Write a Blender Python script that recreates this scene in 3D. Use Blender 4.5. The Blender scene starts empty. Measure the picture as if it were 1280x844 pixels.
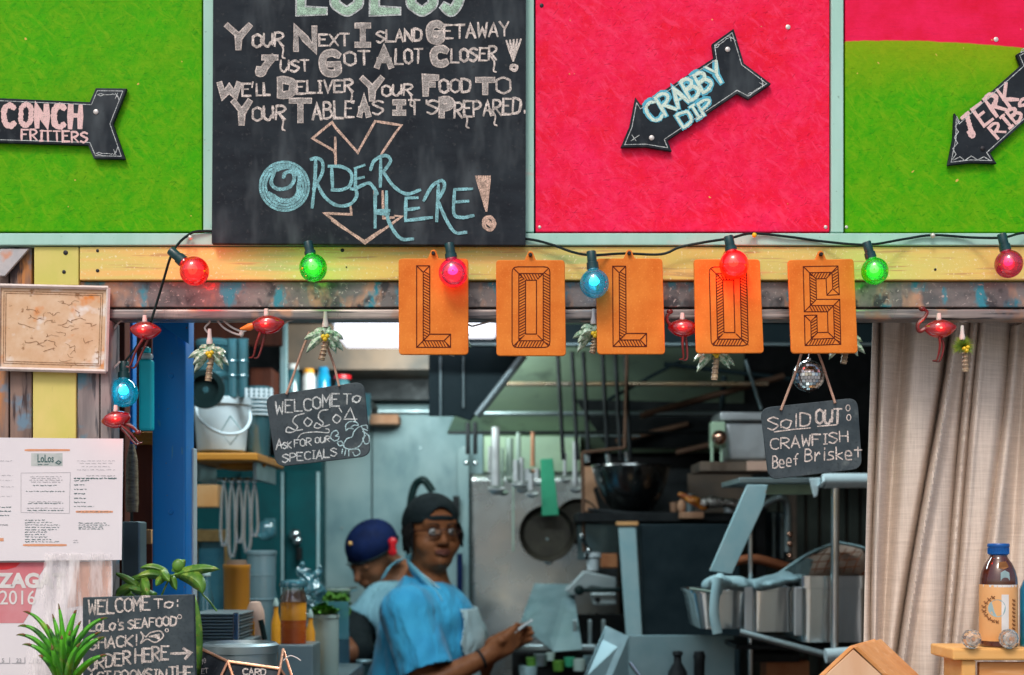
import bpy, bmesh, math, random
import numpy as np
from mathutils import Vector, Matrix
R = math.radians
rnd = random.Random(7)
sc = bpy.context.scene
C = sc.collection

# ------------------------------------------------------------------ camera
LENS, CAM_Y, CAM_Z, HORIZON = 50.0, -2.311, 1.5, 680.0   # level camera, lens shifted upward
FPX = 1280 * LENS / 36.0
cam_data = bpy.data.cameras.new("camera")
cam = bpy.data.objects.new("camera", cam_data)
C.objects.link(cam)
cam.location = (0, CAM_Y, CAM_Z)
cam.rotation_euler = (R(90), 0, 0)
cam_data.lens = LENS
cam_data.sensor_width = 36
cam_data.shift_y = (HORIZON - 422) / 1280
cam_data.clip_start, cam_data.clip_end = 0.05, 800
cam_data.dof.use_dof = True
cam_data.dof.focus_distance = -CAM_Y + 0.0
cam_data.dof.aperture_fstop = 4.4
sc.camera = cam

# ------------------------------------------------------------------ sky and sun
SUN_EL, SUN_AZ = 52, 200          # bright haze, sun in front of the shop, to the left
world = bpy.data.worlds.new("World")
sc.world = world
world.use_nodes = True
wn = world.node_tree
wn.nodes.clear()
sky = wn.nodes.new("ShaderNodeTexSky")
sky.sky_type = 'NISHITA'
sky.sun_disc = False
sky.sun_elevation = R(SUN_EL)
sky.sun_rotation = R(SUN_AZ)
sky.air_density, sky.dust_density, sky.ozone_density = 1.0, 4.0, 1.0
bg = wn.nodes.new("ShaderNodeBackground")
bg.inputs[1].default_value = 0.15
wo = wn.nodes.new("ShaderNodeOutputWorld")
wn.links.new(sky.outputs[0], bg.inputs[0])
wn.links.new(bg.outputs[0], wo.inputs[0])
sl = bpy.data.lights.new("sun", 'SUN')
sl.energy = 1.4
sl.angle = R(14)
sl.color = (1.0, 0.93, 0.86)
sun = bpy.data.objects.new("sun", sl)
C.objects.link(sun)
az = R(SUN_AZ)
sd = Vector((math.sin(az) * math.cos(R(SUN_EL)), math.cos(az) * math.cos(R(SUN_EL)), math.sin(R(SUN_EL))))
sun.rotation_euler = sd.to_track_quat('Z', 'Y').to_euler()
sun.location = sd * 20

sc.view_settings.view_transform = 'Standard'
sc.view_settings.look = 'None'
sc.view_settings.gamma = 1
sc.view_settings.exposure = 0.0
sc.render.engine = 'CYCLES'
sc.cycles.max_bounces = 7
sc.cycles.transparent_max_bounces = 12
sc.cycles.sample_clamp_indirect = 4
sc.cycles.use_denoising = True
sc.cycles.caustics_reflective = False
sc.cycles.caustics_refractive = False

# ------------------------------------------------------------------ helpers
def S(Y):                       # metres covered by one photograph pixel at depth Y
    return (Y - CAM_Y) / FPX
def P(px, py, Y=0.0):
    k = S(Y)
    return Vector(((px - 640) * k, Y, CAM_Z - (py - HORIZON) * k))

def catmull(pts, closed=False, n=6):
    pts = [Vector(p) for p in pts]
    if len(pts) < 3:
        return pts
    out = []
    N = len(pts)
    rng = N if closed else N - 1
    for i in range(rng):
        if closed:
            p0, p1, p2, p3 = pts[(i - 1) % N], pts[i], pts[(i + 1) % N], pts[(i + 2) % N]
        else:
            p1, p2 = pts[i], pts[i + 1]
            p0 = pts[i - 1] if i else p1 + (p1 - p2)
            p3 = pts[i + 2] if i + 2 < N else p2 + (p2 - p1)
        for k in range(n):
            t = k / n
            out.append(0.5 * ((2 * p1) + (p2 - p0) * t + (2 * p0 - 5 * p1 + 4 * p2 - p3) * t * t + (3 * p1 - p0 - 3 * p2 + p3) * t ** 3))
    if not closed:
        out.append(pts[-1])
    return out

class MB:
    """collects geometry in world coordinates, builds one mesh object"""
    def __init__(self):
        self.v, self.f = [], []
    def add(self, vs, fs):
        b = len(self.v)
        self.v += [Vector(x) for x in vs]
        self.f += [tuple(b + i for i in f) for f in fs]
        return self
    def box(self, c, size, rot=None):
        hx, hy, hz = size[0] / 2, size[1] / 2, size[2] / 2
        vs = [Vector((x, y, z)) for x in (-hx, hx) for y in (-hy, hy) for z in (-hz, hz)]
        if rot is not None:
            vs = [rot @ v for v in vs]
        return self.add([v + Vector(c) for v in vs], [(0, 1, 3, 2), (4, 6, 7, 5), (0, 4, 5, 1), (2, 3, 7, 6), (0, 2, 6, 4), (1, 5, 7, 3)])
    def pbox(self, x0, y0, x1, y1, Y, depth):
        """box whose front face covers the given pixels at depth Y"""
        a, b = P(x0, y0, Y), P(x1, y1, Y)
        return self.box(((a.x + b.x) / 2, Y + depth / 2, (a.z + b.z) / 2), (abs(b.x - a.x), depth, abs(a.z - b.z)))
    def prism(self, pts, depth, vec=(0, 1, 0)):
        """closed outline (3d points) pushed along vec by depth"""
        n = len(pts)
        d = Vector(vec).normalized() * depth
        pts = [Vector(p) for p in pts]
        vs = pts + [p + d for p in pts]
        fs = [tuple(range(n))[::-1], tuple(range(n, 2 * n))]
        fs += [(i, (i + 1) % n, n + (i + 1) % n, n + i) for i in range(n)]
        return self.add(vs, fs)
    def tube(self, pts, r, n=10, closed=False, flat=1.0, up=None):
        pts = [Vector(p) for p in pts]
        N = len(pts)
        rs = r if isinstance(r, (list, tuple)) else [r] * N
        if len(rs) != N:
            rs = [rs[0] + (rs[-1] - rs[0]) * i / (N - 1) for i in range(N)]
        vs, fs = [], []
        prev = None
        for i in range(N):
            if closed:
                t = pts[(i + 1) % N] - pts[i - 1]
            else:
                t = pts[min(i + 1, N - 1)] - pts[max(i - 1, 0)]
            t.normalize()
            if prev is None:
                u = Vector(up) if up else (Vector((0, 0, 1)) if abs(t.z) < .9 else Vector((0, 1, 0)))
            else:
                u = prev
            a = (u - t * u.dot(t)).normalized()
            prev = a
            b = t.cross(a)
            for k in range(n):
                th = 2 * math.pi * k / n
                vs.append(pts[i] + a * math.cos(th) * rs[i] * flat + b * math.sin(th) * rs[i])
        for i in range(N if closed else N - 1):
            for k in range(n):
                j = (i + 1) % N
                fs.append((i * n + k, i * n + (k + 1) % n, j * n + (k + 1) % n, j * n + k))
        if not closed:
            fs.append(tuple(range(n))[::-1])
            fs.append(tuple((N - 1) * n + k for k in range(n)))
        return self.add(vs, fs)
    def lathe(self, base, prof, n=28, axis=(0, 0, 1), sx=1, sy=1, cap=True):
        """prof: (radius, height) along axis from base"""
        ax = Vector(axis).normalized()
        q = Vector((0, 0, 1)).rotation_difference(ax)
        base = Vector(base)
        vs, fs = [], []
        for (r, h) in prof:
            for k in range(n):
                th = 2 * math.pi * k / n
                vs.append(base + q @ Vector((math.cos(th) * r * sx, math.sin(th) * r * sy, h)))
        for i in range(len(prof) - 1):
            for k in range(n):
                fs.append((i * n + k, i * n + (k + 1) % n, (i + 1) * n + (k + 1) % n, (i + 1) * n + k))
        if cap:
            fs.append(tuple(range(n))[::-1])
            fs.append(tuple((len(prof) - 1) * n + k for k in range(n)))
        return self.add(vs, fs)
    def ball(self, c, r, n=20, m=12, sc3=(1, 1, 1), rot=None):
        vs, fs = [], []
        for i in range(m + 1):
            ph = math.pi * i / m
            rr = max(math.sin(ph), 1e-3)
            for k in range(n):
                th = 2 * math.pi * k / n
                v = Vector((rr * math.cos(th) * r * sc3[0], rr * math.sin(th) * r * sc3[1], math.cos(ph) * r * sc3[2]))
                if rot is not None:
                    v = rot @ v
                vs.append(v + Vector(c))
        for i in range(m):
            for k in range(n):
                fs.append((i * n + k, (i + 1) * n + k, (i + 1) * n + (k + 1) % n, i * n + (k + 1) % n))
        return self.add(vs, fs)
    def build(self, name, mat, parent=None, bevel=0, smooth=False, label=None, kind=None, seg=2, group=None, cat=None, sub=0):
        org = Vector((0, 0, 0))
        p = parent
        while p is not None:
            org += p.location
            p = p.parent
        me = bpy.data.meshes.new(name)
        loc = Vector((0, 0, 0))
        if parent is None:        # a thing that is one mesh: origin at its base
            xs = [v.x for v in self.v]; ys = [v.y for v in self.v]; zs = [v.z for v in self.v]
            loc = Vector(((min(xs) + max(xs)) / 2, (min(ys) + max(ys)) / 2, min(zs)))
            org = loc
        me.from_pydata([v - org for v in self.v], [], self.f)
        me.validate()
        bm = bmesh.new(); bm.from_mesh(me)
        bmesh.ops.recalc_face_normals(bm, faces=bm.faces)
        bm.to_mesh(me); bm.free()
        if mat is not None:
            me.materials.append(mat)
        o = bpy.data.objects.new(name, me)
        o.location = loc
        C.objects.link(o)
        if parent is not None:
            o.parent = parent
        if smooth:
            me.polygons.foreach_set('use_smooth', [True] * len(me.polygons))
            try:
                me.set_sharp_from_angle(angle=R(42))
            except Exception:
                pass
        if sub:
            m = o.modifiers.new("subdiv", 'SUBSURF'); m.levels = m.render_levels = sub
        if bevel:
            m = o.modifiers.new("bevel", 'BEVEL')
            m.width = bevel; m.segments = seg; m.limit_method = 'ANGLE'; m.angle_limit = R(40)
        if label: o['label'] = label
        if kind: o['kind'] = kind
        if group: o['group'] = group
        if cat: o['category'] = cat
        return o

def thing(name, label, cat, loc, group=None):
    o = bpy.data.objects.new(name, None)
    o.empty_display_size = 0.05
    C.objects.link(o)
    o.location = loc
    o['label'] = label; o['category'] = cat
    if group: o['group'] = group
    return o

def copy_tree(o, loc=None, parent=None, label=None):
    c = o.copy()
    C.objects.link(c)
    c.parent = parent
    if loc is not None: c.location = loc
    if label: c['label'] = label
    for ch in list(o.children):
        copy_tree(ch, parent=c)
    return c

# ------------------------------------------------------------------ signed distance bodies (smooth union, surface nets)
def sdf_mesh(prims, h, pad=0.03):
    """prims: ('c', p0, r0, p1, r1, k[, (sx,sy,sz)]) tapered capsule | ('e', centre, (rx,ry,rz), rot3x3 or None, k) | ('-e', ...) carve"""
    lo = np.array([1e9] * 3); hi = -lo
    for q in prims:
        if q[0] == 'c':
            for p, r in ((q[1], q[2]), (q[3], q[4])):
                lo = np.minimum(lo, np.array(p) - r); hi = np.maximum(hi, np.array(p) + r)
        elif q[0] == 'e':
            m = max(q[2]); lo = np.minimum(lo, np.array(q[1]) - m); hi = np.maximum(hi, np.array(q[1]) + m)
    lo -= pad; hi += pad
    n = np.ceil((hi - lo) / h).astype(int) + 1
    D = np.full(n, 0.05, np.float32)
    ax = [lo[i] + h * np.arange(n[i]) for i in range(3)]
    for q in prims:
        if q[0] == 'c':
            p0, r0, p1, r1, k = np.array(q[1], float), q[2], np.array(q[3], float), q[4], q[5]
            m = max(r0, r1) + k + 0.03
            l = np.minimum(p0, p1) - m; u = np.maximum(p0, p1) + m
        else:
            p0, rr, rot, k = np.array(q[1], float), np.array(q[2], float), q[3], q[4]
            m = rr.max() + k + 0.03
            l = p0 - m; u = p0 + m
        i0 = np.clip(((l - lo) / h).astype(int), 0, n); i1 = np.clip(((u - lo) / h).astype(int) + 2, 0, n)
        if (i1 <= i0).any():
            continue
        X, Y, Z = np.meshgrid(ax[0][i0[0]:i1[0]], ax[1][i0[1]:i1[1]], ax[2][i0[2]:i1[2]], indexing='ij')
        if q[0] == 'c':
            d = p1 - p0
            L2 = max((d * d).sum(), 1e-9)
            t = np.clip(((X - p0[0]) * d[0] + (Y - p0[1]) * d[1] + (Z - p0[2]) * d[2]) / L2, 0, 1)
            dd = np.sqrt((X - p0[0] - t * d[0]) ** 2 + (Y - p0[1] - t * d[1]) ** 2 + (Z - p0[2] - t * d[2]) ** 2) - (r0 + (r1 - r0) * t)
        else:
            x, y, z = X - p0[0], Y - p0[1], Z - p0[2]
            if rot is not None:
                M = np.array(rot.transposed())
                x, y, z = M[0, 0] * x + M[0, 1] * y + M[0, 2] * z, M[1, 0] * x + M[1, 1] * y + M[1, 2] * z, M[2, 0] * x + M[2, 1] * y + M[2, 2] * z
            g = np.sqrt((x / rr[0]) ** 2 + (y / rr[1]) ** 2 + (z / rr[2]) ** 2)
            g2 = np.sqrt((x / rr[0] ** 2) ** 2 + (y / rr[1] ** 2) ** 2 + (z / rr[2] ** 2) ** 2) + 1e-9
            dd = g * (g - 1) / g2
        A = D[i0[0]:i1[0], i0[1]:i1[1], i0[2]:i1[2]]
        if q[0][0] == '-':
            hh = np.maximum(k - np.abs(A + dd), 0) / k
            A[...] = np.maximum(A, -dd) + hh * hh * k * 0.25
        else:
            hh = np.maximum(k - np.abs(A - dd), 0) / k
            A[...] = np.minimum(A, dd) - hh * hh * k * 0.25
    ins = D < 0
    shp = tuple(n - 1)
    acc = np.zeros(shp + (3,), np.float32); cnt = np.zeros(shp, np.float32)
    corners = [(i, j, k) for i in (0, 1) for j in (0, 1) for k in (0, 1)]
    def sub(A, c):
        return A[c[0]:c[0] + shp[0], c[1]:c[1] + shp[1], c[2]:c[2] + shp[2]]
    for a in corners:
        for axn in range(3):
            if a[axn]: continue
            b = list(a); b[axn] = 1
            da, db = sub(D, a), sub(D, b)
            m = sub(ins, a) != sub(ins, b)
            t = np.where(m, da / np.where(m, da - db, 1), 0)
            cnt += m
            for c in range(3):
                acc[..., c] += np.where(m, a[c] + (t if c == axn else 0), 0)
    act = cnt > 0
    idx = np.full(shp, -1, np.int64)
    idx[act] = np.arange(act.sum())
    ijk = np.argwhere(act)
    V = lo + h * (ijk + acc[act] / cnt[act][:, None])
    F = []
    for axn in range(3):
        o1, o2 = [(1, 2), (2, 0), (0, 1)][axn]
        sl0 = [slice(None)] * 3; sl1 = [slice(None)] * 3
        sl0[axn] = slice(0, -1); sl1[axn] = slice(1, None)
        m = ins[tuple(sl0)] != ins[tuple(sl1)]
        e = np.argwhere(m)
        e = e[(e[:, o1] > 0) & (e[:, o2] > 0) & (e[:, o1] < shp[o1]) & (e[:, o2] < shp[o2])]
        def g(d1, d2):
            q = e.copy(); q[:, o1] += d1; q[:, o2] += d2
            return idx[q[:, 0], q[:, 1], q[:, 2]]
        quad = np.stack([g(-1, -1), g(0, -1), g(0, 0), g(-1, 0)], 1)
        flip = ~ins[e[:, 0], e[:, 1], e[:, 2]]
        quad[flip] = quad[flip][:, ::-1]
        F.append(quad)
    return V, np.concatenate(F)

def sdf_obj(name, prims, h, mat, parent, cut=None, label=None, sm=2, warp=None):
    V, F = sdf_mesh(prims, h)
    org = Vector((0, 0, 0)); p = parent
    while p is not None:
        org += p.location; p = p.parent
    if warp is not None:
        V = warp(V)
    if cut is not None:
        cen = V[F].mean(axis=1)
        F = F[cut(cen)]
        used = np.unique(F)
        mp = np.full(len(V), -1); mp[used] = np.arange(len(used))
        V = V[used]; F = mp[F]
    me = bpy.data.meshes.new(name)
    me.from_pydata((V - np.array(org)).tolist(), [], F.tolist())
    me.polygons.foreach_set('use_smooth', [True] * len(me.polygons))
    me.materials.append(mat)
    o = bpy.data.objects.new(name, me)
    C.objects.link(o)
    o.parent = parent
    if label: o['label'] = label
    if cut is not None:
        m = o.modifiers.new("cloth", 'SOLIDIFY'); m.thickness = 0.004; m.offset = 1
    if sm:
        m = o.modifiers.new("smooth", 'SMOOTH'); m.iterations = sm; m.factor = 0.5
    return o
# ------------------------------------------------------------------ materials
def new_mat(name):
    m = bpy.data.materials.new(name)
    m.use_nodes = True
    nt = m.node_tree
    bs = nt.nodes['Principled BSDF']
    return m, nt, bs

def coords(nt, stretch=(1, 1, 1), rot=(0, 0, 0), warp=0):
    tc = nt.nodes.new('ShaderNodeTexCoord')
    mp = nt.nodes.new('ShaderNodeMapping')
    mp.inputs['Scale'].default_value = stretch
    mp.inputs['Rotation'].default_value = rot
    nt.links.new(tc.outputs['Object'], mp.inputs[0])
    return mp.outputs[0]

def noise(nt, vec, scale, detail=4, rough=.6):
    n = nt.nodes.new('ShaderNodeTexNoise')
    n.inputs['Scale'].default_value = scale
    n.inputs['Detail'].default_value = detail
    n.inputs['Roughness'].default_value = rough
    nt.links.new(vec, n.inputs['Vector'])
    return n.outputs['Fac']

def ramp(nt, fac, lo, hi, a=0.0, b=1.0):
    r = nt.nodes.new('ShaderNodeMapRange')
    r.inputs[1].default_value = lo; r.inputs[2].default_value = hi
    r.inputs[3].default_value = a; r.inputs[4].default_value = b
    nt.links.new(fac, r.inputs[0])
    return r.outputs[0]

def mixc(nt, fac, a, b):
    m = nt.nodes.new('ShaderNodeMix'); m.data_type = 'RGBA'
    for s, v in ((0, fac), (6, a), (7, b)):
        if hasattr(v, 'links') or isinstance(v, bpy.types.NodeSocket):
            nt.links.new(v, m.inputs[s])
        else:
            m.inputs[s].default_value = v if s == 0 else (*v, 1)
    return m.outputs[2]

def math2(nt, op, a, b):
    m = nt.nodes.new('ShaderNodeMath'); m.operation = op
    for i, v in enumerate((a, b)):
        if isinstance(v, bpy.types.NodeSocket): nt.links.new(v, m.inputs[i])
        else: m.inputs[i].default_value = v
    return m.outputs[0]

def bump(nt, bs, h, strength=.3, dist=.002):
    b = nt.nodes.new('ShaderNodeBump')
    b.inputs['Strength'].default_value = strength
    b.inputs['Distance'].default_value = dist
    nt.links.new(h, b.inputs['Height'])
    nt.links.new(b.outputs[0], bs.inputs['Normal'])

def pm(name, c1, c2=None, scale=20, stretch=(1, 1, 1), rough=.6, metal=0, bm_=.2, bd=.001, lo=.35, hi=.65, spots=(), spec=None, rvar=.1, trans=0, coat=0, alpha=1, sheen=0):
    """two-tone procedural surface; spots: (colour, scale, lo, hi, stretch)"""
    m, nt, bs = new_mat(name)
    v = coords(nt, stretch)
    n = noise(nt, v, scale, 6)
    c2 = c2 or tuple(x * .8 for x in c1)
    col = mixc(nt, ramp(nt, n, lo, hi), c1, c2)
    for sp in spots:
        sv = coords(nt, sp[4] if len(sp) > 4 else (1, 1, 1))
        col = mixc(nt, ramp(nt, noise(nt, sv, sp[1], 3), sp[2], sp[3]), col, sp[0])
    nt.links.new(col, bs.inputs['Base Color'])
    n2 = noise(nt, v, scale * 3, 3)
    nt.links.new(ramp(nt, n2, .3, .7, max(rough - rvar, .02), min(rough + rvar, 1)), bs.inputs['Roughness'])
    bs.inputs['Metallic'].default_value = metal
    bs.inputs['Specular IOR Level'].default_value = spec if spec is not None else (.5 if (rough < .41 or metal > .4) else .16)
    bs.inputs['Transmission Weight'].default_value = trans
    bs.inputs['Coat Weight'].default_value = coat
    bs.inputs['Alpha'].default_value = alpha
    if sheen: bs.inputs['Sheen Weight'].default_value = sheen
    if bm_: bump(nt, bs, n2, bm_, bd)
    return m

def see_through(name, tint, gloss=.1, rough=.05, body=0.0, body_col=None, glow=0, glow_col=None):
    """coloured clear plastic or glass: tinted transparency, some translucent body, clear reflection"""
    m, nt, bs = new_mat(name)
    nt.nodes.remove(bs)
    out = nt.nodes['Material Output']
    tr = nt.nodes.new('ShaderNodeBsdfTransparent'); tr.inputs[0].default_value = (*tint, 1)
    gl = nt.nodes.new('ShaderNodeBsdfGlossy'); gl.inputs['Roughness'].default_value = rough
    fr = nt.nodes.new('ShaderNodeLayerWeight'); fr.inputs[0].default_value = .35
    last = tr.outputs[0]
    if body:
        tl = nt.nodes.new('ShaderNodeBsdfTranslucent'); tl.inputs[0].default_value = (*(body_col or tint), 1)
        df = nt.nodes.new('ShaderNodeBsdfDiffuse'); df.inputs[0].default_value = (*(body_col or tint), 1)
        mm = nt.nodes.new('ShaderNodeMixShader'); mm.inputs[0].default_value = .5
        nt.links.new(tl.outputs[0], mm.inputs[1]); nt.links.new(df.outputs[0], mm.inputs[2])
        m1 = nt.nodes.new('ShaderNodeMixShader'); m1.inputs[0].default_value = body
        nt.links.new(last, m1.inputs[1]); nt.links.new(mm.outputs[0], m1.inputs[2])
        last = m1.outputs[0]
    m2 = nt.nodes.new('ShaderNodeMixShader')
    nt.links.new(ramp(nt, fr.outputs['Fresnel'], 0, 1, gloss, 1), m2.inputs[0])
    nt.links.new(last, m2.inputs[1]); nt.links.new(gl.outputs[0], m2.inputs[2])
    last = m2.outputs[0]
    if glow:
        em = nt.nodes.new('ShaderNodeEmission'); em.inputs[0].default_value = (*(glow_col or tint), 1); em.inputs[1].default_value = glow
        ad = nt.nodes.new('ShaderNodeAddShader')
        nt.links.new(last, ad.inputs[0]); nt.links.new(em.outputs[0], ad.inputs[1])
        last = ad.outputs[0]
    nt.links.new(last, out.inputs[0])
    return m

def emit(name, col, strength):
    m, nt, bs = new_mat(name)
    bs.inputs['Base Color'].default_value = (*col, 1)
    bs.inputs['Emission Color'].default_value = (*col, 1)
    bs.inputs['Emission Strength'].default_value = strength
    return m

def osb(name, base, dark, second=None, hi_=None, lo_=None):
    hi_ = hi_ or tuple(min(x * 1.3 + .02, .95) for x in base); lo_ = lo_ or tuple(x * .6 for x in base)
    """thick paint over strand board: short strands lying in all directions, worn yellow flecks"""
    m, nt, bs = new_mat(name)
    hs = []
    for i, a in enumerate((.35, 1.35, 2.4)):
        v = coords(nt, (1, 1, 1), (0, a, 0))
        mp = nt.nodes.new('ShaderNodeMapping'); mp.inputs['Scale'].default_value = (1, 1, 5)
        mp.inputs['Location'].default_value = (i * 3.1, 0, i)
        nt.links.new(v, mp.inputs[0])
        vo = nt.nodes.new('ShaderNodeTexVoronoi'); vo.inputs['Scale'].default_value = 22
        nt.links.new(mp.outputs[0], vo.inputs['Vector'])
        sp = nt.nodes.new('ShaderNodeSeparateColor')
        nt.links.new(vo.outputs['Color'], sp.inputs[0])
        hs.append(sp.outputs[0])
    h = math2(nt, 'MAXIMUM', math2(nt, 'MAXIMUM', hs[0], hs[1]), hs[2])
    v = coords(nt)
    big = noise(nt, v, 11, 8, .7)
    mid = noise(nt, v, 34, 6, .75)
    fine = noise(nt, v, 260, 3)
    gr = noise(nt, coords(nt, (1, 1, 9), (0, .5, 0)), 30, 5)
    col = mixc(nt, ramp(nt, big, .38, .62), base, dark)
    col = mixc(nt, ramp(nt, mid, .50, .64, 0, .5), col, hi_)
    col = mixc(nt, ramp(nt, mid, .48, .36, 0, .55), col, lo_)
    col = mixc(nt, ramp(nt, noise(nt, v, 190, 3, .6), .56, .68, 0, .6), col, lo_)
    col = mixc(nt, ramp(nt, noise(nt, coords(nt, (1.3, 1, 1), (0, .8, 0)), 120, 3, .7), .60, .70, 0, .6), col, hi_)
    col = mixc(nt, ramp(nt, h, .90, 1.0, 0, .22), col, hi_)
    col = mixc(nt, ramp(nt, gr, .55, .75, 0, .4), col, tuple(x * .65 for x in base))
    for j, (an, sc_, t0, t1, cc_, am) in enumerate(((.5, 19, .57, .66, lo_, .5), (-.6, 23, .57, .67, hi_, .6), (1.2, 21, .58, .67, lo_, .45), (2.1, 27, .58, .68, hi_, .6), (.1, 70, .63, .68, tuple(x * .5 for x in lo_), .45), (.9, 60, .64, .68, tuple(x * .5 for x in lo_), .4))):
        mp2 = nt.nodes.new('ShaderNodeMapping'); mp2.inputs['Scale'].default_value = (1, 1, 4.5); mp2.inputs['Location'].default_value = (j * 2.3, 0, j)
        nt.links.new(coords(nt, (1, 1, 1), (0, an, 0)), mp2.inputs[0])
        fl_ = noise(nt, mp2.outputs[0], sc_, 3, .55)
        col = mixc(nt, ramp(nt, fl_, t0, t1, 0, am), col, cc_)
    if second:
        tc = nt.nodes.new('ShaderNodeTexCoord')
        sx = nt.nodes.new('ShaderNodeSeparateXYZ')
        nt.links.new(tc.outputs['Object'], sx.inputs[0])
        z0, x0, b2, d2 = second
        # wavy paint line: height falls slowly to the right
        dx = math2(nt, 'SUBTRACT', sx.outputs[0], x0)
        curve = math2(nt, 'MULTIPLY', math2(nt, 'MULTIPLY', dx, dx), .25)
        edge = math2(nt, 'ADD', math2(nt, 'ADD', sx.outputs[2], curve), ramp(nt, noise(nt, v, 30, 3), 0, 1, -.002, .002))
        top = ramp(nt, edge, z0 - .0012, z0 + .0012)
        c2 = mixc(nt, ramp(nt, big, .3, .7), b2, d2)
        c2 = mixc(nt, ramp(nt, gr, .55, .75, 0, .4), c2, tuple(x * .65 for x in b2))
        rubbed = ramp(nt, edge, z0 - .09, z0, 0, .45)
        col = mixc(nt, rubbed, col, (.42, .36, .01))
        col = mixc(nt, top, col, c2)
    fl = noise(nt, v, 70, 2, .4)
    col = mixc(nt, ramp(nt, fl, .76, .78), col, (.70, .45, .10))
    nt.links.new(col, bs.inputs['Base Color'])
    bs.inputs['Roughness'].default_value = .5
    bs.inputs['Specular IOR Level'].default_value = .06
    hh = math2(nt, 'ADD', math2(nt, 'MULTIPLY', h, .6), math2(nt, 'ADD', math2(nt, 'MULTIPLY', fine, .25), math2(nt, 'MULTIPLY', gr, .6)))
    bump(nt, bs, hh, .32, .0013)
    return m

M = {}
M['green'] = osb('lime_paint', (.06, .40, .003), (.11, .36, .004), hi_=(.17, .42, .008), lo_=(.03, .33, .004))
M['pink'] = osb('pink_paint', (.90, .020, .10), (.84, .012, .040), hi_=(.93, .05, .135), lo_=(.79, .010, .055))
M['mint'] = pm('mint_paint', (.36, .62, .53), (.42, .68, .60), 30, (1, 1, .2), .55, bm_=.2, spots=[((.25, .42, .35), 120, .68, .75), ((.60, .52, .47), 14, .66, .8, (1, 1, 3))])
M['slate'] = pm('blackboard', (.011, .015, .021), (.022, .030, .038), 12, (1, 1, 2), .75, bm_=.1, spots=[((.075, .09, .10), 10, .50, .80, (2, 1, .6)), ((.035, .04, .045), 160, .6, .7)], rvar=.08)
M['slate2'] = pm('small_slate', (.035, .05, .06), (.07, .09, .10), 22, (1, 1, 1), .8, bm_=.1, spots=[((.15, .18, .18), 30, .6, .85), ((.035, .045, .05), 200, .55, .7)])
def chalk(name, c, solid=0):
    m, nt, bs = new_mat(name)
    v = coords(nt)
    n = noise(nt, v, 620, 2, .7)
    n2 = noise(nt, v, 95, 4, .7)
    f = math2(nt, 'MULTIPLY', ramp(nt, n, .36 - .1 * solid, .56 - .1 * solid), ramp(nt, n2, .36, .58, .3 + .5 * solid, 1))
    nt.links.new(mixc(nt, f, tuple(x * .25 + .02 for x in c), c), bs.inputs['Base Color'])
    bs.inputs['Roughness'].default_value = .95
    return m
M['chalk'] = chalk('chalk_white', (.84, .74, .68))
M['chalk_fill'] = chalk('chalk_grey', (.50, .46, .43))
M['chalk_warm'] = chalk('chalk_peach', (.80, .56, .44))
M['chalk_blue'] = chalk('chalk_blue', (.30, .66, .72))
M['chalk_green'] = chalk('chalk_green', (.48, .72, .55))
M['chalk_pink'] = chalk('chalk_pink', (.82, .56, .54), 1)
M['chalk_cool'] = chalk('chalk_cool', (.70, .76, .76))
M['chalk_blue_w'] = chalk('chalk_ice_blue', (.50, .74, .78))
M['chalk_blue2'] = chalk('chalk_bright_blue', (.10, .46, .62), 1)
M['chalk_green2'] = chalk('chalk_pale_green', (.66, .82, .72), 1)
M['yellow'] = pm('yellow_board_paint', (.80, .58, .15), (.66, .60, .19), 3, (1, 1, 2), .5, bm_=.25, bd=.0006, lo=.4, hi=.6, spots=[((.84, .54, .18), 6, .50, .62, (.35, 1, 6)), ((.50, .56, .20), 9, .56, .68, (.4, 1, 5)), ((.58, .36, .14), 60, .60, .66, (.15, 1, 3)), ((.80, .42, .16), 12, .62, .72, (.3, 1, 6)), ((.82, .74, .42), 220, .60, .68)])
M['yellowv'] = pm('yellow_plank_paint', (.62, .58, .15), (.76, .62, .22), 5, (2, 1, 1), .55, bm_=.25, bd=.0006, spots=[((.35, .28, .1), 50, .7, .76, (4, 1, .4))])
M['beam'] = pm('weathered_steel_paint', (.10, .105, .11), (.26, .23, .22), 14, (.6, 1, 1.4), .42, 0, .35, .0008, spots=[((.46, .27, .18), 17, .52, .64, (1.1, 1, .6)), ((.04, .25, .33), 21, .55, .64, (1.2, 1, .7)), ((.06, .06, .065), 30, .55, .66, (1, 1, .8)), ((.40, .36, .34), 150, .60, .68)], coat=.2)
M['lip'] = pm('scuffed_steel_lip', (.36, .30, .27), (.12, .12, .13), 4, (1, 1, .5), .35, .3, .3, .0006, spots=[((.50, .42, .38), 20, .52, .66, (.3, 1, 6)), ((.05, .05, .055), 40, .56, .64, (.2, 1, 4)), ((.42, .24, .16), 14, .56, .66)])
M['grey_wood'] = pm('grey_worn_plank', (.36, .31, .30), (.20, .18, .18), 18, (2.2, 1, .25), .7, bm_=.4, spots=[((.10, .25, .33), 16, .55, .66), ((.45, .26, .16), 14, .58, .7, (2, 1, .6)), ((.09, .09, .1), 40, .55, .66, (2, 1, .3))])
M['brown_wood'] = pm('brown_worn_plank', (.30, .20, .16), (.16, .12, .11), 16, (2.2, 1, .25), .65, bm_=.4, spots=[((.52, .22, .08), 12, .52, .64, (2, 1, .5)), ((.16, .25, .33), 18, .56, .66), ((.07, .05, .05), 40, .56, .66, (2, 1, .3))])
M['brace'] = pm('brace_metal', (.50, .47, .47), (.28, .32, .36), 20, rough=.4, metal=.2, spots=[((.6, .3, .2), 18, .62, .7)])
M['dark'] = pm('dark_backing', (.018, .018, .02), rough=.8)
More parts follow.
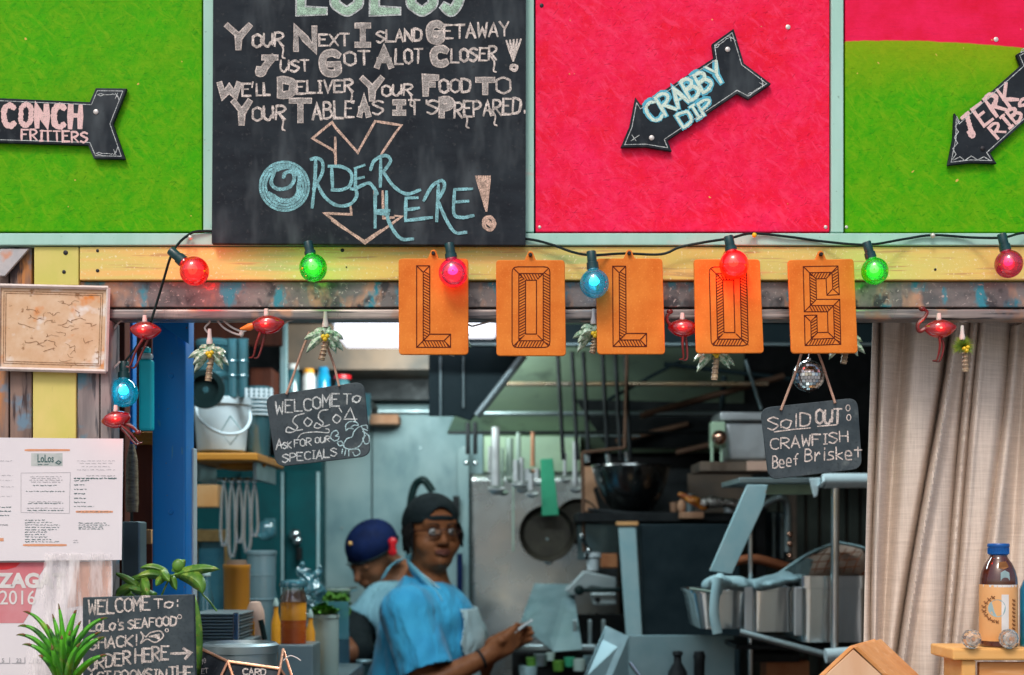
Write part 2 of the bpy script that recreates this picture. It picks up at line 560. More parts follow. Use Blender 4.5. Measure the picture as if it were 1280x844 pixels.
M['blue_post'] = pm('blue_post_paint', (.003, .26, .74), (.003, .19, .62), 3, (1, 1, .4), .38, bm_=.2, spots=[((.002, .06, .25), 9, .55, .7, (1, 1, .3)), ((.06, .30, .58), 60, .64, .70, (2, 1, .3)), ((.16, .12, .10), 90, .70, .74)])
M['cyan'] = pm('cyan_panel_paint', (.01, .78, .88), (.02, .66, .80), 8, rough=.4)
M['redwood'] = pm('red_brown_wood', (.16, .045, .025), (.09, .03, .02), 14, (2, 1, .3), .6)
M['steel'] = pm('brushed_steel', (.80, .84, .85), (.62, .68, .70), 3, (1, 1, 1), .2, 1, .05, .0005, spots=[((.30, .33, .33), 14, .6, .8)])
M['steel_d'] = pm('dull_steel', (.34, .42, .43), (.25, .33, .35), 4, (1, 1, 1), .42, .85, .08, .0008)
M['panel'] = pm('grey_wall_panel', (.17, .28, .30), (.28, .40, .42), 5, (1, 1, .6), .5, .1, .15, .001, spots=[((.13, .22, .25), 9, .55, .8, (1, 1, .5)), ((.38, .50, .50), 2.2, .5, .75)])
M['teal'] = pm('dark_teal_paint', (.004, .085, .095), (.006, .055, .065), 8, rough=.5)
M['black_metal'] = pm('sooty_black_metal', (.015, .018, .02), (.03, .034, .036), 12, rough=.45, metal=.3)
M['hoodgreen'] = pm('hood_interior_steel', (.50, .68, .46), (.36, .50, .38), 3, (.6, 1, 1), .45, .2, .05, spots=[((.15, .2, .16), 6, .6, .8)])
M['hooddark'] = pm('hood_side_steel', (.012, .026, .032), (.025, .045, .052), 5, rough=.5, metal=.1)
M['pale_blue'] = pm('pale_blue_enamel', (.30, .50, .54), (.40, .56, .58), 14, rough=.45, spots=[((.5, .36, .28), 26, .68, .76)])
M['white_plastic'] = pm('white_plastic', (.62, .70, .72), (.55, .64, .67), 10, rough=.4)
M['clear_plastic'] = see_through('clear_teal_plastic', (.55, .86, .92), .12, .15, .45, (.22, .62, .72))
M['white_wire'] = pm('white_wire', (.72, .66, .62), rough=.5)
M['cord'] = pm('dark_green_cord', (.008, .022, .022), rough=.45, bm_=0)
M['socket'] = pm('green_socket', (.004, .055, .06), (.003, .035, .04), 60, rough=.35, bm_=0)
M['copper'] = pm('copper_wire', (.72, .36, .22), (.55, .26, .15), 60, rough=.35, metal=.7)
M['plaque'] = pm('orange_leather', (.80, .24, .035), (.66, .15, .015), 16, rough=.5, bm_=.12, bd=.0004, spots=[((.46, .09, .012), 12, .58, .8), ((.86, .32, .07), 300, .56, .8)])
M['plaque_edge'] = pm('pale_leather_edge', (.75, .38, .20), rough=.6)
M['burn'] = pm('burnt_line', (.10, .012, .006), rough=.7, bm_=0)
M['twine'] = pm('twine', (.48, .32, .24), (.34, .2, .15), 300, rough=.9)
M['paper'] = pm('white_paper', (.80, .76, .78), (.74, .70, .73), 5, rough=.6, bm_=.12, bd=.002)
M['ink'] = pm('dark_teal_ink', (.09, .17, .17), rough=.7, bm_=0)
M['ink_light'] = pm('grey_ink', (.42, .42, .44), rough=.7, bm_=0)
M['ink_orange'] = pm('orange_ink', (.80, .38, .22), rough=.7, bm_=0)
M['logo_bg'] = pm('grey_green_print', (.42, .47, .46), (.55, .58, .56), 90, rough=.7, bm_=0)
M['zagat'] = pm('faded_red_print', (.62, .17, .20), (.68, .32, .34), 7, rough=.6, bm_=0)
M['zagat2'] = pm('strong_red_print', (.72, .05, .06), rough=.6, bm_=0)
M['zagat_peach'] = pm('faded_peach_print', (.72, .42, .32), rough=.6, bm_=0)
M['film'] = see_through('clear_film', (.99, .97, .97), .10, .22, .38, (.92, .88, .88))
M['oldmap'] = pm('old_parchment', (.66, .42, .25), (.74, .54, .37), 30, rough=.7, bm_=.1, spots=[((.72, .25, .06), 22, .58, .70), ((.80, .74, .68), 26, .56, .70), ((.34, .18, .09), 70, .64, .74)])
M['mapline'] = pm('brown_map_ink', (.35, .19, .10), rough=.8, bm_=0)
M['whitestick'] = pm('whitewashed_frame', (.74, .66, .62), (.62, .52, .47), 40, rough=.6)
M['pine'] = pm('orange_pine', (.78, .38, .15), (.66, .28, .09), 5, (1.2, 5, 9), .45, bm_=.1, spots=[((.85, .50, .25), 8, .55, .75, (1, 3, 8))])
M['pine_pale'] = pm('pale_pine', (.76, .50, .32), (.70, .42, .25), 6, (6, 4, 1), .5, bm_=.1)
M['stand_wood'] = pm('stand_pine', (.85, .50, .19), (.78, .40, .12), 6, (1, 4, 8), .45, bm_=.1)
M['skin'] = pm('deep_brown_skin', (.30, .112, .048), (.22, .074, .030), 30, rough=.45, bm_=.1, bd=.0006)
M['skin2'] = pm('brown_skin', (.27, .11, .055), (.21, .08, .04), 30, rough=.45, bm_=.1, bd=.0006)
M['lips'] = pm('lips', (.22, .07, .05), rough=.6, bm_=0)
M['shirt'] = pm('sky_blue_cotton', (.065, .46, .74), (.045, .36, .64), 9, rough=.75, bm_=.3, bd=.002, sheen=.2)
M['shirt_trim'] = pm('pale_blue_cotton', (.22, .56, .70), rough=.75)
M['apron'] = pm('white_apron_cloth', (.60, .76, .78), (.52, .70, .73), 10, rough=.8, bm_=.2)
M['shirt2'] = pm('grey_blue_cotton', (.22, .42, .50), (.16, .34, .42), 9, rough=.8, bm_=.2)
M['black_cloth'] = pm('black_cloth', (.008, .014, .016), (.015, .022, .024), 30, rough=.85)
M['navy'] = pm('navy_cloth', (.003, .012, .062), (.002, .007, .035), 20, rough=.8)
M['hair'] = pm('black_hair', (.007, .006, .006), (.012, .01, .01), 80, (1, 1, .3), .5, bm_=.6, bd=.003)
M['frame_brown'] = pm('tortoise_frame', (.05, .012, .008), rough=.25, bm_=0)
M['lens'] = see_through('spectacle_lens', (.92, .93, .95), .16, .05)
M['eye'] = pm('eye_white', (.42, .38, .35), rough=.2, bm_=0)
M['iris'] = pm('iris', (.02, .012, .01), rough=.15, bm_=0)
M['red_plastic'] = pm('red_plastic', (.62, .010, .018), rough=.35)
M['phone'] = pm('white_phone', (.7, .74, .75), rough=.25, bm_=0)
M['leaf'] = pm('fresh_leaf', (.11, .27, .03), (.04, .13, .015), 34, (1, 1, 1), .4, bm_=.3, spots=[((.22, .34, .05), 60, .54, .66), ((.16, .12, .03), 120, .64, .7)])
M['leaf2'] = pm('spiky_leaf', (.10, .46, .015), (.03, .18, .01), 9, (1, 1, 1), .35, bm_=.3, spots=[((.30, .40, .05), 30, .56, .7), ((.015, .10, .008), 40, .52, .66)])
M['leaf_edge'] = pm('red_brown_leaf_edge', (.20, .06, .03), (.1, .12, .03), 30, rough=.5)
M['frond'] = pm('pale_green_frond', (.66, .80, .66), (.16, .34, .20), 190, (1, 1, 1), .3, bm_=.3, lo=.4, hi=.6, coat=.4)
M['trunk_m'] = pm('painted_palm_trunk', (.45, .34, .20), (.16, .10, .06), 130, (.5, .5, 2), .4)
M['coconut'] = pm('yellow_coconut', (.85, .60, .02), rough=.35, bm_=0)
M['tinsel'] = pm('fuzzy_green_palm', (.16, .36, .06), (.35, .42, .05), 90, rough=.5)
M['linen'] = None
M['blue_cap'] = pm('blue_bottle_cap', (.004, .12, .42), (.004, .08, .32), 30, rough=.35)
M['tea'] = pm('dark_tea_glass', (.055, .012, .006), (.09, .02, .01), 20, rough=.08, coat=1, bm_=0)
M['label'] = pm('cream_orange_label', (.78, .44, .20), (.74, .36, .13), 12, rough=.5, bm_=0)
M['label_w'] = pm('white_label', (.80, .78, .76), rough=.5, bm_=0)
M['label_g'] = pm('grey_green_print2', (.33, .48, .50), rough=.5, bm_=0)
M['label_b'] = pm('brown_print', (.30, .13, .05), rough=.5, bm_=0)
M['bluebottle'] = pm('blue_bottle', (.01, .30, .48), (.01, .16, .36), 20, rough=.15, coat=1)
M['orange_pl'] = pm('orange_plastic', (.75, .30, .03), (.65, .24, .03), 10, rough=.4)
M['sauce'] = pm('red_sauce', (.50, .045, .015), (.62, .16, .02), 6, (1, 1, 3), .3)
M['sauce_y'] = pm('amber_sauce', (.92, .40, .03), (.85, .30, .02), 12, rough=.3)
M['jar_clear'] = see_through('clear_jar', (.95, .93, .9), .12, .06)
M['screw'] = pm('screw_head', (.70, .66, .62), rough=.4, metal=.4)
M['screw_d'] = pm('dark_screw_head', (.03, .03, .035), rough=.5, metal=.6)
M['gold'] = pm('tarnished_gold_frame', (.45, .30, .12), (.28, .18, .07), 40, rough=.5)
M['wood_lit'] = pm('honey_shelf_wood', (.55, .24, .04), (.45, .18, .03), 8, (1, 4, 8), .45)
M['card_brown'] = pm('brown_cardboard', (.52, .30, .19), (.42, .22, .13), 12, rough=.8)
M['bluegrey_cb'] = pm('patinated_steel', (.16, .27, .31), (.22, .34, .37), 7, rough=.4, metal=.7)
M['greenplastic'] = pm('green_board_plastic', (.05, .36, .20), (.04, .30, .17), 20, rough=.5)
M['pan'] = pm('seasoned_pan', (.06, .055, .04), (.035, .03, .025), 25, rough=.5, metal=.5, spots=[((.12, .09, .04), 16, .6, .75)])
M['foil'] = pm('crumpled_foil', (.75, .72, .70), (.55, .52, .5), 30, rough=.3, metal=1, bm_=1, bd=.01)
M['flame'] = pm('yellow_red_wrapper', (.70, .30, .03), (.30, .05, .02), 70, rough=.4)
M['cloth_b'] = pm('pale_blue_cloth', (.40, .58, .60), (.28, .44, .48), 12, rough=.85, bm_=.3)
M['bread'] = pm('tan_checked_cloth', (.52, .38, .30), (.62, .48, .38), 20, rough=.85)
M['redwood2'] = pm('orange_brown_board', (.30, .09, .04), (.36, .13, .06), 8, (1, 3, 6), .5)
M['greens'] = pm('leafy_greens', (.06, .20, .03), (.14, .30, .05), 60, rough=.5, bm_=.5, bd=.004)
M['concrete'] = pm('pavement_concrete', (.34, .33, .31), (.27, .26, .25), 3, rough=.9)
M['tile'] = pm('red_kitchen_tile', (.12, .06, .05), rough=.5)
M['ceiling'] = pm('pale_ceiling', (.30, .32, .30), rough=.8)
M['rag'] = pm('stained_metal_back', (.20, .14, .10), (.09, .08, .07), 5, rough=.6)
M['glassball'] = pm('mirror_tile', (.85, .85, .85), (.6, .62, .62), 200, rough=.16, metal=1, bm_=0)
M['crystal'] = pm('cut_glass_knob', (.90, .86, .80), (.80, .70, .60), 60, rough=.05, rvar=.02, trans=.85, coat=1, bm_=0)

# linen with woven slubs
m, nt, bs = new_mat('natural_linen')
v1 = coords(nt, (1, 1, .03)); v2 = coords(nt, (.05, .05, 1))
a = noise(nt, v1, 420, 3); b = noise(nt, v2, 380, 3)
big = noise(nt, coords(nt), 6, 3)
w = math2(nt, 'ADD', math2(nt, 'MULTIPLY', a, .5), math2(nt, 'MULTIPLY', b, .5))
col = mixc(nt, ramp(nt, w, .36, .64), (.60, .51, .44), (.80, .70, .615))
col = mixc(nt, ramp(nt, big, .4, .7, 0, .3), col, (.64, .545, .47))
nt.links.new(col, bs.inputs['Base Color'])
bs.inputs['Roughness'].default_value = .9
bump(nt, bs, w, .5, .001)
M['linen'] = m
M['ribs'] = pm('green_brown_cladding', (.10, .12, .10), (.05, .06, .055), 4, rough=.6)
M['dark_teal2'] = pm('dark_teal_board', (.03, .045, .05), (.05, .04, .03), 8, rough=.7)  # dark teal mottled with dark brown
M['teal_pic'] = pm('teal_picture', (.02, .17, .26), (.08, .30, .36), 9, rough=.4)
M['white_clear'] = see_through('milky_plastic', (.75, .92, .96), .12, .2, .7, (.45, .68, .74))
M['clear_green'] = see_through('green_tinted_plastic', (.6, .85, .6), .15, .2, .6, (.35, .55, .38))
M['peach_pl'] = pm('peach_plastic', (.72, .48, .36), (.66, .42, .32), 20, rough=.4)
M['cream_pl'] = pm('pale_cream_plastic', (.46, .58, .52), (.40, .54, .50), 12, rough=.4)
M['warm_steel'] = pm('warm_brass_bar', (.55, .38, .22), (.4, .34, .28), 6, rough=.3, metal=.8)
M['rust'] = pm('rusty_rod', (.16, .09, .06), rough=.6, metal=.4)
M['splash'] = pm('bright_splash_steel', (.58, .60, .60), (.48, .53, .54), 2, rough=.27, metal=.9, bm_=.03, spots=[((.30, .34, .36), 5, .58, .75)])
M['greenish'] = pm('greenish_steel', (.34, .46, .38), (.42, .52, .46), 10, rough=.4, metal=.6)
M['dark_steel'] = pm('dark_polished_steel', (.20, .21, .21), (.10, .10, .10), 6, rough=.2, metal=1, bm_=0)
M['steel_satin'] = pm('satin_steel', (.62, .64, .65), (.54, .57, .58), 4, rough=.4, metal=.75, bm_=.03)
M['copper_ball'] = pm('copper_ball', (.72, .40, .28), rough=.2, metal=1, bm_=0)
M['cooler_dark'] = pm('dark_blue_cooler_side', (.010, .022, .028), (.02, .035, .042), 12, rough=.5, metal=.2)
M['satin_grey'] = pm('satin_grey_enamel', (.36, .42, .43), (.28, .35, .36), 12, rough=.4, metal=.3)
M['orange_brown'] = pm('orange_brown_card', (.40, .14, .06), (.5, .22, .1), 16, rough=.6)
M['bluegrey_sat'] = pm('blue_grey_plate', (.22, .36, .40), (.30, .43, .46), 7, rough=.42, metal=.55, bm_=.08)
M['chrome'] = pm('chromed_post', (.80, .80, .80), (.7, .72, .72), 6, rough=.15, metal=1, bm_=0)
M['white_gloss'] = pm('glossy_white_tube', (.62, .74, .76), (.56, .68, .70), 8, rough=.3)
M['steel_pan'] = pm('food_pan_steel', (.80, .82, .82), (.60, .64, .66), 2.5, (1, 1, .15), rough=.2, metal=1, bm_=.30, bd=.02)

# clear film: bright creased streaks over almost invisible plastic
m, nt, bs = new_mat('creased_clear_film')
out = nt.nodes['Material Output']
v = coords(nt, (1, 1, .16), (0, .12, 0))
st_ = noise(nt, v, 44, 5, .6)
fac = ramp(nt, st_, .42, .62, .12, .72)
tr = nt.nodes.new('ShaderNodeBsdfTransparent')
mx = nt.nodes.new('ShaderNodeMixShader')
bs.inputs['Base Color'].default_value = (.90, .86, .86, 1); bs.inputs['Roughness'].default_value = .3
nt.links.new(fac, mx.inputs[0]); nt.links.new(tr.outputs[0], mx.inputs[1]); nt.links.new(bs.outputs[0], mx.inputs[2]); nt.links.new(mx.outputs[0], out.inputs[0])
M['film'] = m

# soft cloth creases: large slanting folds as relief on the shirts
for key, rot_ in (('shirt', .9), ('shirt2', -.7), ('apron', .5), ('cloth_b', 1.2)):
    nt = M[key].node_tree; bs = nt.nodes['Principled BSDF']
    v = coords(nt, (1.6, 1, .55), (0, rot_, 0))
    h1 = noise(nt, v, 16, 4, .55)
    wv = nt.nodes.new('ShaderNodeTexWave'); wv.inputs['Scale'].default_value = 5; wv.inputs['Distortion'].default_value = 9; wv.inputs['Detail'].default_value = 3; wv.inputs['Detail Scale'].default_value = 1.6
    nt.links.new(v, wv.inputs['Vector'])
    hh = math2(nt, 'ADD', math2(nt, 'MULTIPLY', h1, 1.4), math2(nt, 'MULTIPLY', wv.outputs['Fac'], .5))
    for l in list(bs.inputs['Normal'].links): nt.links.remove(l)
    bump(nt, bs, hh, .8, .011)
# ------------------------------------------------------------------ lettering: each letter as chalk or ink strokes
G = {'A': "003960|1353", 'B': "0009|~0939573505|~0545623000", 'C': "~68491805114061", 'D': "0009|~09295867645120 00", 'E': "60000969|0545",
     'F': "000969|0545", 'G': "~6849180511406164|6434", 'H': "0009|6069|0565", 'I': "3039|1959|1050", 'J': "~593523100002|2969",
     'K': "0009|690460", 'L': "090060", 'M': "0009346960", 'N': "00096069", 'O': "~39180705021130516265675839", 'P': "0009|~0949674504",
     'R': "0009|~0949674504|2460", 'S': "~68390735633001", 'T': "3039|0969", 'U': "~09023053 6269", 'V': "093069", 'W': "0910365069",
     'X': "0069|0960", 'Y': "0935|693430", 'Z': "09690060", '!': "3933|3130", '.': "3031", "'": "3937", ':': "3736|3231", '-': "0565",
     '0': "~39180705021130516265675839", '1': "173930", '2': "~072959663300|0060", '6': "~59160311305265440 3", '3': "~0839573563 3001", '5': "6909055562 4000",
     'e': "~03534616031050", 'f': "~695937|3730|1555", 'r': "1610|~134655", 'i': "2620|2928", 's': "~56261443512000", 'k': "0900|550350",
     't': "3831|0666", 'o': "~36150401113051646536", 'l': "2920", 'd': "5950|~5436031051", 'n': "0006|~0436560050", 'a': "~5636031052|5650"}
def glyph(ch):
    out = []
    for st in G.get(ch, "3333").replace(' ', '').split('|'):
        sm = st.startswith('~'); st = st.lstrip('~')
        pts = [(int(st[i]) / 6, int(st[i + 1]) / 9) for i in range(0, len(st) - 1, 2)]
        out.append((pts, sm))
    return out

RC_ = [0]
def ribbon(mb, pts2, w, Yf, zoff=0.0, smooth=False, closed=False, jit=.12, xf=None):
    """flat stroke following 2d pixel points, laid on the plane at depth Y"""
    pts = [Vector((p[0], p[1], 0)) for p in pts2]
    if smooth: pts = catmull(pts, closed, 6)
    elif closed: pts = pts + [pts[0]]
    if smooth and closed: pts = pts + [pts[0]]
    RC_[0] = (RC_[0] + 1) % 50
    zoff = zoff + RC_[0] * .000007
    # resample each leg
    q = []
    for a, b in zip(pts[:-1], pts[1:]):
        n = max(1, int((b - a).length / max(w * 1.6, 2.0)))
        q += [a + (b - a) * (k / n) for k in range(n)]
    q.append(pts[-1])
    N = len(q)
    if N < 2: return
    vs, fs = [], []
    for i in range(N):
        t0 = (q[i] - q[i - 1]).normalized() if i else (q[1] - q[0]).normalized()
        t1 = (q[i + 1] - q[i]).normalized() if i < N - 1 else t0
        t = (t0 + t1)
        t = t.normalized() if t.length > .3 else t1
        nrm = Vector((-t.y, t.x, 0))
        cosv = max(.6, nrm.dot(Vector((-t1.y, t1.x, 0))))
        ww = w / 2 / cosv * (1 + rnd.uniform(-jit, jit))
        p = q[i]
        if i == 0: p = p - t1 * w * .4
        if i == N - 1: p = p + t0 * w * .4
        if i in (0, N - 1): ww *= .75
        for sgn in (1, -1):
            x, y = p.x + nrm.x * ww * sgn, p.y + nrm.y * ww * sgn
            if xf: x, y = xf(x, y)
            Yp = Yf(x, y) if callable(Yf) else Yf
            vs.append(P(x, y, Yp - zoff - .000004 * i / N))
    fs = [(2 * i, 2 * i + 1, 2 * i + 3, 2 * i + 2) for i in range(N - 1)]
    mb.add(vs, fs)

ZI = [0]
def word(mb, text, x0, x1, b0, b1, h, w, Y, jit=.35, tail=0, rise=None, xf=None, gap=.22):
    """text between pixel x0 and x1 on a baseline running from b0 to b1, letters h pixels high"""
    n = len(text)
    adv = (x1 - x0) / (n - gap)
    nar = {"I": .6, "'": .35, "!": .5, '.': .4, ':': .4, 'i': .5, 'l': .5}
    tot = sum(nar.get(c, 1) for c in text) - gap
    adv = (x1 - x0) / tot
    x = x0
    for i, ch in enumerate(text):
        a = nar.get(ch, 1) * adv
        if ch != ' ':
            lw = adv * (1 - gap) * (nar.get(ch, 1) if ch in "I" else 1)
            if ch in "'!.:il": lw = adv * .5
            f = (x - x0) / max(x1 - x0, 1)
            base = b0 + (b1 - b0) * f + rnd.uniform(-jit, jit)
            hh = h * (1 + rnd.uniform(-.05, .05) * (jit > 0))
            sh = rnd.uniform(-.05, .05) * (jit > 0)
            for pts, sm in glyph(ch):
                pp = [(x + p[0] * lw + p[1] * hh * sh, base - p[1] * hh) for p in pts]
                ribbon(mb, pp, w * rnd.uniform(.86, 1.12), Y, .0001, smooth=sm, jit=.2, xf=xf)
        x += a

def chalk_part(parent, name, mat, fn, label=None):
    mb = MB(); fn(mb)
    return mb.build(name, mat, parent, label=label)

def print_text(name, text, px, py, hpx, Y, mat, parent, bold=0.0, squeeze=1.0, rot=0, align='LEFT'):
    """flat printed type from Blender's built-in face, baseline at pixel (px,py), capital height hpx"""
    cu = bpy.data.curves.new(name, 'FONT')
    cu.body = text; cu.size = hpx * S(Y) / .70; cu.offset = bold * S(Y); cu.align_x = align
    cu.resolution_u = 3
    ob = bpy.data.objects.new(name, cu); C.objects.link(ob)
    dg = bpy.context.evaluated_depsgraph_get()
    me = bpy.data.meshes.new_from_object(ob.evaluated_get(dg))
    bpy.data.objects.remove(ob)
    me.name = name
    me.transform(Matrix.Translation(P(px, py, Y)) @ Matrix.Rotation(-rot, 4, 'Y') @ Matrix.Rotation(R(90), 4, 'X') @ Matrix.Scale(squeeze, 4, (1, 0, 0)))
    org = Vector((0, 0, 0)); p = parent
    while p is not None:
        org += p.location; p = p.parent
    me.transform(Matrix.Translation(-org))
    me.materials.clear(); me.materials.append(mat)
    o = bpy.data.objects.new(name, me); C.objects.link(o); o.parent = parent
    return o
# ------------------------------------------------------------------ ground
g = MB(); g.box((0, -45, -.05), (400, 91.9, .1)); g.build('ground', M['concrete'], kind='structure')
# ------------------------------------------------------------------ shop front
front = thing('shop_front', 'wooden shop front of lime and pink painted boards over a serving hatch', 'shop front', (0, 0, 0))
def board(name, x0, y0, x1, y1, Y, d, mat, label=None, bevel=.0015, parent=front):
    mb = MB(); mb.pbox(x0, y0, x1, y1, Y, d)
    return mb.build(name, mat, parent, bevel=bevel, label=label)
board('backing', -420, -330, 1700, 306, .022, .02, M['dark'])
board('painted_panel', -420, -300, 252.2, 289.4, -.002, .018, M['green'], 'lime green painted panel at the left with a fritters arrow')
board('painted_panel', 669.5, -300, 1037, 289.8, -.002, .018, M['pink'], 'hot pink painted panel')
x0w, zW = P(1054, 50, 0).x, P(1054, 51, -.002).z
M['green_pink'] = osb('lime_and_pink_paint', (.06, .40, .003), (.11, .36, .004), (zW, P(1110, 0, 0).x, (.88, .02, .11), (.70, .008, .035)), hi_=(.17, .42, .008), lo_=(.03, .33, .004))
board('painted_panel', 1056.5, -300, 1460, 290.4, -.002, .018, M['green_pink'], 'lime green painted panel with a pink top')
board('batten', 254, -300, 267, 290, -.006, .026, M['mint'], 'mint painted upright strip left of the blackboard')
board('batten', 653, -300, 667.5, 290, -.006, .026, M['mint'], 'mint painted upright strip between blackboard and pink panel')
board('batten', 1039, -300, 1054.5, 290.5, -.006, .026, M['mint'], 'mint painted upright strip right of the pink panel')
board('rail', -420, 291.5, 1700, 306.5, -.009, .029, M['mint'], 'long mint painted rail under the panels')
# yellow boards
board('board', 99.5, 308.5, 1700, 350, -.004, .030, M['yellow'], 'long yellow painted board above the hatch')
board('board', 42.5, 308.5, 98.2, 357, -.003, .029, M['yellowv'], 'short yellow end board at the left')
board('header_backing', -420, 305, 1700, 398, .035, .02, M['dark'])
board('beam', 96, 352.5, 1700, 384, .006, .040, M['beam'], 'weathered grey beam with flakes of teal and coral paint')
lip = MB()
a = P(134, 386, .001); b_ = P(1700, 399, .001)
lip.box(((a.x + b_.x) / 2, .022, (a.z + b_.z) / 2), (b_.x - a.x, .042, abs(a.z - b_.z)))
lip.build('beam_lip', M['lip'], front, bevel=.004, seg=3)
# planks left of the hatch
board('plank', -420, 306.5, 10.5, 1200, .012, .02, M['brown_wood'])
board('plank', 12.5, 306.5, 39.5, 1200, .008, .02, M['brown_wood'], 'brown plank with orange worn paint')
board('plank', 41, 357.5, 95, 1200, .004, .02, M['yellowv'], 'yellow painted upright plank')
board('plank', 96.5, 385.5, 124, 1200, .008, .02, M['grey_wood'], 'grey weathered upright plank')
board('door_jamb', 125.5, 400.5, 139, 1200, .002, .05, M['grey_wood'], 'thin weathered jamb at the left of the hatch')
board('backing', -420, 400, 124, 1200, .036, .02, M['dark'])
br = MB(); br.prism([P(0, 311, -.004), P(36, 311, -.004), P(6, 345, -.004), P(-8, 345, -.004)], .006)
br.build('corner_brace', M['brace'], front, bevel=.001)
# facade right of the opening and below the counter
board('side_wall', 1320, 400, 1700, 1200, .06, .05, M['grey_wood'])
board('lower_wall', 139.5, 930, 1319, 1830, .06, .05, M['grey_wood'])
board('lower_wall', -420, 1201, 139, 1830, .06, .05, M['grey_wood'])
board('lower_wall', 1320, 1201, 1700, 1830, .06, .05, M['grey_wood'])
# screws
for (sx, sy, Y, dk, rr) in [(677, 7, -.002, 1, 2.6), (985, 34, -.002, 0, 3), (674.5, 284, -.002, 0, 2), (1032, 284, -.002, 0, 2.2), (1245, 49.5, -.002, 0, 3),
                     (1058, 284, -.002, 0, 2), (82, 316, -.003, 1, 3), (80, 340, -.003, 1, 2.4), (122, 313.5, -.004, 1, 2), (122, 338.5, -.004, 1, 2.2), (428, 313, -.004, 1, 2.4),
                     (1169, 337, -.004, 1, 1.6), (700, 335, -.004, 1, 1.6), (433, 334, -.004, 1, 1)]:
    mb = MB(); mb.lathe(P(sx, sy, Y), [(rr * .0013, 0), (rr * .0013, .0006), (rr * .0009, .0012)], 12, (0, -1, 0))
    mb.build('screw', M['screw_d' if dk else 'screw'], front, smooth=True)
# customer counter
ct = thing('counter', 'wooden serving counter below the hatch, out of the picture', 'counter', (0, -.1, 1.16))
mb = MB(); mb.box((0.05, -.02, 1.14), (2.6, .72, .04)); mb.build('counter_top', M['steel_d'], ct, bevel=.004)
for x in (-1.15, 0, 1.15):
    mb = MB(); mb.box((x, -.2, .56), (.08, .3, 1.12)); mb.build('bracket', M['grey_wood'], ct, bevel=.003)

# ------------------------------------------------------------------ big blackboard
bb = thing('blackboard', 'large black menu board telling guests to order here', 'blackboard', P(461, 305, -.02))
mb = MB(); mb.prism([P(267, -120, -.022), P(657.5, -120, -.022), P(657, 306.5, -.022), P(264.5, 304.5, -.022)], .014)
bbp = mb.build('board_panel', M['slate'], bb, bevel=.001)
Yb = -.0222
W = 2.7
mbf, mbs = MB(), MB()
def bw(t, x0, x1, b0, b1, h, w=3.0): word(mbs, t, x0, x1, b0, b1, h, w, Yb)
def big(t, x0, x1, b0, b1, h):
    # filled capital: broad grey rubbed stroke with bright chalk edges
    st = random.getstate
    lw = (x1 - x0)
    for pts, sm in glyph(t):
        pp = [(x0 + 3 + p[0] * (lw - 6), b0 - 3 - p[1] * (h - 6)) for p in pts]
        ZI[0] = (ZI[0] + 1) % 12
        ribbon(mbs, pp, 10.0, Yb, .0001, smooth=sm, jit=.04)
        ribbon(mbf, pp, 6.6, Yb, .0005, smooth=sm, jit=.06)
L = [('Y', 282, 314, 62, 32), ('N', 367, 396, 64, 31), ('I', 441, 466, 59, 30), ('G', 534, 554, 54, 27), ('J', 321, 347, 94, 25), ('G', 400, 425, 95, 32),
     ('A', 469, 491, 85, 26), ('C', 539, 560, 83, 25), ('W', 272, 301, 122, 19), ('D', 347, 369, 122, 25), ('Y', 451, 479, 126, 30), ('F', 529, 548, 120, 26),
     ('T', 595, 618, 118, 21), ('Y', 290, 314, 156, 31), ('T', 362, 389, 153, 30), ('A', 447, 463, 146, 25), ('I', 489, 509, 144, 19), ('P', 549, 567, 147, 25)]
for t in L: big(t[0], t[1], t[2], t[3], t[3], t[4])
for t in [("OUR", 316, 354, 59, 57, 16), ("EXT", 399, 436, 57, 57, 14), ("SLAND", 471, 527, 53, 50, 14), ("ETAWAY", 555, 636, 48, 44, 17),
          ("UST", 351, 386, 90, 88, 14), ("OT", 431, 462, 82, 80, 17), ("LOT", 494, 527, 80, 78, 18), ("LOSER", 564, 620, 78, 74, 16),
          ("E", 303, 313, 120, 120, 15), ("LL", 321, 337, 119, 118, 14), ("ELIVER", 371, 441, 117, 114, 15), ("OUR", 478, 515, 120, 118, 13), ("OOD", 550, 588, 116, 115, 17), ("O", 621, 638, 117, 117, 19),
          ("OUR", 316, 356, 151, 148, 16), ("ABLE", 391, 442, 149, 146, 20), ("S", 466, 479, 143, 143, 17), ("T'S", 512, 547, 143, 142, 17), ("REPARED.", 568, 655, 147, 141, 19)]:
    bw(*t)
ribbon(mbs, [(316, 103), (315, 109)], 2.4, Yb, .0002)
# swinging tails of the R's
for tx, ty in ((355, 59), (619, 76), (441, 115), (515, 119), (355, 149), (585, 146), (620, 143)):
    ribbon(mbs, [(tx - 6, ty - 6), (tx - 1, ty + 2), (tx - 2, ty + 12), (tx + 1, ty + 14)], 2.2, Yb, .0004, smooth=True)
# exclamation mark
for i in range(5):
    ribbon(mbs, [(633 + i * 4.5, 51 - i * .4), (641.5, 76)], 2.6, Yb, .0003 + i * .00003)
ribbon(mbs, [(640, 82), (646, 83), (644, 88), (639, 86)], 4, Yb, .0003, smooth=True, closed=True)
mbs.build('lettering', M['chalk'], bbp, label='white chalk capitals saying your next island getaway just got a lot closer')
mbf.build('letter_filling', M['chalk_fill'], bbp, kind='stuff')
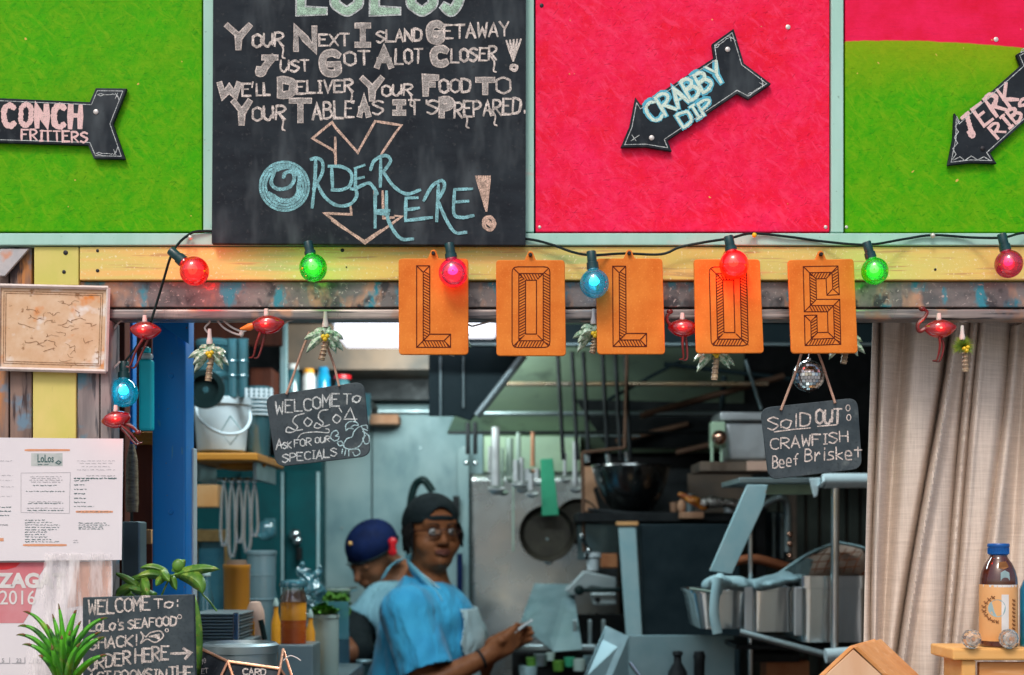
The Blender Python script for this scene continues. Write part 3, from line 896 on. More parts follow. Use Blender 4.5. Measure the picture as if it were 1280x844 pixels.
# cut off name at the top
mg, mg2 = MB(), MB()
for ch, x0, x1 in (('L', 370, 408), ('O', 413, 452), ('L', 462, 500), ('O', 508, 545), ('S', 550, 578)):
    for pts, sm in glyph(ch):
        pp = [(x0 + 6 + p[0] * (x1 - x0 - 10), 14 - p[1] * 46) for p in pts]
        ribbon(mg, pp, 14, Yb, .0001, smooth=sm, jit=.03)
        ribbon(mg2, pp, 9.5, Yb, .0005, smooth=sm, jit=.05)
mg.build('lettering', M['chalk_cool'], bbp, label='big name lettering cut off at the top edge')
mg2.build('letter_filling', M['chalk_green'], bbp, kind='stuff')
# arrow and order here
def q3(pts, ox=255, oy=140, k=3.122): return [(ox + x / k, oy + y / k) for x, y in pts]
mp = MB()
for pl in ([(513, 200), (512, 165), (505, 150), (423, 103), (500, 40), (512, 60), (600, 158), (668, 36), (770, 52), (745, 85), (692, 165)],
           [(512, 100), (514, 205)], [(572, 365), (575, 400), (468, 395), (490, 410), (628, 512), (700, 460), (772, 408), (745, 405)], [(500, 425), (626, 505), (690, 462)],
           [(664, 310), (668, 350)], [(697, 310), (700, 415), (740, 412)]):
    ribbon(mp, q3(pl), 3.1, Yb, .0002)
mp.build('arrow_drawing', M['chalk_warm'], bbp, label='peach chalk outline of a downward arrow')
mp = MB()
for i in range(7):
    ribbon(mp, q3([(1062 + i * 9, 252), (1102, 385)]), 3.0, Yb, .0003 + i * .00002)
ribbon(mp, q3([(1095, 418), (1120, 412), (1134, 438), (1118, 460), (1095, 448)]), 4.6, Yb, .0003, smooth=True, closed=True)
ribbon(mp, q3([(1108, 430), (1118, 438)]), 8, Yb, .0002)
mp.build('exclamation_mark', M['chalk_warm'], bbp, label='large peach chalk exclamation mark')
mo = MB()
for rr in (95, 84, 73):
    ribbon(mo, q3([(314 + rr * 1.0 * math.cos(t * math.pi / 8), 290 + rr * math.sin(t * math.pi / 8)) for t in range(16)]), 3.0, Yb, .0002, smooth=True, closed=True)
ribbon(mo, q3([(275, 235), (262, 275), (285, 300), (330, 295), (352, 265), (345, 235), (318, 238), (310, 255)]), 4.5, Yb, .0003, smooth=True)
ribbon(mo, q3([(282, 225), (330, 215), (372, 250), (368, 300)]), 6, Yb, .00025, smooth=True)
ribbon(mo, q3([(255, 320), (300, 345), (350, 340), (375, 300)]), 6, Yb, .00025, smooth=True)
for pl in ([(418, 185), (440, 180), (462, 195), (462, 235), (440, 280), (428, 300)], [(432, 260), (470, 330), (520, 365), (570, 360), (595, 330), (592, 305), (575, 300)], [(436, 190), (432, 280), (422, 372)],
           [(498, 215), (502, 300)], [(488, 212), (540, 215), (575, 240), (570, 285), (540, 303), (500, 305)], [(592, 222), (590, 300)], [(590, 220), (625, 208)], [(590, 262), (622, 255)], [(590, 300), (640, 278), (662, 295), (676, 320)],
           [(690, 185), (688, 290)], [(650, 225), (665, 190), (705, 170), (728, 190), (700, 235)], [(700, 235), (740, 290), (790, 320), (842, 305)],
           [(668, 312), (668, 450)], [(712, 312), (714, 400), (735, 455), (770, 495), (815, 496)], [(672, 385), (722, 385)], [(672, 395), (720, 398)],
           [(788, 338), (786, 425)], [(788, 336), (832, 335)], [(790, 382), (838, 375)], [(788, 424), (888, 412)],
           [(915, 285), (908, 425)], [(858, 345), (890, 290), (928, 268), (938, 295), (912, 345)], [(912, 345), (945, 420), (980, 470), (1022, 470)],
           [(978, 305), (975, 395), (1005, 412), (1050, 405)], [(978, 303), (1045, 300)], [(975, 352), (1030, 348)]):
    ribbon(mo, q3(pl), 4.2, Yb, .0006, smooth=len(pl) > 2)
mo.build('lettering', M['chalk_blue'], bbp, label='pale blue chalk words order here')

# ------------------------------------------------------------------ arrow signs
def arrow_sign(label, outline, Y, fn_list, screws, loc):
    t = thing('arrow_sign', label, 'arrow sign', P(loc[0], loc[1], Y))
    mb = MB(); mb.prism([P(x, y, Y) for x, y in outline], .008); bd_ = mb.build('board', M['slate'], t, bevel=.001)
    # thin chalk border set in from the edge
    cx = sum(p[0] for p in outline) / len(outline); cy = sum(p[1] for p in outline) / len(outline)
    n = len(outline); ins = []
    area = sum(outline[i][0] * outline[(i + 1) % n][1] - outline[(i + 1) % n][0] * outline[i][1] for i in range(n))
    sg = 1 if area > 0 else -1
    for i in range(n):
        a, b, c = Vector(outline[i - 1]), Vector(outline[i]), Vector(outline[(i + 1) % n])
        d1, d2 = (b - a).normalized(), (c - b).normalized()
        n1, n2 = Vector((-d1.y, d1.x)) * sg, Vector((-d2.y, d2.x)) * sg
        m_ = (n1 + n2).normalized()
        ins.append(b + m_ * 3.4 / max(.45, m_.dot(n1)))
    mb = MB(); ribbon(mb, [(p.x, p.y) for p in ins], .9, Y, .0002, closed=True, jit=.3); mb.build('border', M['chalk_cool'], bd_)
    for nm, mt, fn in fn_list:
        mb = MB(); fn(mb); mb.build(nm, M[mt], bd_)
    for sx, sy, dk in screws:
        mb = MB(); mb.lathe(P(sx, sy, Y), [(.0042, 0), (.0042, .001), (.003, .002)], 14, (0, -1, 0)); mb.build('screw', M['screw_d' if dk else 'screw'], t, smooth=True)
    return t
def scroll(mb, x, y, dx, dy, Y, ang=0):
    c, s_ = math.cos(ang), math.sin(ang)
    for pl in ([(0, 0), (4, -1.5), (8, 0)], [(0, 0), (4, 1.5), (8, 0)], [(9, 0), (15, 0)], [(16, 0), (19, -1), (21, 0)], [(22, -2), (25, 3)], [(25, -2), (22, 5)], [(25, 1), (27, 8)]):
        pp = [(x + (px * dx) * c - (py * dy) * s_, y + (px * dx) * s_ + (py * dy) * c) for px, py in pl]
        ribbon(mb, pp, .9, Y, .0002)
Ya = -.012
conch = [(158.5, 110.5), (141, 155), (156.5, 199), (117, 198), (110, 181.5), (-70, 176), (-80, 200), (-118, 140), (-76, 100), (-68, 122), (-2, 122.5), (112, 127.5), (119.5, 110)]
def t_conch(mb):
    word(mb, "CONCH", 5, 100, 157, 159, 26, 7.0, Ya, .5, gap=.40)
def t_frit(mb):
    word(mb, "FRITTERS", 27, 109, 175, 178, 12.5, 2.7, Ya, .3, gap=.3)
arrow_sign('black arrow board chalked conch fritters on the left green panel', conch, Ya,
           [('lettering', 'chalk_pink', t_conch), ('lettering', 'chalk_pink', t_frit), ('ornament', 'chalk_cool', lambda mb: (scroll(mb, 122, 118.5, 1, 1, Ya), scroll(mb, 120, 192, 1, -1, Ya)))],
           [(120, 140, 0)], (60, 180))
k4 = 2.7225
crab = [(660 + x / k4, y / k4) for x, y in [(700, 97), (735, 215), (828, 285), (750, 338), (712, 318), (475, 478), (490, 515), (400, 500), (315, 502), (345, 430), (365, 330), (385, 358), (632, 197), (625, 150)]]
def rotf(cx, cy, a):
    c, s_ = math.cos(a), math.sin(a)
    return lambda x, y: (cx + (x - cx) * c - (y - cy) * s_, cy + (x - cx) * s_ + (y - cy) * c)
f1 = rotf(811, 152, R(-31)); f2 = rotf(851, 158, R(-31))
def t_crab(w): return lambda mb: (word(mb, "CRABBY", 815, 921, 156, 156, 25, w, Ya - (.0004 if w < 5 else 0), .4, xf=f1, gap=.2), word(mb, "DIP", 853, 898, 161, 161, 17, w * .85, Ya - (.0004 if w < 5 else 0), .3, xf=f2, gap=.2))
arrow_sign('black arrow board chalked crabby dip on the pink panel', crab, Ya,
           [('lettering_edge', 'chalk_blue2', t_crab(8.2)), ('lettering', 'chalk_green2', t_crab(4.2)), ('ornament', 'chalk_cool', lambda mb: (scroll(mb, 893, 60, 1, 1, Ya, R(-35)), scroll(mb, 934, 120, 1, -1, Ya, R(-35)), ribbon(mb, [(789, 176), (799, 169)], 1, Ya, .0002), ribbon(mb, [(790, 169), (795, 176)], 1, Ya, .0002)))],
           [(909.5, 62, 0), (814.5, 172.5, 0)], (850, 186))
k5 = 2.724
jerk = [(1030 + x / k5, y / k5) for x, y in [(655, 185), (670, 222), (462, 408), (444, 384), (440, 470), (421, 563), (500, 554), (589, 557), (566, 521), (760, 345), (800, 380), (860, 260), (790, 120), (720, 150)]]
f3 = rotf(1214, 174, R(-38)); f4 = rotf(1251, 176, R(-40))
arrow_sign('black arrow board chalked jerk ribs on the right green panel', jerk, Ya,
           [('lettering', 'chalk_pink', lambda mb: (word(mb, "JERK", 1217, 1290, 171, 171, 25, 5.4, Ya, .4, xf=f3, gap=.34), word(mb, "RIBS", 1250, 1310, 171, 171, 18, 4.2, Ya, .3, xf=f4, gap=.34))),
            ('ornament', 'chalk_cool', lambda mb: (ribbon(mb, [(1196, 146), (1199, 152), (1194, 158), (1198, 165), (1193, 172), (1197, 179), (1191, 186), (1195, 193), (1190, 200)], 1, Ya, .0002),
                                                   ribbon(mb, [(1192, 200), (1200, 196), (1206, 201), (1214, 195), (1222, 200), (1230, 196), (1238, 201)], 1, Ya, .0002), scroll(mb, 1276, 66, 1, 1, Ya, R(-50))))],
           [(1228.5, 186, 1)], (1230, 205))

# ------------------------------------------------------------------ leather letter plaques
def offset_line(pts, d, closed):
    n = len(pts); out = []
    for i in range(n):
        b = Vector(pts[i])
        if closed or 0 < i < n - 1:
            a, c = Vector(pts[i - 1]), Vector(pts[(i + 1) % n])
            d1, d2 = (b - a).normalized(), (c - b).normalized()
            n1, n2 = Vector((d1.y, -d1.x)), Vector((d2.y, -d2.x))
            m_ = (n1 + n2).normalized()
            out.append(b + m_ * d / max(.4, m_.dot(n1)))
        else:
            dd = (Vector(pts[1]) - b).normalized() if i == 0 else (b - Vector(pts[-2])).normalized()
            e = -abs(d) if i == 0 else abs(d)
            out.append(b + Vector((dd.y, -dd.x)) * d + dd * e)
    return out
def plaque(label, corners, ridge, closed, hw, Y, k):
    cx = sum(c[0] for c in corners) / 4; cy = sum(c[1] for c in corners) / 4
    t = thing('letter_plaque', label, 'plaque', P(cx, corners[2][1], Y), 'orange letter plaques hung in a row under the panels')
    out = []; rad = 5.0
    for i in range(4):
        a, b, c = Vector(corners[i - 1]), Vector(corners[i]), Vector(corners[(i + 1) % 4])
        d1, d2 = (a - b).normalized(), (c - b).normalized()
        for u in (0, .25, .5, .75, 1):
            p = b + d1 * rad * (1 - u) ** 2 + d2 * rad * u ** 2
            out.append(p)
    tl, tr = Vector(corners[0]), Vector(corners[1])
    mid = (tl + tr) / 2
    # hanging tab between the upper corners
    i0 = 5
    tab = [mid + Vector((-7, 0)), mid + Vector((-5, -5)), mid + Vector((-3, -10)), mid + Vector((0, -11.5)), mid + Vector((3, -10)), mid + Vector((5, -5)), mid + Vector((7, 0))]
    out = out[:5] + tab + out[5:]
    mb = MB(); mb.prism([P(p.x, p.y, Y) for p in out], .006)
    le_ = mb.build('leather', M['plaque'], t, bevel=.0016, seg=3)
    # pale cut edge
    mb = MB(); mb.lathe(P(mid.x, mid.y - 6, Y - .0005), [(.0032, 0), (.0032, .004), (.002, .0055)], 12, (0, -1, 0)); mb.build('nail', M['screw_d'], t, smooth=True)
    mb = MB()
    l1, l2 = offset_line(ridge, hw, closed), offset_line(ridge, -hw, closed)
    rr = [Vector(p) for p in ridge]
    w = 1.25
    def ln(pp, cl=False, sm=False, ww=w): ribbon(mb, [(p.x, p.y) for p in pp], ww, Y, .0002, closed=cl, smooth=sm, jit=0)
    if closed:
        for l, r_ in ((l1, 0), (l2, 0)):
            big_ = abs(l[0].x - l[2].x) > abs(ridge[0][0] - ridge[2][0])
            if big_:
                o2 = []
                n = len(l)
                for i in range(n):
                    a, b, c = l[i - 1], l[i], l[(i + 1) % n]
                    d1, d2 = (a - b).normalized(), (c - b).normalized()
                    for u in (0, .33, .66, 1): o2.append(b + d1 * 7 * (1 - u) ** 2 + d2 * 7 * u ** 2)
                ln(o2, True)
            else: ln(l, True)
        ln(rr, True)
        for a, b in zip(l1, l2):
            m_ = (a + b) / 2
            ln([m_ + (a - m_) * .8, m_ + (b - m_) * .8])
    else:
        ln(l1 + l2[::-1], True); ln(rr)
        for e, s_ in ((0, 0), (-1, -1)):
            ln([rr[e], l1[e]]); ln([rr[e], l2[e]])
        for i in range(1, len(rr) - 1): ln([l1[i], l2[i]])
    # hatching on the faces turned right and down
    n = len(rr)
    for i in range(n if closed else n - 1):
        a, b = rr[i], rr[(i + 1) % n]
        d = (b - a).normalized(); nn = Vector((d.y, -d.x))
        if nn.x + nn.y < 0: off = l2; nn = -nn
        else: off = l1
        oa, ob = off[i], off[(i + 1) % n]
        Ln = (b - a).length
        st = 3.6
        kk = int((Ln + 6) / st)
        for j in range(kk + 1):
            # slanted line from ridge to rim, clipped to the trapezoid
            s0 = j * st - 1.5
            p0 = a + d * s0; 
            sl = 4.5 if abs(d.y) > abs(d.x) else 4.5
            p1 = p0 + nn * hw + d * sl
            t0, t1 = 0.0, 1.0
            for (e0, e1, inside) in ((a, oa, (a + b + oa + ob) / 4), (b, ob, (a + b + oa + ob) / 4)):
                ev = e1 - e0; en = Vector((ev.y, -ev.x))
                if (inside - e0).dot(en) < 0: en = -en
                f0, f1_ = (p0 - e0).dot(en), (p1 - e0).dot(en)
                if f0 < 0 and f1_ < 0: t0 = 2
                elif f0 < 0: t0 = max(t0, f0 / (f0 - f1_))
                elif f1_ < 0: t1 = min(t1, f0 / (f0 - f1_))
            if t0 < t1 - .1:
                ln([p0 + (p1 - p0) * t0, p0 + (p1 - p0) * t1], ww=1.15)
    mb.build('burnt_letter', M['burn'], le_)
Yp = -.034
plaque('orange leather plaque with the letter L below a magenta bulb', [(498, 323), (585.5, 323), (585.5, 443.5), (498.5, 443.5)], [(529, 340.5), (529, 426), (555, 426)], False, 8.2, Yp, 0)
plaque('orange leather plaque with the letter O between two L plaques', [(620, 325), (706, 325), (707.5, 445), (620.5, 445)], [(648.5, 342), (679, 342), (679, 426), (648.5, 426)], True, 8.4, Yp, 1)
plaque('orange leather plaque with the letter L right of a blue bulb', [(745, 323), (828, 323), (831.5, 443), (746.5, 443)], [(774, 341), (774.5, 425), (800, 425)], False, 8.2, Yp, 2)
plaque('orange leather plaque with the letter O glowing under a red bulb', [(867, 324), (950, 324), (955, 441.5), (870, 442)], [(895, 342), (925, 342), (927, 424), (897, 424)], True, 8.2, Yp, 3)
plaque('orange leather plaque with the letter S above a mirror ball', [(984.5, 325), (1067.5, 323.5), (1072.5, 441.5), (989, 442)], [(1041, 361), (1040, 340.5), (1012, 341), (1013, 382), (1042, 382), (1043, 423), (1014, 424), (1013.5, 402)], False, 7.8, Yp, 4)
# ------------------------------------------------------------------ black light string and its globe bulbs
cord = thing('light_cord', 'dark green cord of the bulb string looping along the mint rail', 'cord', P(900, 300, -.02))
def wire(name, pts, r, mat, parent, Y=-.02, sm=True, n=8, label=None):
    p3 = [P(p[0], p[1], p[2] if len(p) > 2 else Y) for p in pts]
    if sm: p3 = catmull(p3, n=5)
    mb = MB(); mb.tube(p3, r, n); return mb.build(name, mat, parent, smooth=True, label=label)
wire('cord', [(189, 401, -.012), (198, 372, -.016), (206, 345, -.03), (213, 322, -.05), (222, 306, -.03), (234, 295, -.014), (250, 289, -.014), (300, 292, -.004), (383, 306, -.003), (470, 296, -.003), (562, 305, -.003), (620, 298, -.003), (660, 299, -.014),
              (690, 306, -.016), (715, 315, -.02), (740, 319, -.05), (780, 317, -.022), (826, 318, -.02), (850, 309, -.02), (880, 303, -.025), (912, 298, -.05), (940, 292, -.016), (985, 296, -.014), (1030, 302, -.014), (1084, 306, -.04), (1130, 299, -.016),
              (1166, 294, -.014), (1215, 297, -.016), (1254, 297, -.045), (1285, 291, -.015), (1340, 300, -.015), (1400, 296, -.014)], .0021, M['cord'], cord)
for (x, y) in ((238, 297), (943, 294), (1166, 294.5)):
    mb = MB(); mb.ball(P(x, y, -.018), .004, 12, 8); mb.build('cable_clip', M['screw' if x != 943 else 'coconut'], cord, smooth=True)
wire('cord', [(190, 400, .02), (176, 425, .03), (162, 445, .03), (154, 455, .03)], .0018, M['cord'], cord)

SH = {'red': ((.95, .02, .01), (.9, .02, .01)), 'green': ((.06, .9, .05), (.02, .75, .02)), 'magenta': ((.85, .02, .16), (.7, .01, .12)), 'blue': ((.02, .6, .8), (.0, .5, .68)), 'wine': ((.7, .01, .08), (.5, .01, .06)), 'dim': ((.15, .02, .02), (.06, .01, .01))}
def globe(label, col, c, s, Y, lit, glow=0.0, r=18.3, bodyf=.38, power=0):
    """c: centre pixel of the globe, s: centre pixel of the socket"""
    cc, ss = P(c[0], c[1], Y), P(s[0], s[1], Y)
    t = thing('globe_bulb', label, 'light bulb', cc, 'coloured globe bulbs on the light string')
    ax = (cc - ss).normalized()
    k = S(Y); rr = r * k
    d = (cc - ss).length
    mb = MB()
    prof = []
    n = 16
    # neck then globe, measured along the axis from the socket
    neck = .34
    prof.append((rr * .34, d - rr * 1.22)); prof.append((rr * .36, d - rr * 1.08))
    for i in range(n + 1):
        a = math.pi * (.13 + .87 * i / n)
        prof.append((max(rr * math.sin(a), .0002), d - rr * math.cos(a)))
    mb.lathe(ss, prof, 32, ax, cap=False)
    tint, body = SH[col]
    key = 'bulb_' + col + str(lit)
    if key not in M: M[key] = see_through('bulb_glass_' + col, tint, .09, .03, bodyf, body, glow=lit, glow_col=body)
    mb.build('glass', M[key], t, smooth=True)
    mb = MB(); h = d - rr * 1.1
    mb.lathe(ss, [(rr * .30, -11 * k), (rr * .33, -10 * k), (rr * .33, h * .3), (rr * .40, h * .35), (rr * .42, h + .002), (rr * .35, h + .003)], 20, ax)
    so_ = mb.build('socket', M['socket'], t, smooth=True)
    if power:
        mb = MB()
        side = ax.cross(Vector((0, 1, 0))).normalized()
        base = cc - ax * rr * .5
        pts = [base, base + ax * rr * .35 + side * rr * .22, cc + side * rr * .1, cc - side * rr * .12, base + ax * rr * .35 - side * rr * .22, base + ax * rr * .02]
        mb.tube(catmull(pts, n=4), rr * .13, 8)
        mb.build('filament', M['hot_' + col], so_, smooth=True)
        ld = bpy.data.lights.new('bulb_light', 'POINT'); ld.energy = power; ld.color = {'red': (1, .03, .02), 'green': (.25, 1, .05), 'magenta': (1, .03, .2), 'blue': (.1, .7, 1), 'wine': (1, .03, .12)}[col]
        ld.shadow_soft_size = rr * .45
        lo = bpy.data.objects.new('bulb_light', ld); C.objects.link(lo); lo.parent = t
    return t
for c_, v in {'red': (1, .55, .42), 'green': (.8, 1, .7), 'magenta': (1, .7, .8), 'blue': (.6, .95, 1), 'wine': (1, .65, .75)}.items():
    M['hot_' + c_] = emit('hot_filament_' + c_, v, 6.0)
globe('lit red globe bulb tilted at the upper left of the hatch', 'red', (243, 339), (221, 320), -.05, .10, bodyf=.12, power=.30)
globe('bright green globe bulb below the big blackboard', 'green', (391.5, 335), (387, 313), -.05, .0, bodyf=.3, power=.09, r=17.5)
globe('magenta globe bulb in front of the first L plaque', 'magenta', (566.5, 341), (563, 315), -.055, .06, bodyf=.3, power=.08)
globe('blue globe bulb between the O plaque and the second L plaque', 'blue', (743, 354.5), (740, 325), -.055, .04, bodyf=.25, power=.03)
globe('glowing red globe bulb in front of the second O plaque', 'red', (917.5, 331), (912.5, 306), -.055, .12, bodyf=.14, power=.38)
globe('green globe bulb right of the S plaque', 'green', (1093.5, 339), (1086, 313), -.05, .0, bodyf=.3, power=.09, r=17)
globe('deep magenta globe bulb at the right edge of the picture', 'wine', (1261, 330), (1254.5, 303), -.05, .06, power=.05, r=17.5)
globe('blue globe bulb hanging inside the hatch at the left', 'blue', (154.5, 491), (155, 463), .03, .05, bodyf=.25, power=.03)
globe('unlit dark red bulb half hidden behind the beam at right', 'dim', (1269, 392), (1266, 372), .075, 0, r=15)

# ------------------------------------------------------------------ white novelty string: flamingos and palms under the beam
ws = thing('white_light_cord', 'white cord of the flamingo and palm light string under the beam', 'cord', P(600, 400, .06))
YW = .02
for pts in ([(124, 404), (140, 412), (150, 402), (164, 399), (178, 402)], [(178, 402), (186, 396), (215, 395), (245, 394), (262, 401), (256, 410), (262, 418)],
            [(268, 396), (280, 410), (296, 418), (303, 418)], [(274, 396), (288, 408), (300, 414), (304, 416)], [(302, 416), (318, 408), (335, 404), (352, 406), (362, 401), (385, 398)],
            [(385, 398), (430, 394), (520, 400), (560, 396), (590, 408)], [(590, 408), (640, 396), (700, 395), (730, 402)], [(730, 402), (790, 394), (830, 397), (850, 399), (868, 397), (890, 440)],
            [(868, 397), (940, 396), (965, 399), (1010, 396), (1068, 402)], [(1165, 402), (1169, 397), (1180, 394), (1192, 396), (1202, 402), (1210, 400), (1219, 394)], [(1072, 400), (1110, 394), (1150, 392), (1168, 400)],
            [(147, 512), (139, 500), (136, 470), (150, 452)]):
    wire('cord', pts, .0016, M['white_wire'], ws, YW)
for (x, y) in ((302, 417),):
    mb = MB(); mb.ball(P(x, y, YW), .004, 10, 8, (1, 1, 1.5)); mb.build('cable_joint', M['white_wire'], ws, smooth=True)
M['flamingo'] = see_through('red_clear_plastic', (.75, .01, .02), .08, .08, .6, (.42, .004, .012), glow=.07, glow_col=(1, .01, .02))
M['flamingo_leg'] = pm('dark_red_plastic', (.17, .012, .010), (.10, .01, .008), 60, rough=.3, bm_=0)
M['beak'] = pm('orange_beak', (.75, .22, .02), rough=.35, bm_=0)
M['hot_f'] = emit('hot_mini_lamp', (1, .6, .45), 7)
def flamingo(label, cx, cy, fl=1, size=1.0, rot=0.0, legs=((4, 8), (2, 20), (6, 34)), neck=((-14, 0), (-22, 4), (-24, -4), (-17, -12), (-14, -19), (-20, -22)), beak=None, Y=-.016):
    o = P(cx, cy, Y); k = S(Y) * size * 1.1
    t = thing('flamingo_light', label, 'flamingo light', o, 'red plastic flamingo lights under the beam')
    c_, s_ = math.cos(rot), math.sin(rot)
    def q(x, y, d=0):
        x *= fl
        return o + Vector(((x * c_ - y * s_) * k, d * k, -(x * s_ + y * c_) * k))
    mb = MB()
    N = 14; pts = []; rs = []
    for i in range(N + 1):
        u = i / N
        pts.append(q(-16 + 36 * u, 1.5 * math.sin(u * 3) - 3 * u))
        rs.append(max(.4, 12 * math.sin(math.pi * min(u * .92 + .05, 1)) ** .75) * k)
    mb.tube(pts, rs, 16, flat=.9)
    mb.build('body', M['flamingo'], t, smooth=True, sub=0)
    for sg in (-1, 1):
        mb = MB(); mb.ball(q(3, -1, sg * 8), 9 * k, 14, 8, (1.35, .35, .72)); mb.build('wing', M['flamingo'], t, smooth=True)
    for sg in (-1, 1):
        mb = MB(); mb.tube(catmull([q(legs[0][0] + sg * 2, legs[0][1], sg * 3), q(legs[1][0] + sg * 3, legs[1][1], sg * 3), q(legs[2][0] + sg * 2.5, legs[2][1], sg * 2), q(legs[2][0] + sg * 2.5 - 5, legs[2][1] + 2, sg * 2)], n=4), [1.7 * k, .9 * k], 7)
        mb.build('leg', M['flamingo_leg'], t, smooth=True)
    if neck:
        mb = MB(); pp = catmull([q(*p) for p in neck], n=5); mb.tube(pp, [2.6 * k, 1.7 * k], 8)
        mb.ball(pp[-1], 3.1 * k, 10, 8, (1.3, 1, 1)); mb.build('neck', M['flamingo_leg'], t, smooth=True)
    if beak:
        mb = MB(); mb.tube([q(-12, 0), q(-20, 3), q(-30, 5)], [3.5 * k, 4.5 * k, 1 * k], 10); mb.build('beak', M['beak'], t, smooth=True)
    mb = MB(); mb.lathe(q(0, -8), [(2.6 * k, 0), (3 * k, 3 * k), (2.4 * k, 10 * k)], 12); mb.build('socket', M['white_wire'], t, smooth=True)
    mb = MB(); mb.ball(q(-2, 1, -9.2), 2.2 * k, 10, 8, (1.4, .6, 1.0)); mb.build('mini_lamp', M['hot_f'], t, smooth=True)
    ld = bpy.data.lights.new('mini_light', 'POINT'); ld.energy = .04; ld.color = (1, .08, .05); ld.shadow_soft_size = .004
    lo = bpy.data.objects.new('mini_light', ld); C.objects.link(lo); lo.parent = t; lo.location = (0, -.024, 0)
    return t
flamingo('red flamingo light above the blue bulb at the far left, its legs hanging straight down', 180, 413, 1, .95, .12, ((4, 8), (-3, 26), (-8, 44)), neck=None)
flamingo('red flamingo light with an orange beak between two palms', 333, 406, 1, 1.0, .0, ((-4, 8), (-8, 22), (-12, 36)), neck=None, beak=True)
flamingo('red flamingo light between the second L plaque and the second O plaque', 852, 410, 1, .95, .1, ((4, 8), (6, 22), (8, 36)), neck=((-10, -2), (-16, -4), (-19, -10), (-16, -18)))
flamingo('red flamingo light with curved neck in front of the linen curtain', 1173, 411, 1, .98, .05, ((2, 8), (5, 20), (2, 36)))
flamingo('red flamingo light low at the left just above the menu', 147, 524, -1, .9, -.3, ((0, 8), (-8, 22), (-14, 36)), neck=((-4, 6), (-14, 14), (-20, 24)))

def palm(label, cx, cy, size=1.0, rot=0, Y=-.012, tr=38, fronds=12, fuzzy=False, sock=True):
    o = P(cx, cy, Y); k = S(Y) * size * .98
    t = thing('palm_light', label, 'palm tree light', o, 'little palm tree lights under the beam')
    c_, s_ = math.cos(rot), math.sin(rot)
    def q(x, y, d=0): return o + Vector(((x * c_ - y * s_) * k, d * k, -(x * s_ + y * c_) * k))
    mb = MB()
    pts = [q(1, 2), q(2, 12), q(0, 22), q(-2, tr)]
    mb.tube(catmull(pts, n=5), [3.0 * k, 4.2 * k], 10); 
    for i in range(5):
        a = q(1.5 - i * .7, 8 + i * (tr - 9) / 4.6); mb.tube([a, a + Vector((0, 0, -1.6 * k))], [4.3 * k, 4.9 * k], 10)
    mb.build('trunk', M['trunk_m'], t, smooth=True)
    if fuzzy:
        mb = MB()
        for i in range(520):
            th = rnd.uniform(0, 2 * math.pi); ph = rnd.uniform(-.6, 1.2); L_ = rnd.uniform(12, 20)
            d = Vector((math.cos(th) * math.cos(ph), math.sin(th) * math.cos(ph) * .8, math.sin(ph) * 1.0))
            a = q(0, -2); b = a + d * L_ * k + Vector((0, 0, -3 * k))
            sd_ = d.cross(Vector((0, 1, .3))).normalized() * .55 * k
            mb.add([a - sd_, a + sd_, b], [(0, 1, 2)])
        mb.build('tinsel_crown', M['tinsel'], t, kind='stuff')
    else:
        for i in range(fronds):
            a0 = -215 + 250 * i / (fronds - 1)          # degrees, fan from left down over the top to right down
            a = R(a0) + rnd.uniform(-.08, .08)
            L_ = (21 if i % 2 else 27) * rnd.uniform(.92, 1.05); w_ = 5.0
            dep = rnd.uniform(-7, 1) if i % 2 else rnd.uniform(-3, 3)
            dx, dy = math.cos(a), math.sin(a)
            vs, fs = [], []
            n = 7
            for j in range(n + 1):
                u = j / n
                x, y = dx * L_ * u, dy * L_ * u * .85 + 13 * u * u
                if dy < -.5: y += 2 * u * u
                ww = w_ * math.sin(math.pi * min(.1 + u * .9, 1)) ** .7 + .15
                # perpendicular in the picture plane
                tx, ty = dx * L_, dy * L_ * .85 + 26 * u
                tl = math.hypot(tx, ty); nx, ny = -ty / tl, tx / tl
                vs += [q(x + nx * ww, y + ny * ww, dep * u * 1.5 + 1.6), q(x, y, dep * u * 1.5 - 1.2), q(x - nx * ww, y - ny * ww, dep * u * 1.5 + 1.6)]
            for j in range(n):
                b = j * 3
                fs += [(b, b + 1, b + 4, b + 3), (b + 1, b + 2, b + 5, b + 4)]
            mb = MB(); mb.add(vs, fs)
            ob = mb.build('frond', M['frond'], t, smooth=True)
            m_ = ob.modifiers.new('thick', 'SOLIDIFY'); m_.thickness = .0009
    for dx, dy in ((-1, 3), (4, 2), (1.5, 6)):
        mb = MB(); mb.ball(q(dx, dy, -7), 3.1 * k, 12, 8); mb.build('coconut', M['coconut'], t, smooth=True)
    if sock:
        mb = MB(); mb.lathe(q(0, -10), [(4 * k, 0), (4.2 * k, 4 * k), (3 * k, 9 * k), (2.2 * k, 20 * k)], 12); mb.build('socket', M['white_wire'], t, smooth=True)
palm('pale green palm light hanging right of the blue post', 262, 440, .98, .0)
palm('pale green palm light from which the welcome slate hangs', 406, 419, 1.0, .08, tr=32)
palm('palm light mostly hidden behind the first L plaque', 566, 416, .98, tr=30)
palm('palm light peeping out left of the second L plaque', 742, 415, .98, tr=28)
palm('palm light whose trunk shows below the second O plaque', 893, 440, 1.0, -.05, tr=36)
palm('palm light mostly hidden behind the S plaque', 1056, 424, .98, tr=32)
palm('fuzzy tinsel palm light in front of the curtain', 1204, 434, .92, -.15, fuzzy=True, tr=34)

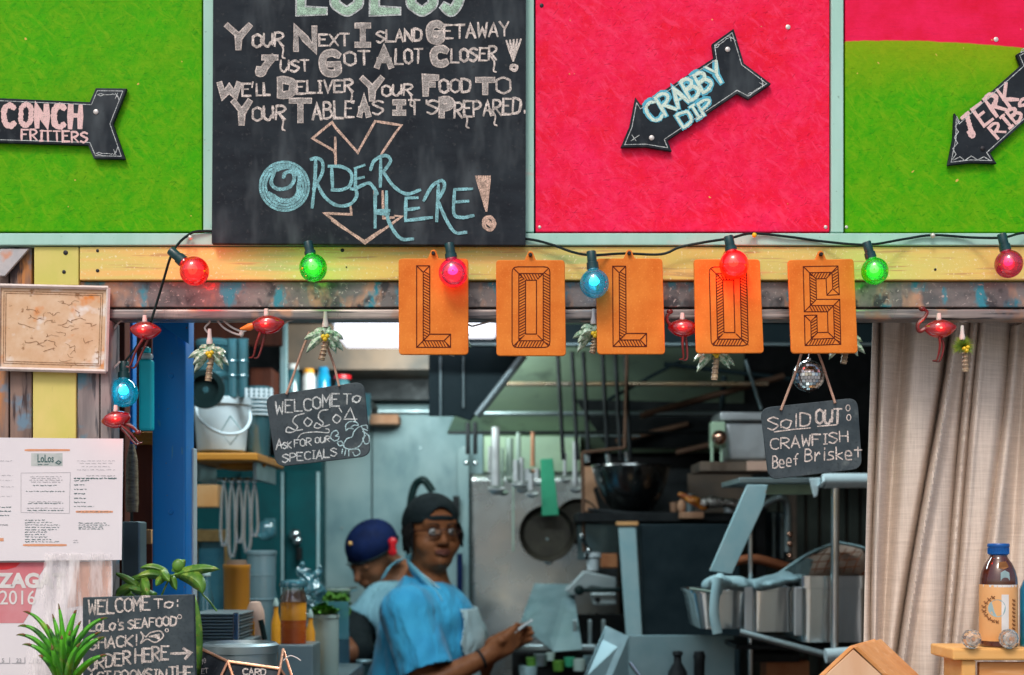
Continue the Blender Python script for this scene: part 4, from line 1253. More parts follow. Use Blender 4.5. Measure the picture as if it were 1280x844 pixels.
# ------------------------------------------------------------------ mirror ball
mbt = thing('mirror_ball', 'small silver mirror ball hanging below the S plaque', 'disco ball', P(1010, 490, .03))
k = S(.03)
cc = P(1010.5, 470, .03)
mb = MB(); mb.ball(cc, 19.2 * k, 28, 16); core_ = mb.build('core', M['dark'], mbt, smooth=True)
rows, tiles = 15, MB()
first = None
for i in range(rows):
    ph = math.pi * (i + .5) / rows
    nn = max(4, int(2 * rows * math.sin(ph)))
    for j in range(nn):
        th = 2 * math.pi * j / nn
        d = Vector((math.sin(ph) * math.cos(th), math.sin(ph) * math.sin(th), math.cos(ph)))
        u = Vector((-math.sin(th), math.cos(th), 0)); v = d.cross(u)
        d2 = (d + Vector((rnd.uniform(-.05, .05), rnd.uniform(-.05, .05), rnd.uniform(-.05, .05)))).normalized()
        u = (u - d2 * u.dot(d2)).normalized(); v = d2.cross(u)
        hu = math.pi * 20.3 * k * math.sin(ph) / nn * .88; hv = math.pi * 20.3 * k / rows / 2 * .88
        c0 = cc + d * 19.9 * k
        tiles.add([c0 + u * hu + v * hv, c0 - u * hu + v * hv, c0 - u * hu - v * hv, c0 + u * hu - v * hv], [(0, 1, 2, 3)])
tiles.build('mirror_tiles', M['glassball'], core_, kind='stuff')
mb = MB(); mb.lathe(cc + Vector((0, 0, 19 * k)), [(3 * k, 0), (3 * k, 3 * k), (1 * k, 4 * k)], 12); mb.tube([cc + Vector((0, 0, 22 * k)), P(1012, 436, .03)], .5 * k, 6); mb.build('hanger', M['steel'], mbt, smooth=True)

# ------------------------------------------------------------------ hanging slates
def slate(label, corners, Y, tw, hole, cat='chalkboard sign'):
    t = thing('hanging_slate', label, cat, P(sum(c[0] for c in corners) / 4, corners[2][1], Y))
    out = []
    for i in range(4):
        a, b, c = Vector(corners[i - 1]), Vector(corners[i]), Vector(corners[(i + 1) % 4])
        d1, d2 = (a - b).normalized(), (c - b).normalized()
        for u in (0, .2, .4, .6, .8, 1): out.append(b + d1 * 13 * (1 - u) ** 2 + d2 * 13 * u ** 2)
    mb = MB(); mb.prism([P(p.x, p.y, Y) for p in out], .006); mb.build('slate_board', M['slate2'], t, bevel=.0012)
    for pts in tw:
        mb = MB(); pp = [P(x, y, Y - .003 + (.012 if i else 0)) for i, (x, y) in enumerate(pts)]
        mb.tube(catmull(pp, n=6), .0021, 7); mb.build('twine', M['twine'], t, smooth=True)
    return t
Ys = .0
s1 = slate('small tilted slate chalked welcome to lolos hanging from a palm light', [(331.5, 495), (455, 476.5), (463.5, 570), (345, 584)], Ys,
           [[(358, 493), (368, 466), (377, 440), (387, 415)], [(424, 483), (417, 455), (410, 436), (408, 424)]], None)
yk = Ys
mb = MB()
word(mb, "WELCOME", 345, 424, 518, 506, 15, 2.0, yk, .8); word(mb, "To", 429, 450, 505, 502, 13, 1.9, yk, .3)
for pl in ([(380, 517), (370, 520), (366, 527), (372, 534), (366, 540), (358, 540), (360, 534), (370, 538), (378, 537)], [(384, 522), (380, 528), (385, 533), (390, 527), (384, 522)],
           [(410, 512), (401, 514), (398, 522), (404, 529), (399, 535), (393, 534), (396, 529), (404, 533), (412, 531)], [(420, 518), (416, 524), (421, 529), (426, 523), (420, 518)], [(424, 510), (427, 515)],
           [(446, 524), (430, 524), (438, 510), (444, 526)], [(345, 562), (349, 549), (352, 560)], [(346, 557), (353, 556)]):
    ribbon(mb, pl, 1.7, yk, .0003, smooth=len(pl) > 4)
word(mb, "SK", 354, 364, 561, 559, 8, 1.5, yk, .3); word(mb, "FOR", 368, 389, 559, 556, 9, 1.5, yk, .3); word(mb, "OUR", 394, 412, 554, 552, 7, 1.5, yk, .3)
word(mb, "SPECIALS", 353, 421, 578, 570, 10, 1.7, yk, .6)
ribbon(mb, [(372, 548), (378, 542), (395, 540), (410, 541), (411, 537), (407, 536)], 1.3, yk, .0003, smooth=True)
mb.build('lettering', M['chalk_cool'], s1.children[0])
mb = MB()
def q4(pl): return [(320 + x / 3.835, 400 + y / 3.835) for x, y in pl]
for pl in ([(420, 595), (435, 570), (460, 560), (470, 535), (490, 515), (505, 510)], [(505, 510), (520, 550), (500, 600), (460, 620), (425, 612), (420, 595)], [(375, 580), (358, 565), (365, 540), (385, 530), (395, 545), (382, 556), (398, 560), (392, 575), (375, 580)],
           [(392, 585), (410, 582), (416, 598), (400, 603), (390, 590)], [(432, 530), (430, 505), (450, 488), (480, 490), (490, 505), (470, 505), (455, 515), (465, 522), (445, 520), (432, 530)],
           [(505, 508), (530, 505), (535, 520)], [(510, 520), (535, 530)], [(512, 535), (540, 555), (542, 585), (525, 595), (512, 570), (525, 555)], [(415, 620), (412, 640)], [(430, 620), (425, 648)], [(445, 622), (445, 652)], [(462, 620), (490, 620), (498, 640), (475, 652), (465, 635)]):
    ribbon(mb, q4(pl), 1.5, yk, .0003, smooth=True)
mb.build('crab_drawing', M['chalk_blue_w'], s1.children[0], label='chalk crab drawing')
s2 = slate('small slate chalked sold out crawfish beef brisket hanging under the mirror ball', [(950.5, 510), (1072, 497), (1078, 586), (961, 600)], Ys,
           [[(976, 513), (986, 487), (995, 464), (1002, 442)], [(1044, 504), (1036, 480), (1029, 458), (1023, 442)]], None)
mb = MB()
word(mb, "SolD", 960, 1013, 537, 532, 16, 2.0, yk, .6); ribbon(mb, [(968, 540), (990, 537), (1013, 535)], 1.6, yk, .0003); ribbon(mb, [(1022, 533), (1046, 531)], 1.6, yk, .0003)
word(mb, "OUT", 1020, 1051, 530, 529, 17, 2.7, yk, .5)
for cx, cy in ((1060, 510), (1061, 522)): ribbon(mb, [(cx + 2.6 * math.cos(a * 1.05), cy + 3.8 * math.sin(a * 1.05)) for a in range(6)], 1.2, yk, .0003, smooth=True, closed=True)
word(mb, "CRAWFISH", 963, 1060, 562, 551, 13, 1.9, yk, .8)
word(mb, "Beef", 966, 998, 585, 580, 14, 1.8, yk, .6); word(mb, "Brisket", 1006, 1077, 577, 573, 15, 1.8, yk, .8)
mb.build('lettering', M['chalk'], s2.children[0])
# ------------------------------------------------------------------ papers left of the hatch
mt = thing('framed_map', 'small stained old map in a whitewashed frame above the menu', 'framed print', P(68, 464, -.012))
mc = [(-2, 357), (135.5, 360), (132.5, 464.5), (-3, 461)]
mb = MB(); mb.prism([P(x, y, -.006) for x, y in mc], .006); mb.build('print', M['oldmap'], mt)
for a, b in zip(mc, mc[1:] + mc[:1]):
    mb = MB(); mb.tube([P(a[0], a[1], -.009), P(b[0], b[1], -.009)], .0036, 4); mb.build('frame', M['whitestick'], mt, bevel=.0006)
mb = MB()
for ins in (7, 9.5): ribbon(mb, [(mc[0][0] + ins, mc[0][1] + ins), (mc[1][0] - ins, mc[1][1] + ins), (mc[2][0] - ins, mc[2][1] - ins), (mc[3][0] + ins, mc[3][1] - ins)], .8, -.006, .0003, closed=True, jit=.4)
rnd.seed(21)
for i in range(26):
    x, y = rnd.uniform(14, 118), rnd.uniform(372, 450); pts = [(x, y)]
    for j in range(rnd.randint(3, 8)): x += rnd.uniform(-2, 7); y += rnd.uniform(-3, 3.5); pts.append((min(x, 122), min(max(y, 370), 452)))
    ribbon(mb, pts, .6, -.006, .0003, jit=.6)
mb.build('map_lines', M['mapline'], mt)

menu = thing('menu_sheet', 'large white printed menu sheet with the shop logo taped beside the hatch', 'menu', P(70, 702, -.012))
YM = -.014
def sheet(name, x0, y0, x1, y1, Y, mat, parent, wav, nx=24, ny=24, drop=None, th=.0006, **kw):
    vs, fs = [], []
    for j in range(ny + 1):
        for i in range(nx + 1):
            u, v = i / nx, j / ny
            x, y = x0 + (x1 - x0) * u, y0 + (y1 - y0) * v
            if drop: x, y = drop(x, y, u, v)
            vs.append(P(x, y, Y + wav(u, v)))
    for j in range(ny):
        for i in range(nx):
            a = j * (nx + 1) + i
            fs.append((a, a + 1, a + nx + 2, a + nx + 1))
    mb = MB(); mb.add(vs, fs)
    o = mb.build(name, mat, parent, smooth=True, **kw)
    if th:
        m_ = o.modifiers.new('thick', 'SOLIDIFY'); m_.thickness = th; m_.offset = 1
    return o
mw = lambda u, v: -.002 * math.sin(v * 9 + u * 2) * (v > .9) * 0 + .0
mb = MB(); mb.prism([P(-120, 546, YM), P(154, 548.5, YM), P(152, 700, YM), P(-120, 702, YM)], .001); msh = mb.build('sheet', M['paper'], menu)
rnd.seed(5)
def qm(x, y): return (x / 4.9625, 540 + y / 4.9625)
inkd, inkl, inko = MB(), MB(), MB()
def fake_lines(mb, x0, x1, ys, w, center=False, var=.3):
    for y in ys:
        L_ = (x1 - x0) * (1 - rnd.uniform(0, var))
        s0 = x0 + ((x1 - x0) - L_) / 2 if center else x0
        x = s0
        while x < s0 + L_:
            l2 = rnd.uniform(10, 34)
            pts = []
            xx = x
            while xx < min(x + l2, s0 + L_):
                pts.append(qm(xx, y + rnd.uniform(-2.4, 2.4))); xx += 3.4
            if len(pts) > 1: ribbon(mb, pts, w, YM, .0003, jit=.4)
            x += l2 + rnd.uniform(5, 9)
fake_lines(inkl, 165, 405, [277, 288, 299, 311], .55, True); fake_lines(inkd, 205, 360, [332], .7, True, .05); fake_lines(inkd, 158, 412, [369], .7, True, .05)
fake_lines(inkl, 165, 400, [433], .6, True); fake_lines(inkd, 165, 400, [443], .7, True, .1); fake_lines(inkl, 165, 400, [473], .6, True); fake_lines(inkd, 165, 400, [487], .7, True, .1)
fake_lines(inkd, 155, 385, [547, 562, 577, 592, 607, 621, 636, 651, 667, 681], .65, False, .5)
fake_lines(inkl, 535, 720, [272], .7, False, .05); fake_lines(inkd, 460, 722, [288], 1.2, False, 0); fake_lines(inkd, 460, 560, [302, 328, 355, 383, 411, 436], .8, False, .4); fake_lines(inkd, 460, 590, [462], .6, False, .1)
fake_lines(inkl, 470, 720, [180, 195, 215, 235], .45, True, .3); fake_lines(inkd, 488, 680, [565, 578, 590, 602], .65, False, .3); fake_lines(inkl, 455, 500, [672, 686], .6, False)
fake_lines(inkd, -40, 78, [467, 492, 518], .8, False, .2); fake_lines(inkl, -40, 66, [575, 577], .8, False, .1); fake_lines(inkl, -60, 90, [180, 270, 300, 340, 400], .4, False, .1)
ribbon(inkl, [qm(130, 255), qm(436, 252), qm(430, 505), qm(130, 500)], .45, YM, .0003, closed=True, jit=.1)
for x0, x1, y in ((158, 428, 113), (148, 408, 702), (475, 695, 495)):
    ribbon(inko, [qm(x0, y), qm((x0 + x1) / 2, y), qm(x1, y)], 2.8, YM, .0002, jit=.1)
    fake_lines(inkd if x0 == 475 else inko, x0 + 5, x1 - 5, [y], .6, False, 0)
ribbon(inko, [qm(-20, 668), qm(12, 668)], 5, YM, .0002)
inkd.build('printed_text', M['ink'], msh, kind='stuff'); inkl.build('printed_text', M['ink_light'], msh, kind='stuff'); inko.build('orange_bars', M['ink_orange'], msh, kind='stuff')
mb = MB(); a = P(*qm(193, 132), YM - .0002); b = P(*qm(388, 212), YM - .0002); mb.add([(a.x, a.y, a.z), (b.x, a.y, a.z), (b.x, a.y, b.z), (a.x, a.y, b.z)], [(0, 1, 2, 3)]); mb.build('logo_ground', M['logo_bg'], menu)
print_text('logo', 'LoLos', *qm(230, 188), 9.6, YM - .0005, M['ink'], menu, bold=.3, squeeze=.62)
mb = MB(); fake_lines(mb, 235, 330, [202], .8); ribbon(mb, [qm(345, 192), qm(362, 178), qm(378, 188), qm(365, 200)], 1.3, YM, .0004, closed=True); mb.build('logo_detail', M['ink'], menu)

poster = thing('guide_poster', 'white guide poster for 2016 with a faded red block under clear film', 'poster', P(60, 860, -.006))
YZ = -.006
mb = MB(); mb.prism([P(-120, 696, YZ), P(140.5, 696, YZ), P(139, 860, YZ), P(-120, 860, YZ)], .0012); mb.build('sheet', M['paper'], poster)
def flat_px(name, pts, Y, mat, parent):
    mb = MB(); mb.add([P(x, y, Y) for x, y in pts], [tuple(range(len(pts)))]); return mb.build(name, mat, parent)
flat_px('red_block', [(-120, 703), (60, 703), (49, 720), (44, 742), (38, 765), (29, 779), (-120, 779)], YZ - .0003, M['zagat'], poster)
flat_px('red_band', [(-40, 705), (26, 703), (20, 709), (8, 712), (-40, 713)], YZ - .0006, M['zagat2'], poster)
print_text('lettering', 'ZAGAT', -1.5, 734, 17.0, YZ - .0008, M['label_w'], poster, bold=1.2, squeeze=1.02)
print_text('lettering', '2016', -1, 755.5, 17.5, YZ - .0008, M['label_w'], poster, bold=.1, squeeze=.92)
flat_px('peach_block', [(94, 703), (139, 701), (139, 752), (84, 760)], YZ - .0003, M['zagat_peach'], poster)
mb = MB()
for cx in (5, 24, 45):
    ribbon(mb, [(cx - 9, 829), (cx + 7, 829), (cx + 7, 822)], .8, YZ, .0005)
mb.build('date_boxes', M['ink_light'], poster)
for tx, cx in (('5', 2), ('23', 20), ('23', 41)):
    print_text('date', tx, cx, 828, 5, YZ - .0006, M['ink_light'], poster, bold=.1)
film = thing('clear_film', 'crumpled clear plastic film hanging over the right of the guide poster', 'plastic film', P(110, 850, -.012))
rnd.seed(3)
def fw(u, v):
    x = u * 9 - v * 2.4 + .6 * math.sin(v * 5)
    return -.008 - .004 * abs(math.sin(x)) - .002 * math.sin(2.3 * x + 3 * v) - .002 * math.sin(7 * v + u * 11)
sheet('film', 56, 692, 139, 850, -.006, M['film'], film, fw, 60, 34, drop=lambda x, y, u, v: (x - 26 * (1 - u) * v + 2 * math.sin(v * 6), y), th=0)

# ------------------------------------------------------------------ chalkboard standing on the counter
ls = thing('order_slate', 'grey chalkboard on the counter chalked order here with an arrow', 'chalkboard sign', P(174, 917, -.1))
YL = -.105
mb = MB(); mb.prism([P(103, 747, YL), P(242, 743, YL), P(246, 930, YL), P(104, 930, YL)], .012); lsb = mb.build('slate_board', M['slate2'], ls, bevel=.0015)
mb = MB()
word(mb, "WELCOME", 111, 187, 768, 762, 17, 2.5, YL, .6); word(mb, "To:", 193, 221, 760, 759, 11, 2.1, YL, .3)
word(mb, "LoLo's", 112, 155, 789, 787, 13, 2.2, YL, .6); word(mb, "SEAFOOD", 160, 220, 786, 781, 11, 2.1, YL, .5)
word(mb, "SHACK!", 112, 171, 812, 806, 13, 2.3, YL, .5)
ribbon(mb, [(176, 790), (179, 797), (176, 804), (184, 799), (194, 803), (204, 796), (200, 789), (188, 791), (182, 796), (176, 790)], 1.8, YL, .0003, smooth=True)
for i in range(4): ribbon(mb, [(187 + i * 2, 796), (199, 793 + i * 2)], 2.2, YL, .0003 + i * .00003)
for cx, cy, r_ in ((224.5, 771, 2.5), (208.5, 788, 2)): ribbon(mb, [(cx + r_ * math.cos(a * 1.05), cy + r_ * math.sin(a * 1.05)) for a in range(6)], 1.1, YL, .0003, smooth=True, closed=True)
word(mb, "ORDER", 110, 163, 838, 828, 15, 2.6, YL, .5); word(mb, "HERE", 169, 210, 829, 823, 17, 2.8, YL, .5)
ribbon(mb, [(214, 817), (225, 817), (236, 816)], 3.2, YL, .0003); ribbon(mb, [(230, 811), (238, 816), (232, 823)], 4.2, YL, .0004)
word(mb, "1ST", 112, 138, 856, 854, 15, 2.3, YL, .4); word(mb, "ROOMS", 143, 190, 853, 850, 14, 2.3, YL, .4); word(mb, "IN", 192, 208, 851, 850, 14, 2.3, YL, .4); word(mb, "THE", 212, 240, 851, 849, 17, 2.8, YL, .4)
mb.build('lettering', M['chalk'], lsb)

# ------------------------------------------------------------------ spiky plant in front of the poster
sp = thing('spiky_plant', 'bright green spiky potted dracaena in front of the poster', 'plant', P(80, 917, -.19))
YS = -.19
base_ = P(80, 872, YS)
kS = S(YS)
def blade(parent, root, tip, ctrl, w, mat, seg=11, fold=.35, name='leaf', twist=0, prof=0):
    vs, fs = [], []
    for j in range(seg + 1):
        u = j / seg
        p = root * (1 - u) ** 2 + ctrl * 2 * u * (1 - u) + tip * u * u
        t = ((ctrl - root) * (1 - u) + (tip - ctrl) * u).normalized()
        side = t.cross(Vector((0, 1, 0)))
        side = side.normalized() if side.length > .05 else Vector((1, 0, 0))
        tocam = side.cross(t).normalized()
        if twist: side = (side * math.cos(twist * u) + tocam * math.sin(twist * u)); tocam = side.cross(t).normalized()
        ww = (w * (math.sin(math.pi * min(1, .22 + u * .78)) ** .8 if u < 1 else 0) if prof == 0 else w * min(1, (u + .35) / .55) * (1 - u) ** .62 * 1.1) + .0003
        vs += [p + side * ww + tocam * ww * fold, p, p - side * ww + tocam * ww * fold]
    for j in range(seg):
        b = j * 3
        fs += [(b, b + 1, b + 4, b + 3), (b + 1, b + 2, b + 5, b + 4)]
    mb = MB(); mb.add(vs, fs)
    o = mb.build(name, mat, parent, smooth=True)
    m_ = o.modifiers.new('thick', 'SOLIDIFY'); m_.thickness = .0008
    return o
def qs(x, y): return (x / 5.144, 680 + y / 5.144)
rnd.seed(9)
for (tx, ty, cxx, cyy, w, d, rx, ry) in [(155, 437, 270, 450, 26, .02, 385, 660), (122, 530, 250, 500, 28, .0, 385, 720), (112, 587, 260, 570, 30, -.02, 385, 780), (150, 648, 300, 640, 30, -.04, 385, 850),
                                 (375, 388, 395, 480, 24, .02, 410, 650), (335, 455, 360, 520, 26, .03, 395, 650), (490, 430, 455, 470, 32, .02, 415, 640), (690, 478, 560, 480, 26, .02, 430, 680), (645, 572, 540, 590, 30, -.01, 430, 740),
                                 (672, 602, 540, 620, 34, -.03, 430, 800), (685, 718, 560, 720, 32, -.05, 430, 860), (395, 590, 398, 650, 34, -.05, 408, 800), (450, 560, 430, 640, 32, -.03, 415, 760), (520, 640, 440, 700, 36, -.06, 425, 860),
                                 (300, 520, 350, 600, 30, 0, 395, 720), (330, 650, 350, 740, 36, -.06, 400, 900), (250, 720, 320, 740, 30, -.06, 395, 880), (520, 500, 470, 560, 28, 0, 415, 690)]:
    r0 = P(*qs(rx, ry + 60), YS); tp = P(*qs(tx, ty), YS + d); ct = P(*qs(cxx, cyy), YS + d - .02)
    blade(sp, r0, tp, ct, w / 5.144 * kS * .80, M['leaf2'], 14, .45, prof=1)
    # brownish drying tip drawn as its own little end piece
    blade(sp, tp + (ct - tp) * .30 + (r0 - tp) * .015, tp + (tp - ct) * .06, tp + (ct - tp) * .12 + Vector((0, 0, .002)), w / 5.144 * kS * .22, M['leaf_edge'], 5, name='leaf_tip', prof=1)
mb = MB(); mb.tube([P(80, 835, YS), P(80, 905, YS)], [.008, .012], 10); mb.build('stem', M['leaf_edge'], sp, smooth=True)
mb = MB(); mb.lathe((base_.x, YS, 1.163), [(.038, 0), (.052, .01), (.06, .055), (.063, .056), (.063, .064), (.05, .062)], 24); mb.build('pot', M['redwood2'], sp, smooth=True)

# trailing leafy plant behind the chalkboard
lp = thing('leafy_plant', 'leafy green house plant behind the order here chalkboard', 'plant', P(185, 917, .03))
YP = .03
for (tx, ty, cx, cy, rx, ry, w, d) in [(142, 716, 160, 722, 185, 745, 5, 0), (160, 735, 170, 738, 196, 745, 5, -.02), (275, 712, 250, 708, 218, 719, 6.5, -.02), (253, 743, 252, 722, 222, 717, 10, -.03), (186, 747, 178, 728, 176, 722, 7, -.03),
                                    (175, 710, 190, 706, 208, 716, 5, 0), (212, 727, 205, 720, 200, 712, 6, -.02), (170, 722, 185, 714, 205, 722, 6, -.01), (221, 738, 215, 728, 214, 720, 5, -.01), (142, 748, 150, 735, 172, 732, 6, 0),
                                    (185, 752, 180, 742, 172, 730, 7, -.02), (158, 728, 166, 724, 182, 722, 5, .01), (195, 733, 198, 725, 206, 718, 5, -.02), (150, 762, 156, 750, 165, 742, 7, .01), (232, 700, 226, 704, 218, 715, 6, .01)]:
    blade(lp, P(rx, ry, YP), P(tx, ty, YP + d), P(cx, cy, YP + d), w * S(YP), M['leaf'], 8, .5)
for pts in ([(190, 790), (200, 750), (214, 718)], [(190, 790), (182, 750), (176, 726)], [(253, 743), (262, 752), (271, 764)], [(214, 720), (225, 716), (245, 712)]):
    wire('stem', pts, .0016, M['leaf'], lp, YP)
mb = MB(); mb.ball(P(223, 707, .03), 8 * S(.03), 14, 10, (1, .6, 1.05)); mb.build('bud', M['leaf'], lp, smooth=True)
blade(lp, P(246, 844, .0), P(244, 745, .0), P(252, 790, -.01), .006, M['leaf'], 8, .2)
mb = MB(); mb.lathe((P(190, 0, YP).x, YP, 1.163), [(.03, 0), (.04, .07), (.042, .07), (.042, .08)], 20); mb.build('pot', M['grey_wood'], lp, smooth=True)

# geometric copper holder with cards and the tin behind it
gh = thing('card_holder', 'copper wire geometric holder with black card sides on the counter', 'holder', P(310, 917, -.02))
YG = -.03
def w3(a, b, r_=.0024):
    mb = MB(); mb.tube([a, b], r_, 8); mb.build('wire', M['copper'], gh, smooth=True)
g1, g2, g3, g4 = P(252, 811, .03), P(285, 827, -.06), P(350, 836, -.06), P(354, 812, .03)
lo = [P(240, 872, -.01), P(258, 885, -.08), P(300, 872, -.10), P(340, 880, -.10), P(372, 868, -.04)]
for a, b in ((g1, g2), (g2, g3), (g3, g4), (g2, lo[1]), (g2, lo[2]), (g3, lo[3]), (g3, lo[4]), (g1, lo[0]), (lo[0], lo[1]), (lo[1], lo[2]), (lo[2], lo[3]), (lo[3], lo[4]), (g4, lo[4])): w3(a, b)
for tri in ((g1, g2, lo[1], lo[0]), (g2, lo[2], lo[1]), (g2, g3, lo[3], lo[2]), (g3, lo[4], lo[3])):
    mb = MB(); mb.add([p + Vector((0, .004, 0)) for p in tri], [tuple(range(len(tri)))]); mb.build('black_side', M['slate'], gh)
for i in range(5):
    pass
mb = MB()
for (x0, x1) in ((304, 332),): word(mb, "CARD", x0, x1, 843.5, 844.5, 7.5, 1.9, -.094, .3)
word(mb, "10", 252, 257, 830, 828, 6, 1.0, -.05, .2); word(mb, "ET", 252, 260, 842, 840, 6, 1.0, -.05, .2)
mb.build('lettering', M['chalk'], gh)
foot = MB()
for a in (lo[1], lo[3]): foot.tube([a, Vector((a.x, a.y, 1.162))], .0024, 8)
foot.build('leg', M['copper'], gh, smooth=True)
tin = MB(); tc_ = P(300, 872, .12); kk = S(.12)
tin.lathe((tc_.x, .12, 1.162), [(46 * kk, 0), (46 * kk, P(0, 816, .12).z - 1.162), (48 * kk, P(0, 815, .12).z - 1.162), (48 * kk, P(0, 806, .12).z - 1.162), (44 * kk, P(0, 803, .12).z - 1.162), (43 * kk, P(0, 807, .12).z - 1.162)], 40)
o = tin.build('tin', M['steel_d'], None, smooth=True, label='round dull metal tin behind the copper card holder', cat='tin')
wire('string', [(354, 826), (362, 820), (370, 822), (376, 826)], .001, M['white_wire'], gh, -.04)

# ------------------------------------------------------------------ right: pine house, little stand, bottle, glass knobs
ph = thing('wooden_house', 'small pine bird house with a pitched roof at the lower right', 'bird house', P(1090, 917, -.06))
kH = S(-.12)
Yf = -.13
front_ = [P(1067, 812, Yf), P(1012, 862, Yf), P(1012, 915, Yf), P(1122, 915, Yf), P(1122, 862, Yf)]
mb = MB(); mb.prism(front_, .012); mb.build('front_panel', M['pine_pale'], ph, bevel=.0008)
# two roof slabs running back from the gable, ridge level
rz = P(1067, 811, Yf)
lft, rgt = P(1014, 861, Yf), P(1120, 861, Yf)
dv = Vector((.078, .16, .0))
for end, nm in ((lft, 'roof_panel'), (rgt, 'roof_panel')):
    mb = MB()
    d_ = (end - rz); nrm = d_.cross(dv).normalized()
    if nrm.z < 0: nrm = -nrm
    q_ = [rz + nrm * .001, end, end + dv, rz + dv]
    q_[0] = rz
    mb.prism([p + nrm * .001 for p in q_], .006, nrm); mb.build(nm, M['pine'], ph, bevel=.001)
mb = MB(); mb.prism([p + dv * .92 for p in front_], .008); mb.build('back_panel', M['pine_pale'], ph)
for a, b in ((front_[1], front_[2]), (front_[4], front_[3])):
    mb = MB(); mb.add([a, b, b + dv * .92, a + dv * .92], [(0, 1, 2, 3)]); o = mb.build('side_panel', M['pine'], ph)

st = thing('small_stand', 'little honey coloured pine stand carrying the bottle', 'stand', P(1250, 917, -.05))
YT = -.09
zt = P(0, 811, YT).z
mb = MB(); a = P(1191, 811, YT); mb.box((a.x + .12, YT + .06, zt - .009), (.24, .12, .0185)); mb.build('stand_top', M['stand_wood'], st, bevel=.003)
for x in (1213, 1353):
    mb = MB(); c_ = P(x, 811, YT); mb.box((c_.x + .0, YT + .055, (zt - .019 + 1.16) / 2), (.022, .095, zt - .019 - 1.16)); mb.build('stand_leg', M['stand_wood'], st, bevel=.002)
mb = MB(); c0 = P(1214, 826, YT + .02); c1 = P(1352, 826, YT + .02); mb.box(((c0.x + c1.x) / 2, YT + .02, zt - .04), (c1.x - c0.x - .022, .012, .035)); mb.build('apron_board', M['pine'], st, bevel=.001)
bt = thing('tea_bottle', 'dark tea bottle with a blue cap and orange label on the small stand', 'bottle', (P(1248, 0, YT).x, YT + .045, zt))
YB = YT + .045; kB = S(YB) ; bc = Vector((P(1248, 0, YB).x, YB, zt + .0005))
Hh = (809 - 681) * kB
def hz(py): return (809.5 - py) * kB * 1.0
mb = MB(); mb.lathe(bc, [(21.5 * kB, 0), (23 * kB, .002), (23 * kB, hz(729)), (22.6 * kB, hz(724)), (20.5 * kB, hz(715)), (16.5 * kB, hz(706)), (12.2 * kB, hz(700)), (10.6 * kB, hz(697)), (10.6 * kB, hz(690))], 40); mb.build('glass_body', M['tea'], bt, smooth=True)
mb = MB()
prof = [(10.9 * kB, hz(695.5)), (12.4 * kB, hz(694)), (12.6 * kB, hz(686)), (13.4 * kB, hz(685)), (13.4 * kB, hz(682.5)), (12.6 * kB, hz(681)), (2 * kB, hz(680.7))]
mb.lathe(bc, prof, 40); mb.build('cap', M['blue_cap'], bt, smooth=True)
mb = MB()
for i in range(30):
    th = 2 * math.pi * i / 30; d_ = Vector((math.cos(th), math.sin(th), 0)) * 12.7 * kB
    mb.tube([bc + d_ + Vector((0, 0, hz(694))), bc + d_ + Vector((0, 0, hz(686.5)))], .45 * kB, 5)
mb.build('cap_ribs', M['blue_cap'], bt)
mb = MB(); mb.lathe(bc, [(23.15 * kB, hz(802)), (23.3 * kB, hz(801)), (23.3 * kB, hz(733)), (23.15 * kB, hz(732))], 48, cap=False); lsl = mb.build('label_sleeve', M['label'], bt, smooth=True)
def wrap(px, py, rr=23.45):    # point on the bottle's surface under a frontal pixel offset
    a = math.asin(max(-.98, min(.98, (px - 1248) / 23.5)))
    return bc + Vector((math.sin(a) * rr * kB, -math.cos(a) * rr * kB, hz(py)))
def wrap_poly(name, pts, mat, rr=23.45):
    mb = MB(); mb.add([wrap(x, y, rr) for x, y in pts], [tuple(range(len(pts)))]); mb.build(name, mat, bt)
def wrap_grid(name, x0, y0, x1, y1, mat, rr=23.45):
    mb = MB(); n = 8
    vs = [wrap(x0 + (x1 - x0) * i / n, y, rr) for y in (y0, y1) for i in range(n + 1)]
    mb.add(vs, [(i, i + 1, n + 2 + i, n + 1 + i) for i in range(n)]); mb.build(name, mat, bt)
wrap_grid('label_edge', 1226, 732, 1270, 735, M['label_w'])
wrap_grid('label_stripe', 1244, 744, 1253, 801, M['label_w'])
mb = MB()
for ring_r in (9.5,):
    pts = [wrap(1239.5 + ring_r * math.cos(i * math.pi / 12), 761 + ring_r * 1.15 * math.sin(i * math.pi / 12), 23.6) for i in range(24)]
    mb.add(pts, [tuple(range(24))])
mb.build('roundel', M['label_g'], bt)
mb = MB()
for i in range(9):
    a = R(110 + i * 20)
    for dx, dy in ((0, 0),):
        x, y = 1239 + 15.0 * math.cos(a) * .82, 762 - 15.5 * math.sin(a)
        if x < 1243:
            p0, p1 = wrap(x - 1.6, y - 1.5, 23.7), wrap(x + 1.6, y + 1.8, 23.7); mb.tube([p0, p1], .9 * kB, 4)
            mb.tube([wrap(x + 1.6, y - 1.5, 23.7), wrap(x - 1, y + 1.8, 23.7)], .6 * kB, 4)
for i in range(8):
    y = 750 + i * 5
    mb.tube([wrap(1258, y, 23.7), wrap(1262, y + 2.5, 23.7)], .9 * kB, 4); mb.tube([wrap(1262, y, 23.7), wrap(1259, y + 3, 23.7)], .6 * kB, 4)
mb.build('label_print', M['label_b'], lsl, kind='stuff')
wrap_poly('neck_emblem', [(1243, 717), (1248, 714), (1254, 717), (1255, 726), (1249, 729), (1243, 727)], M['label_g'], 22.9)
wrap_poly('neck_print', [(1241, 704), (1251, 703), (1256, 710), (1248, 713), (1240, 711)], M['label_b'], 19.9)
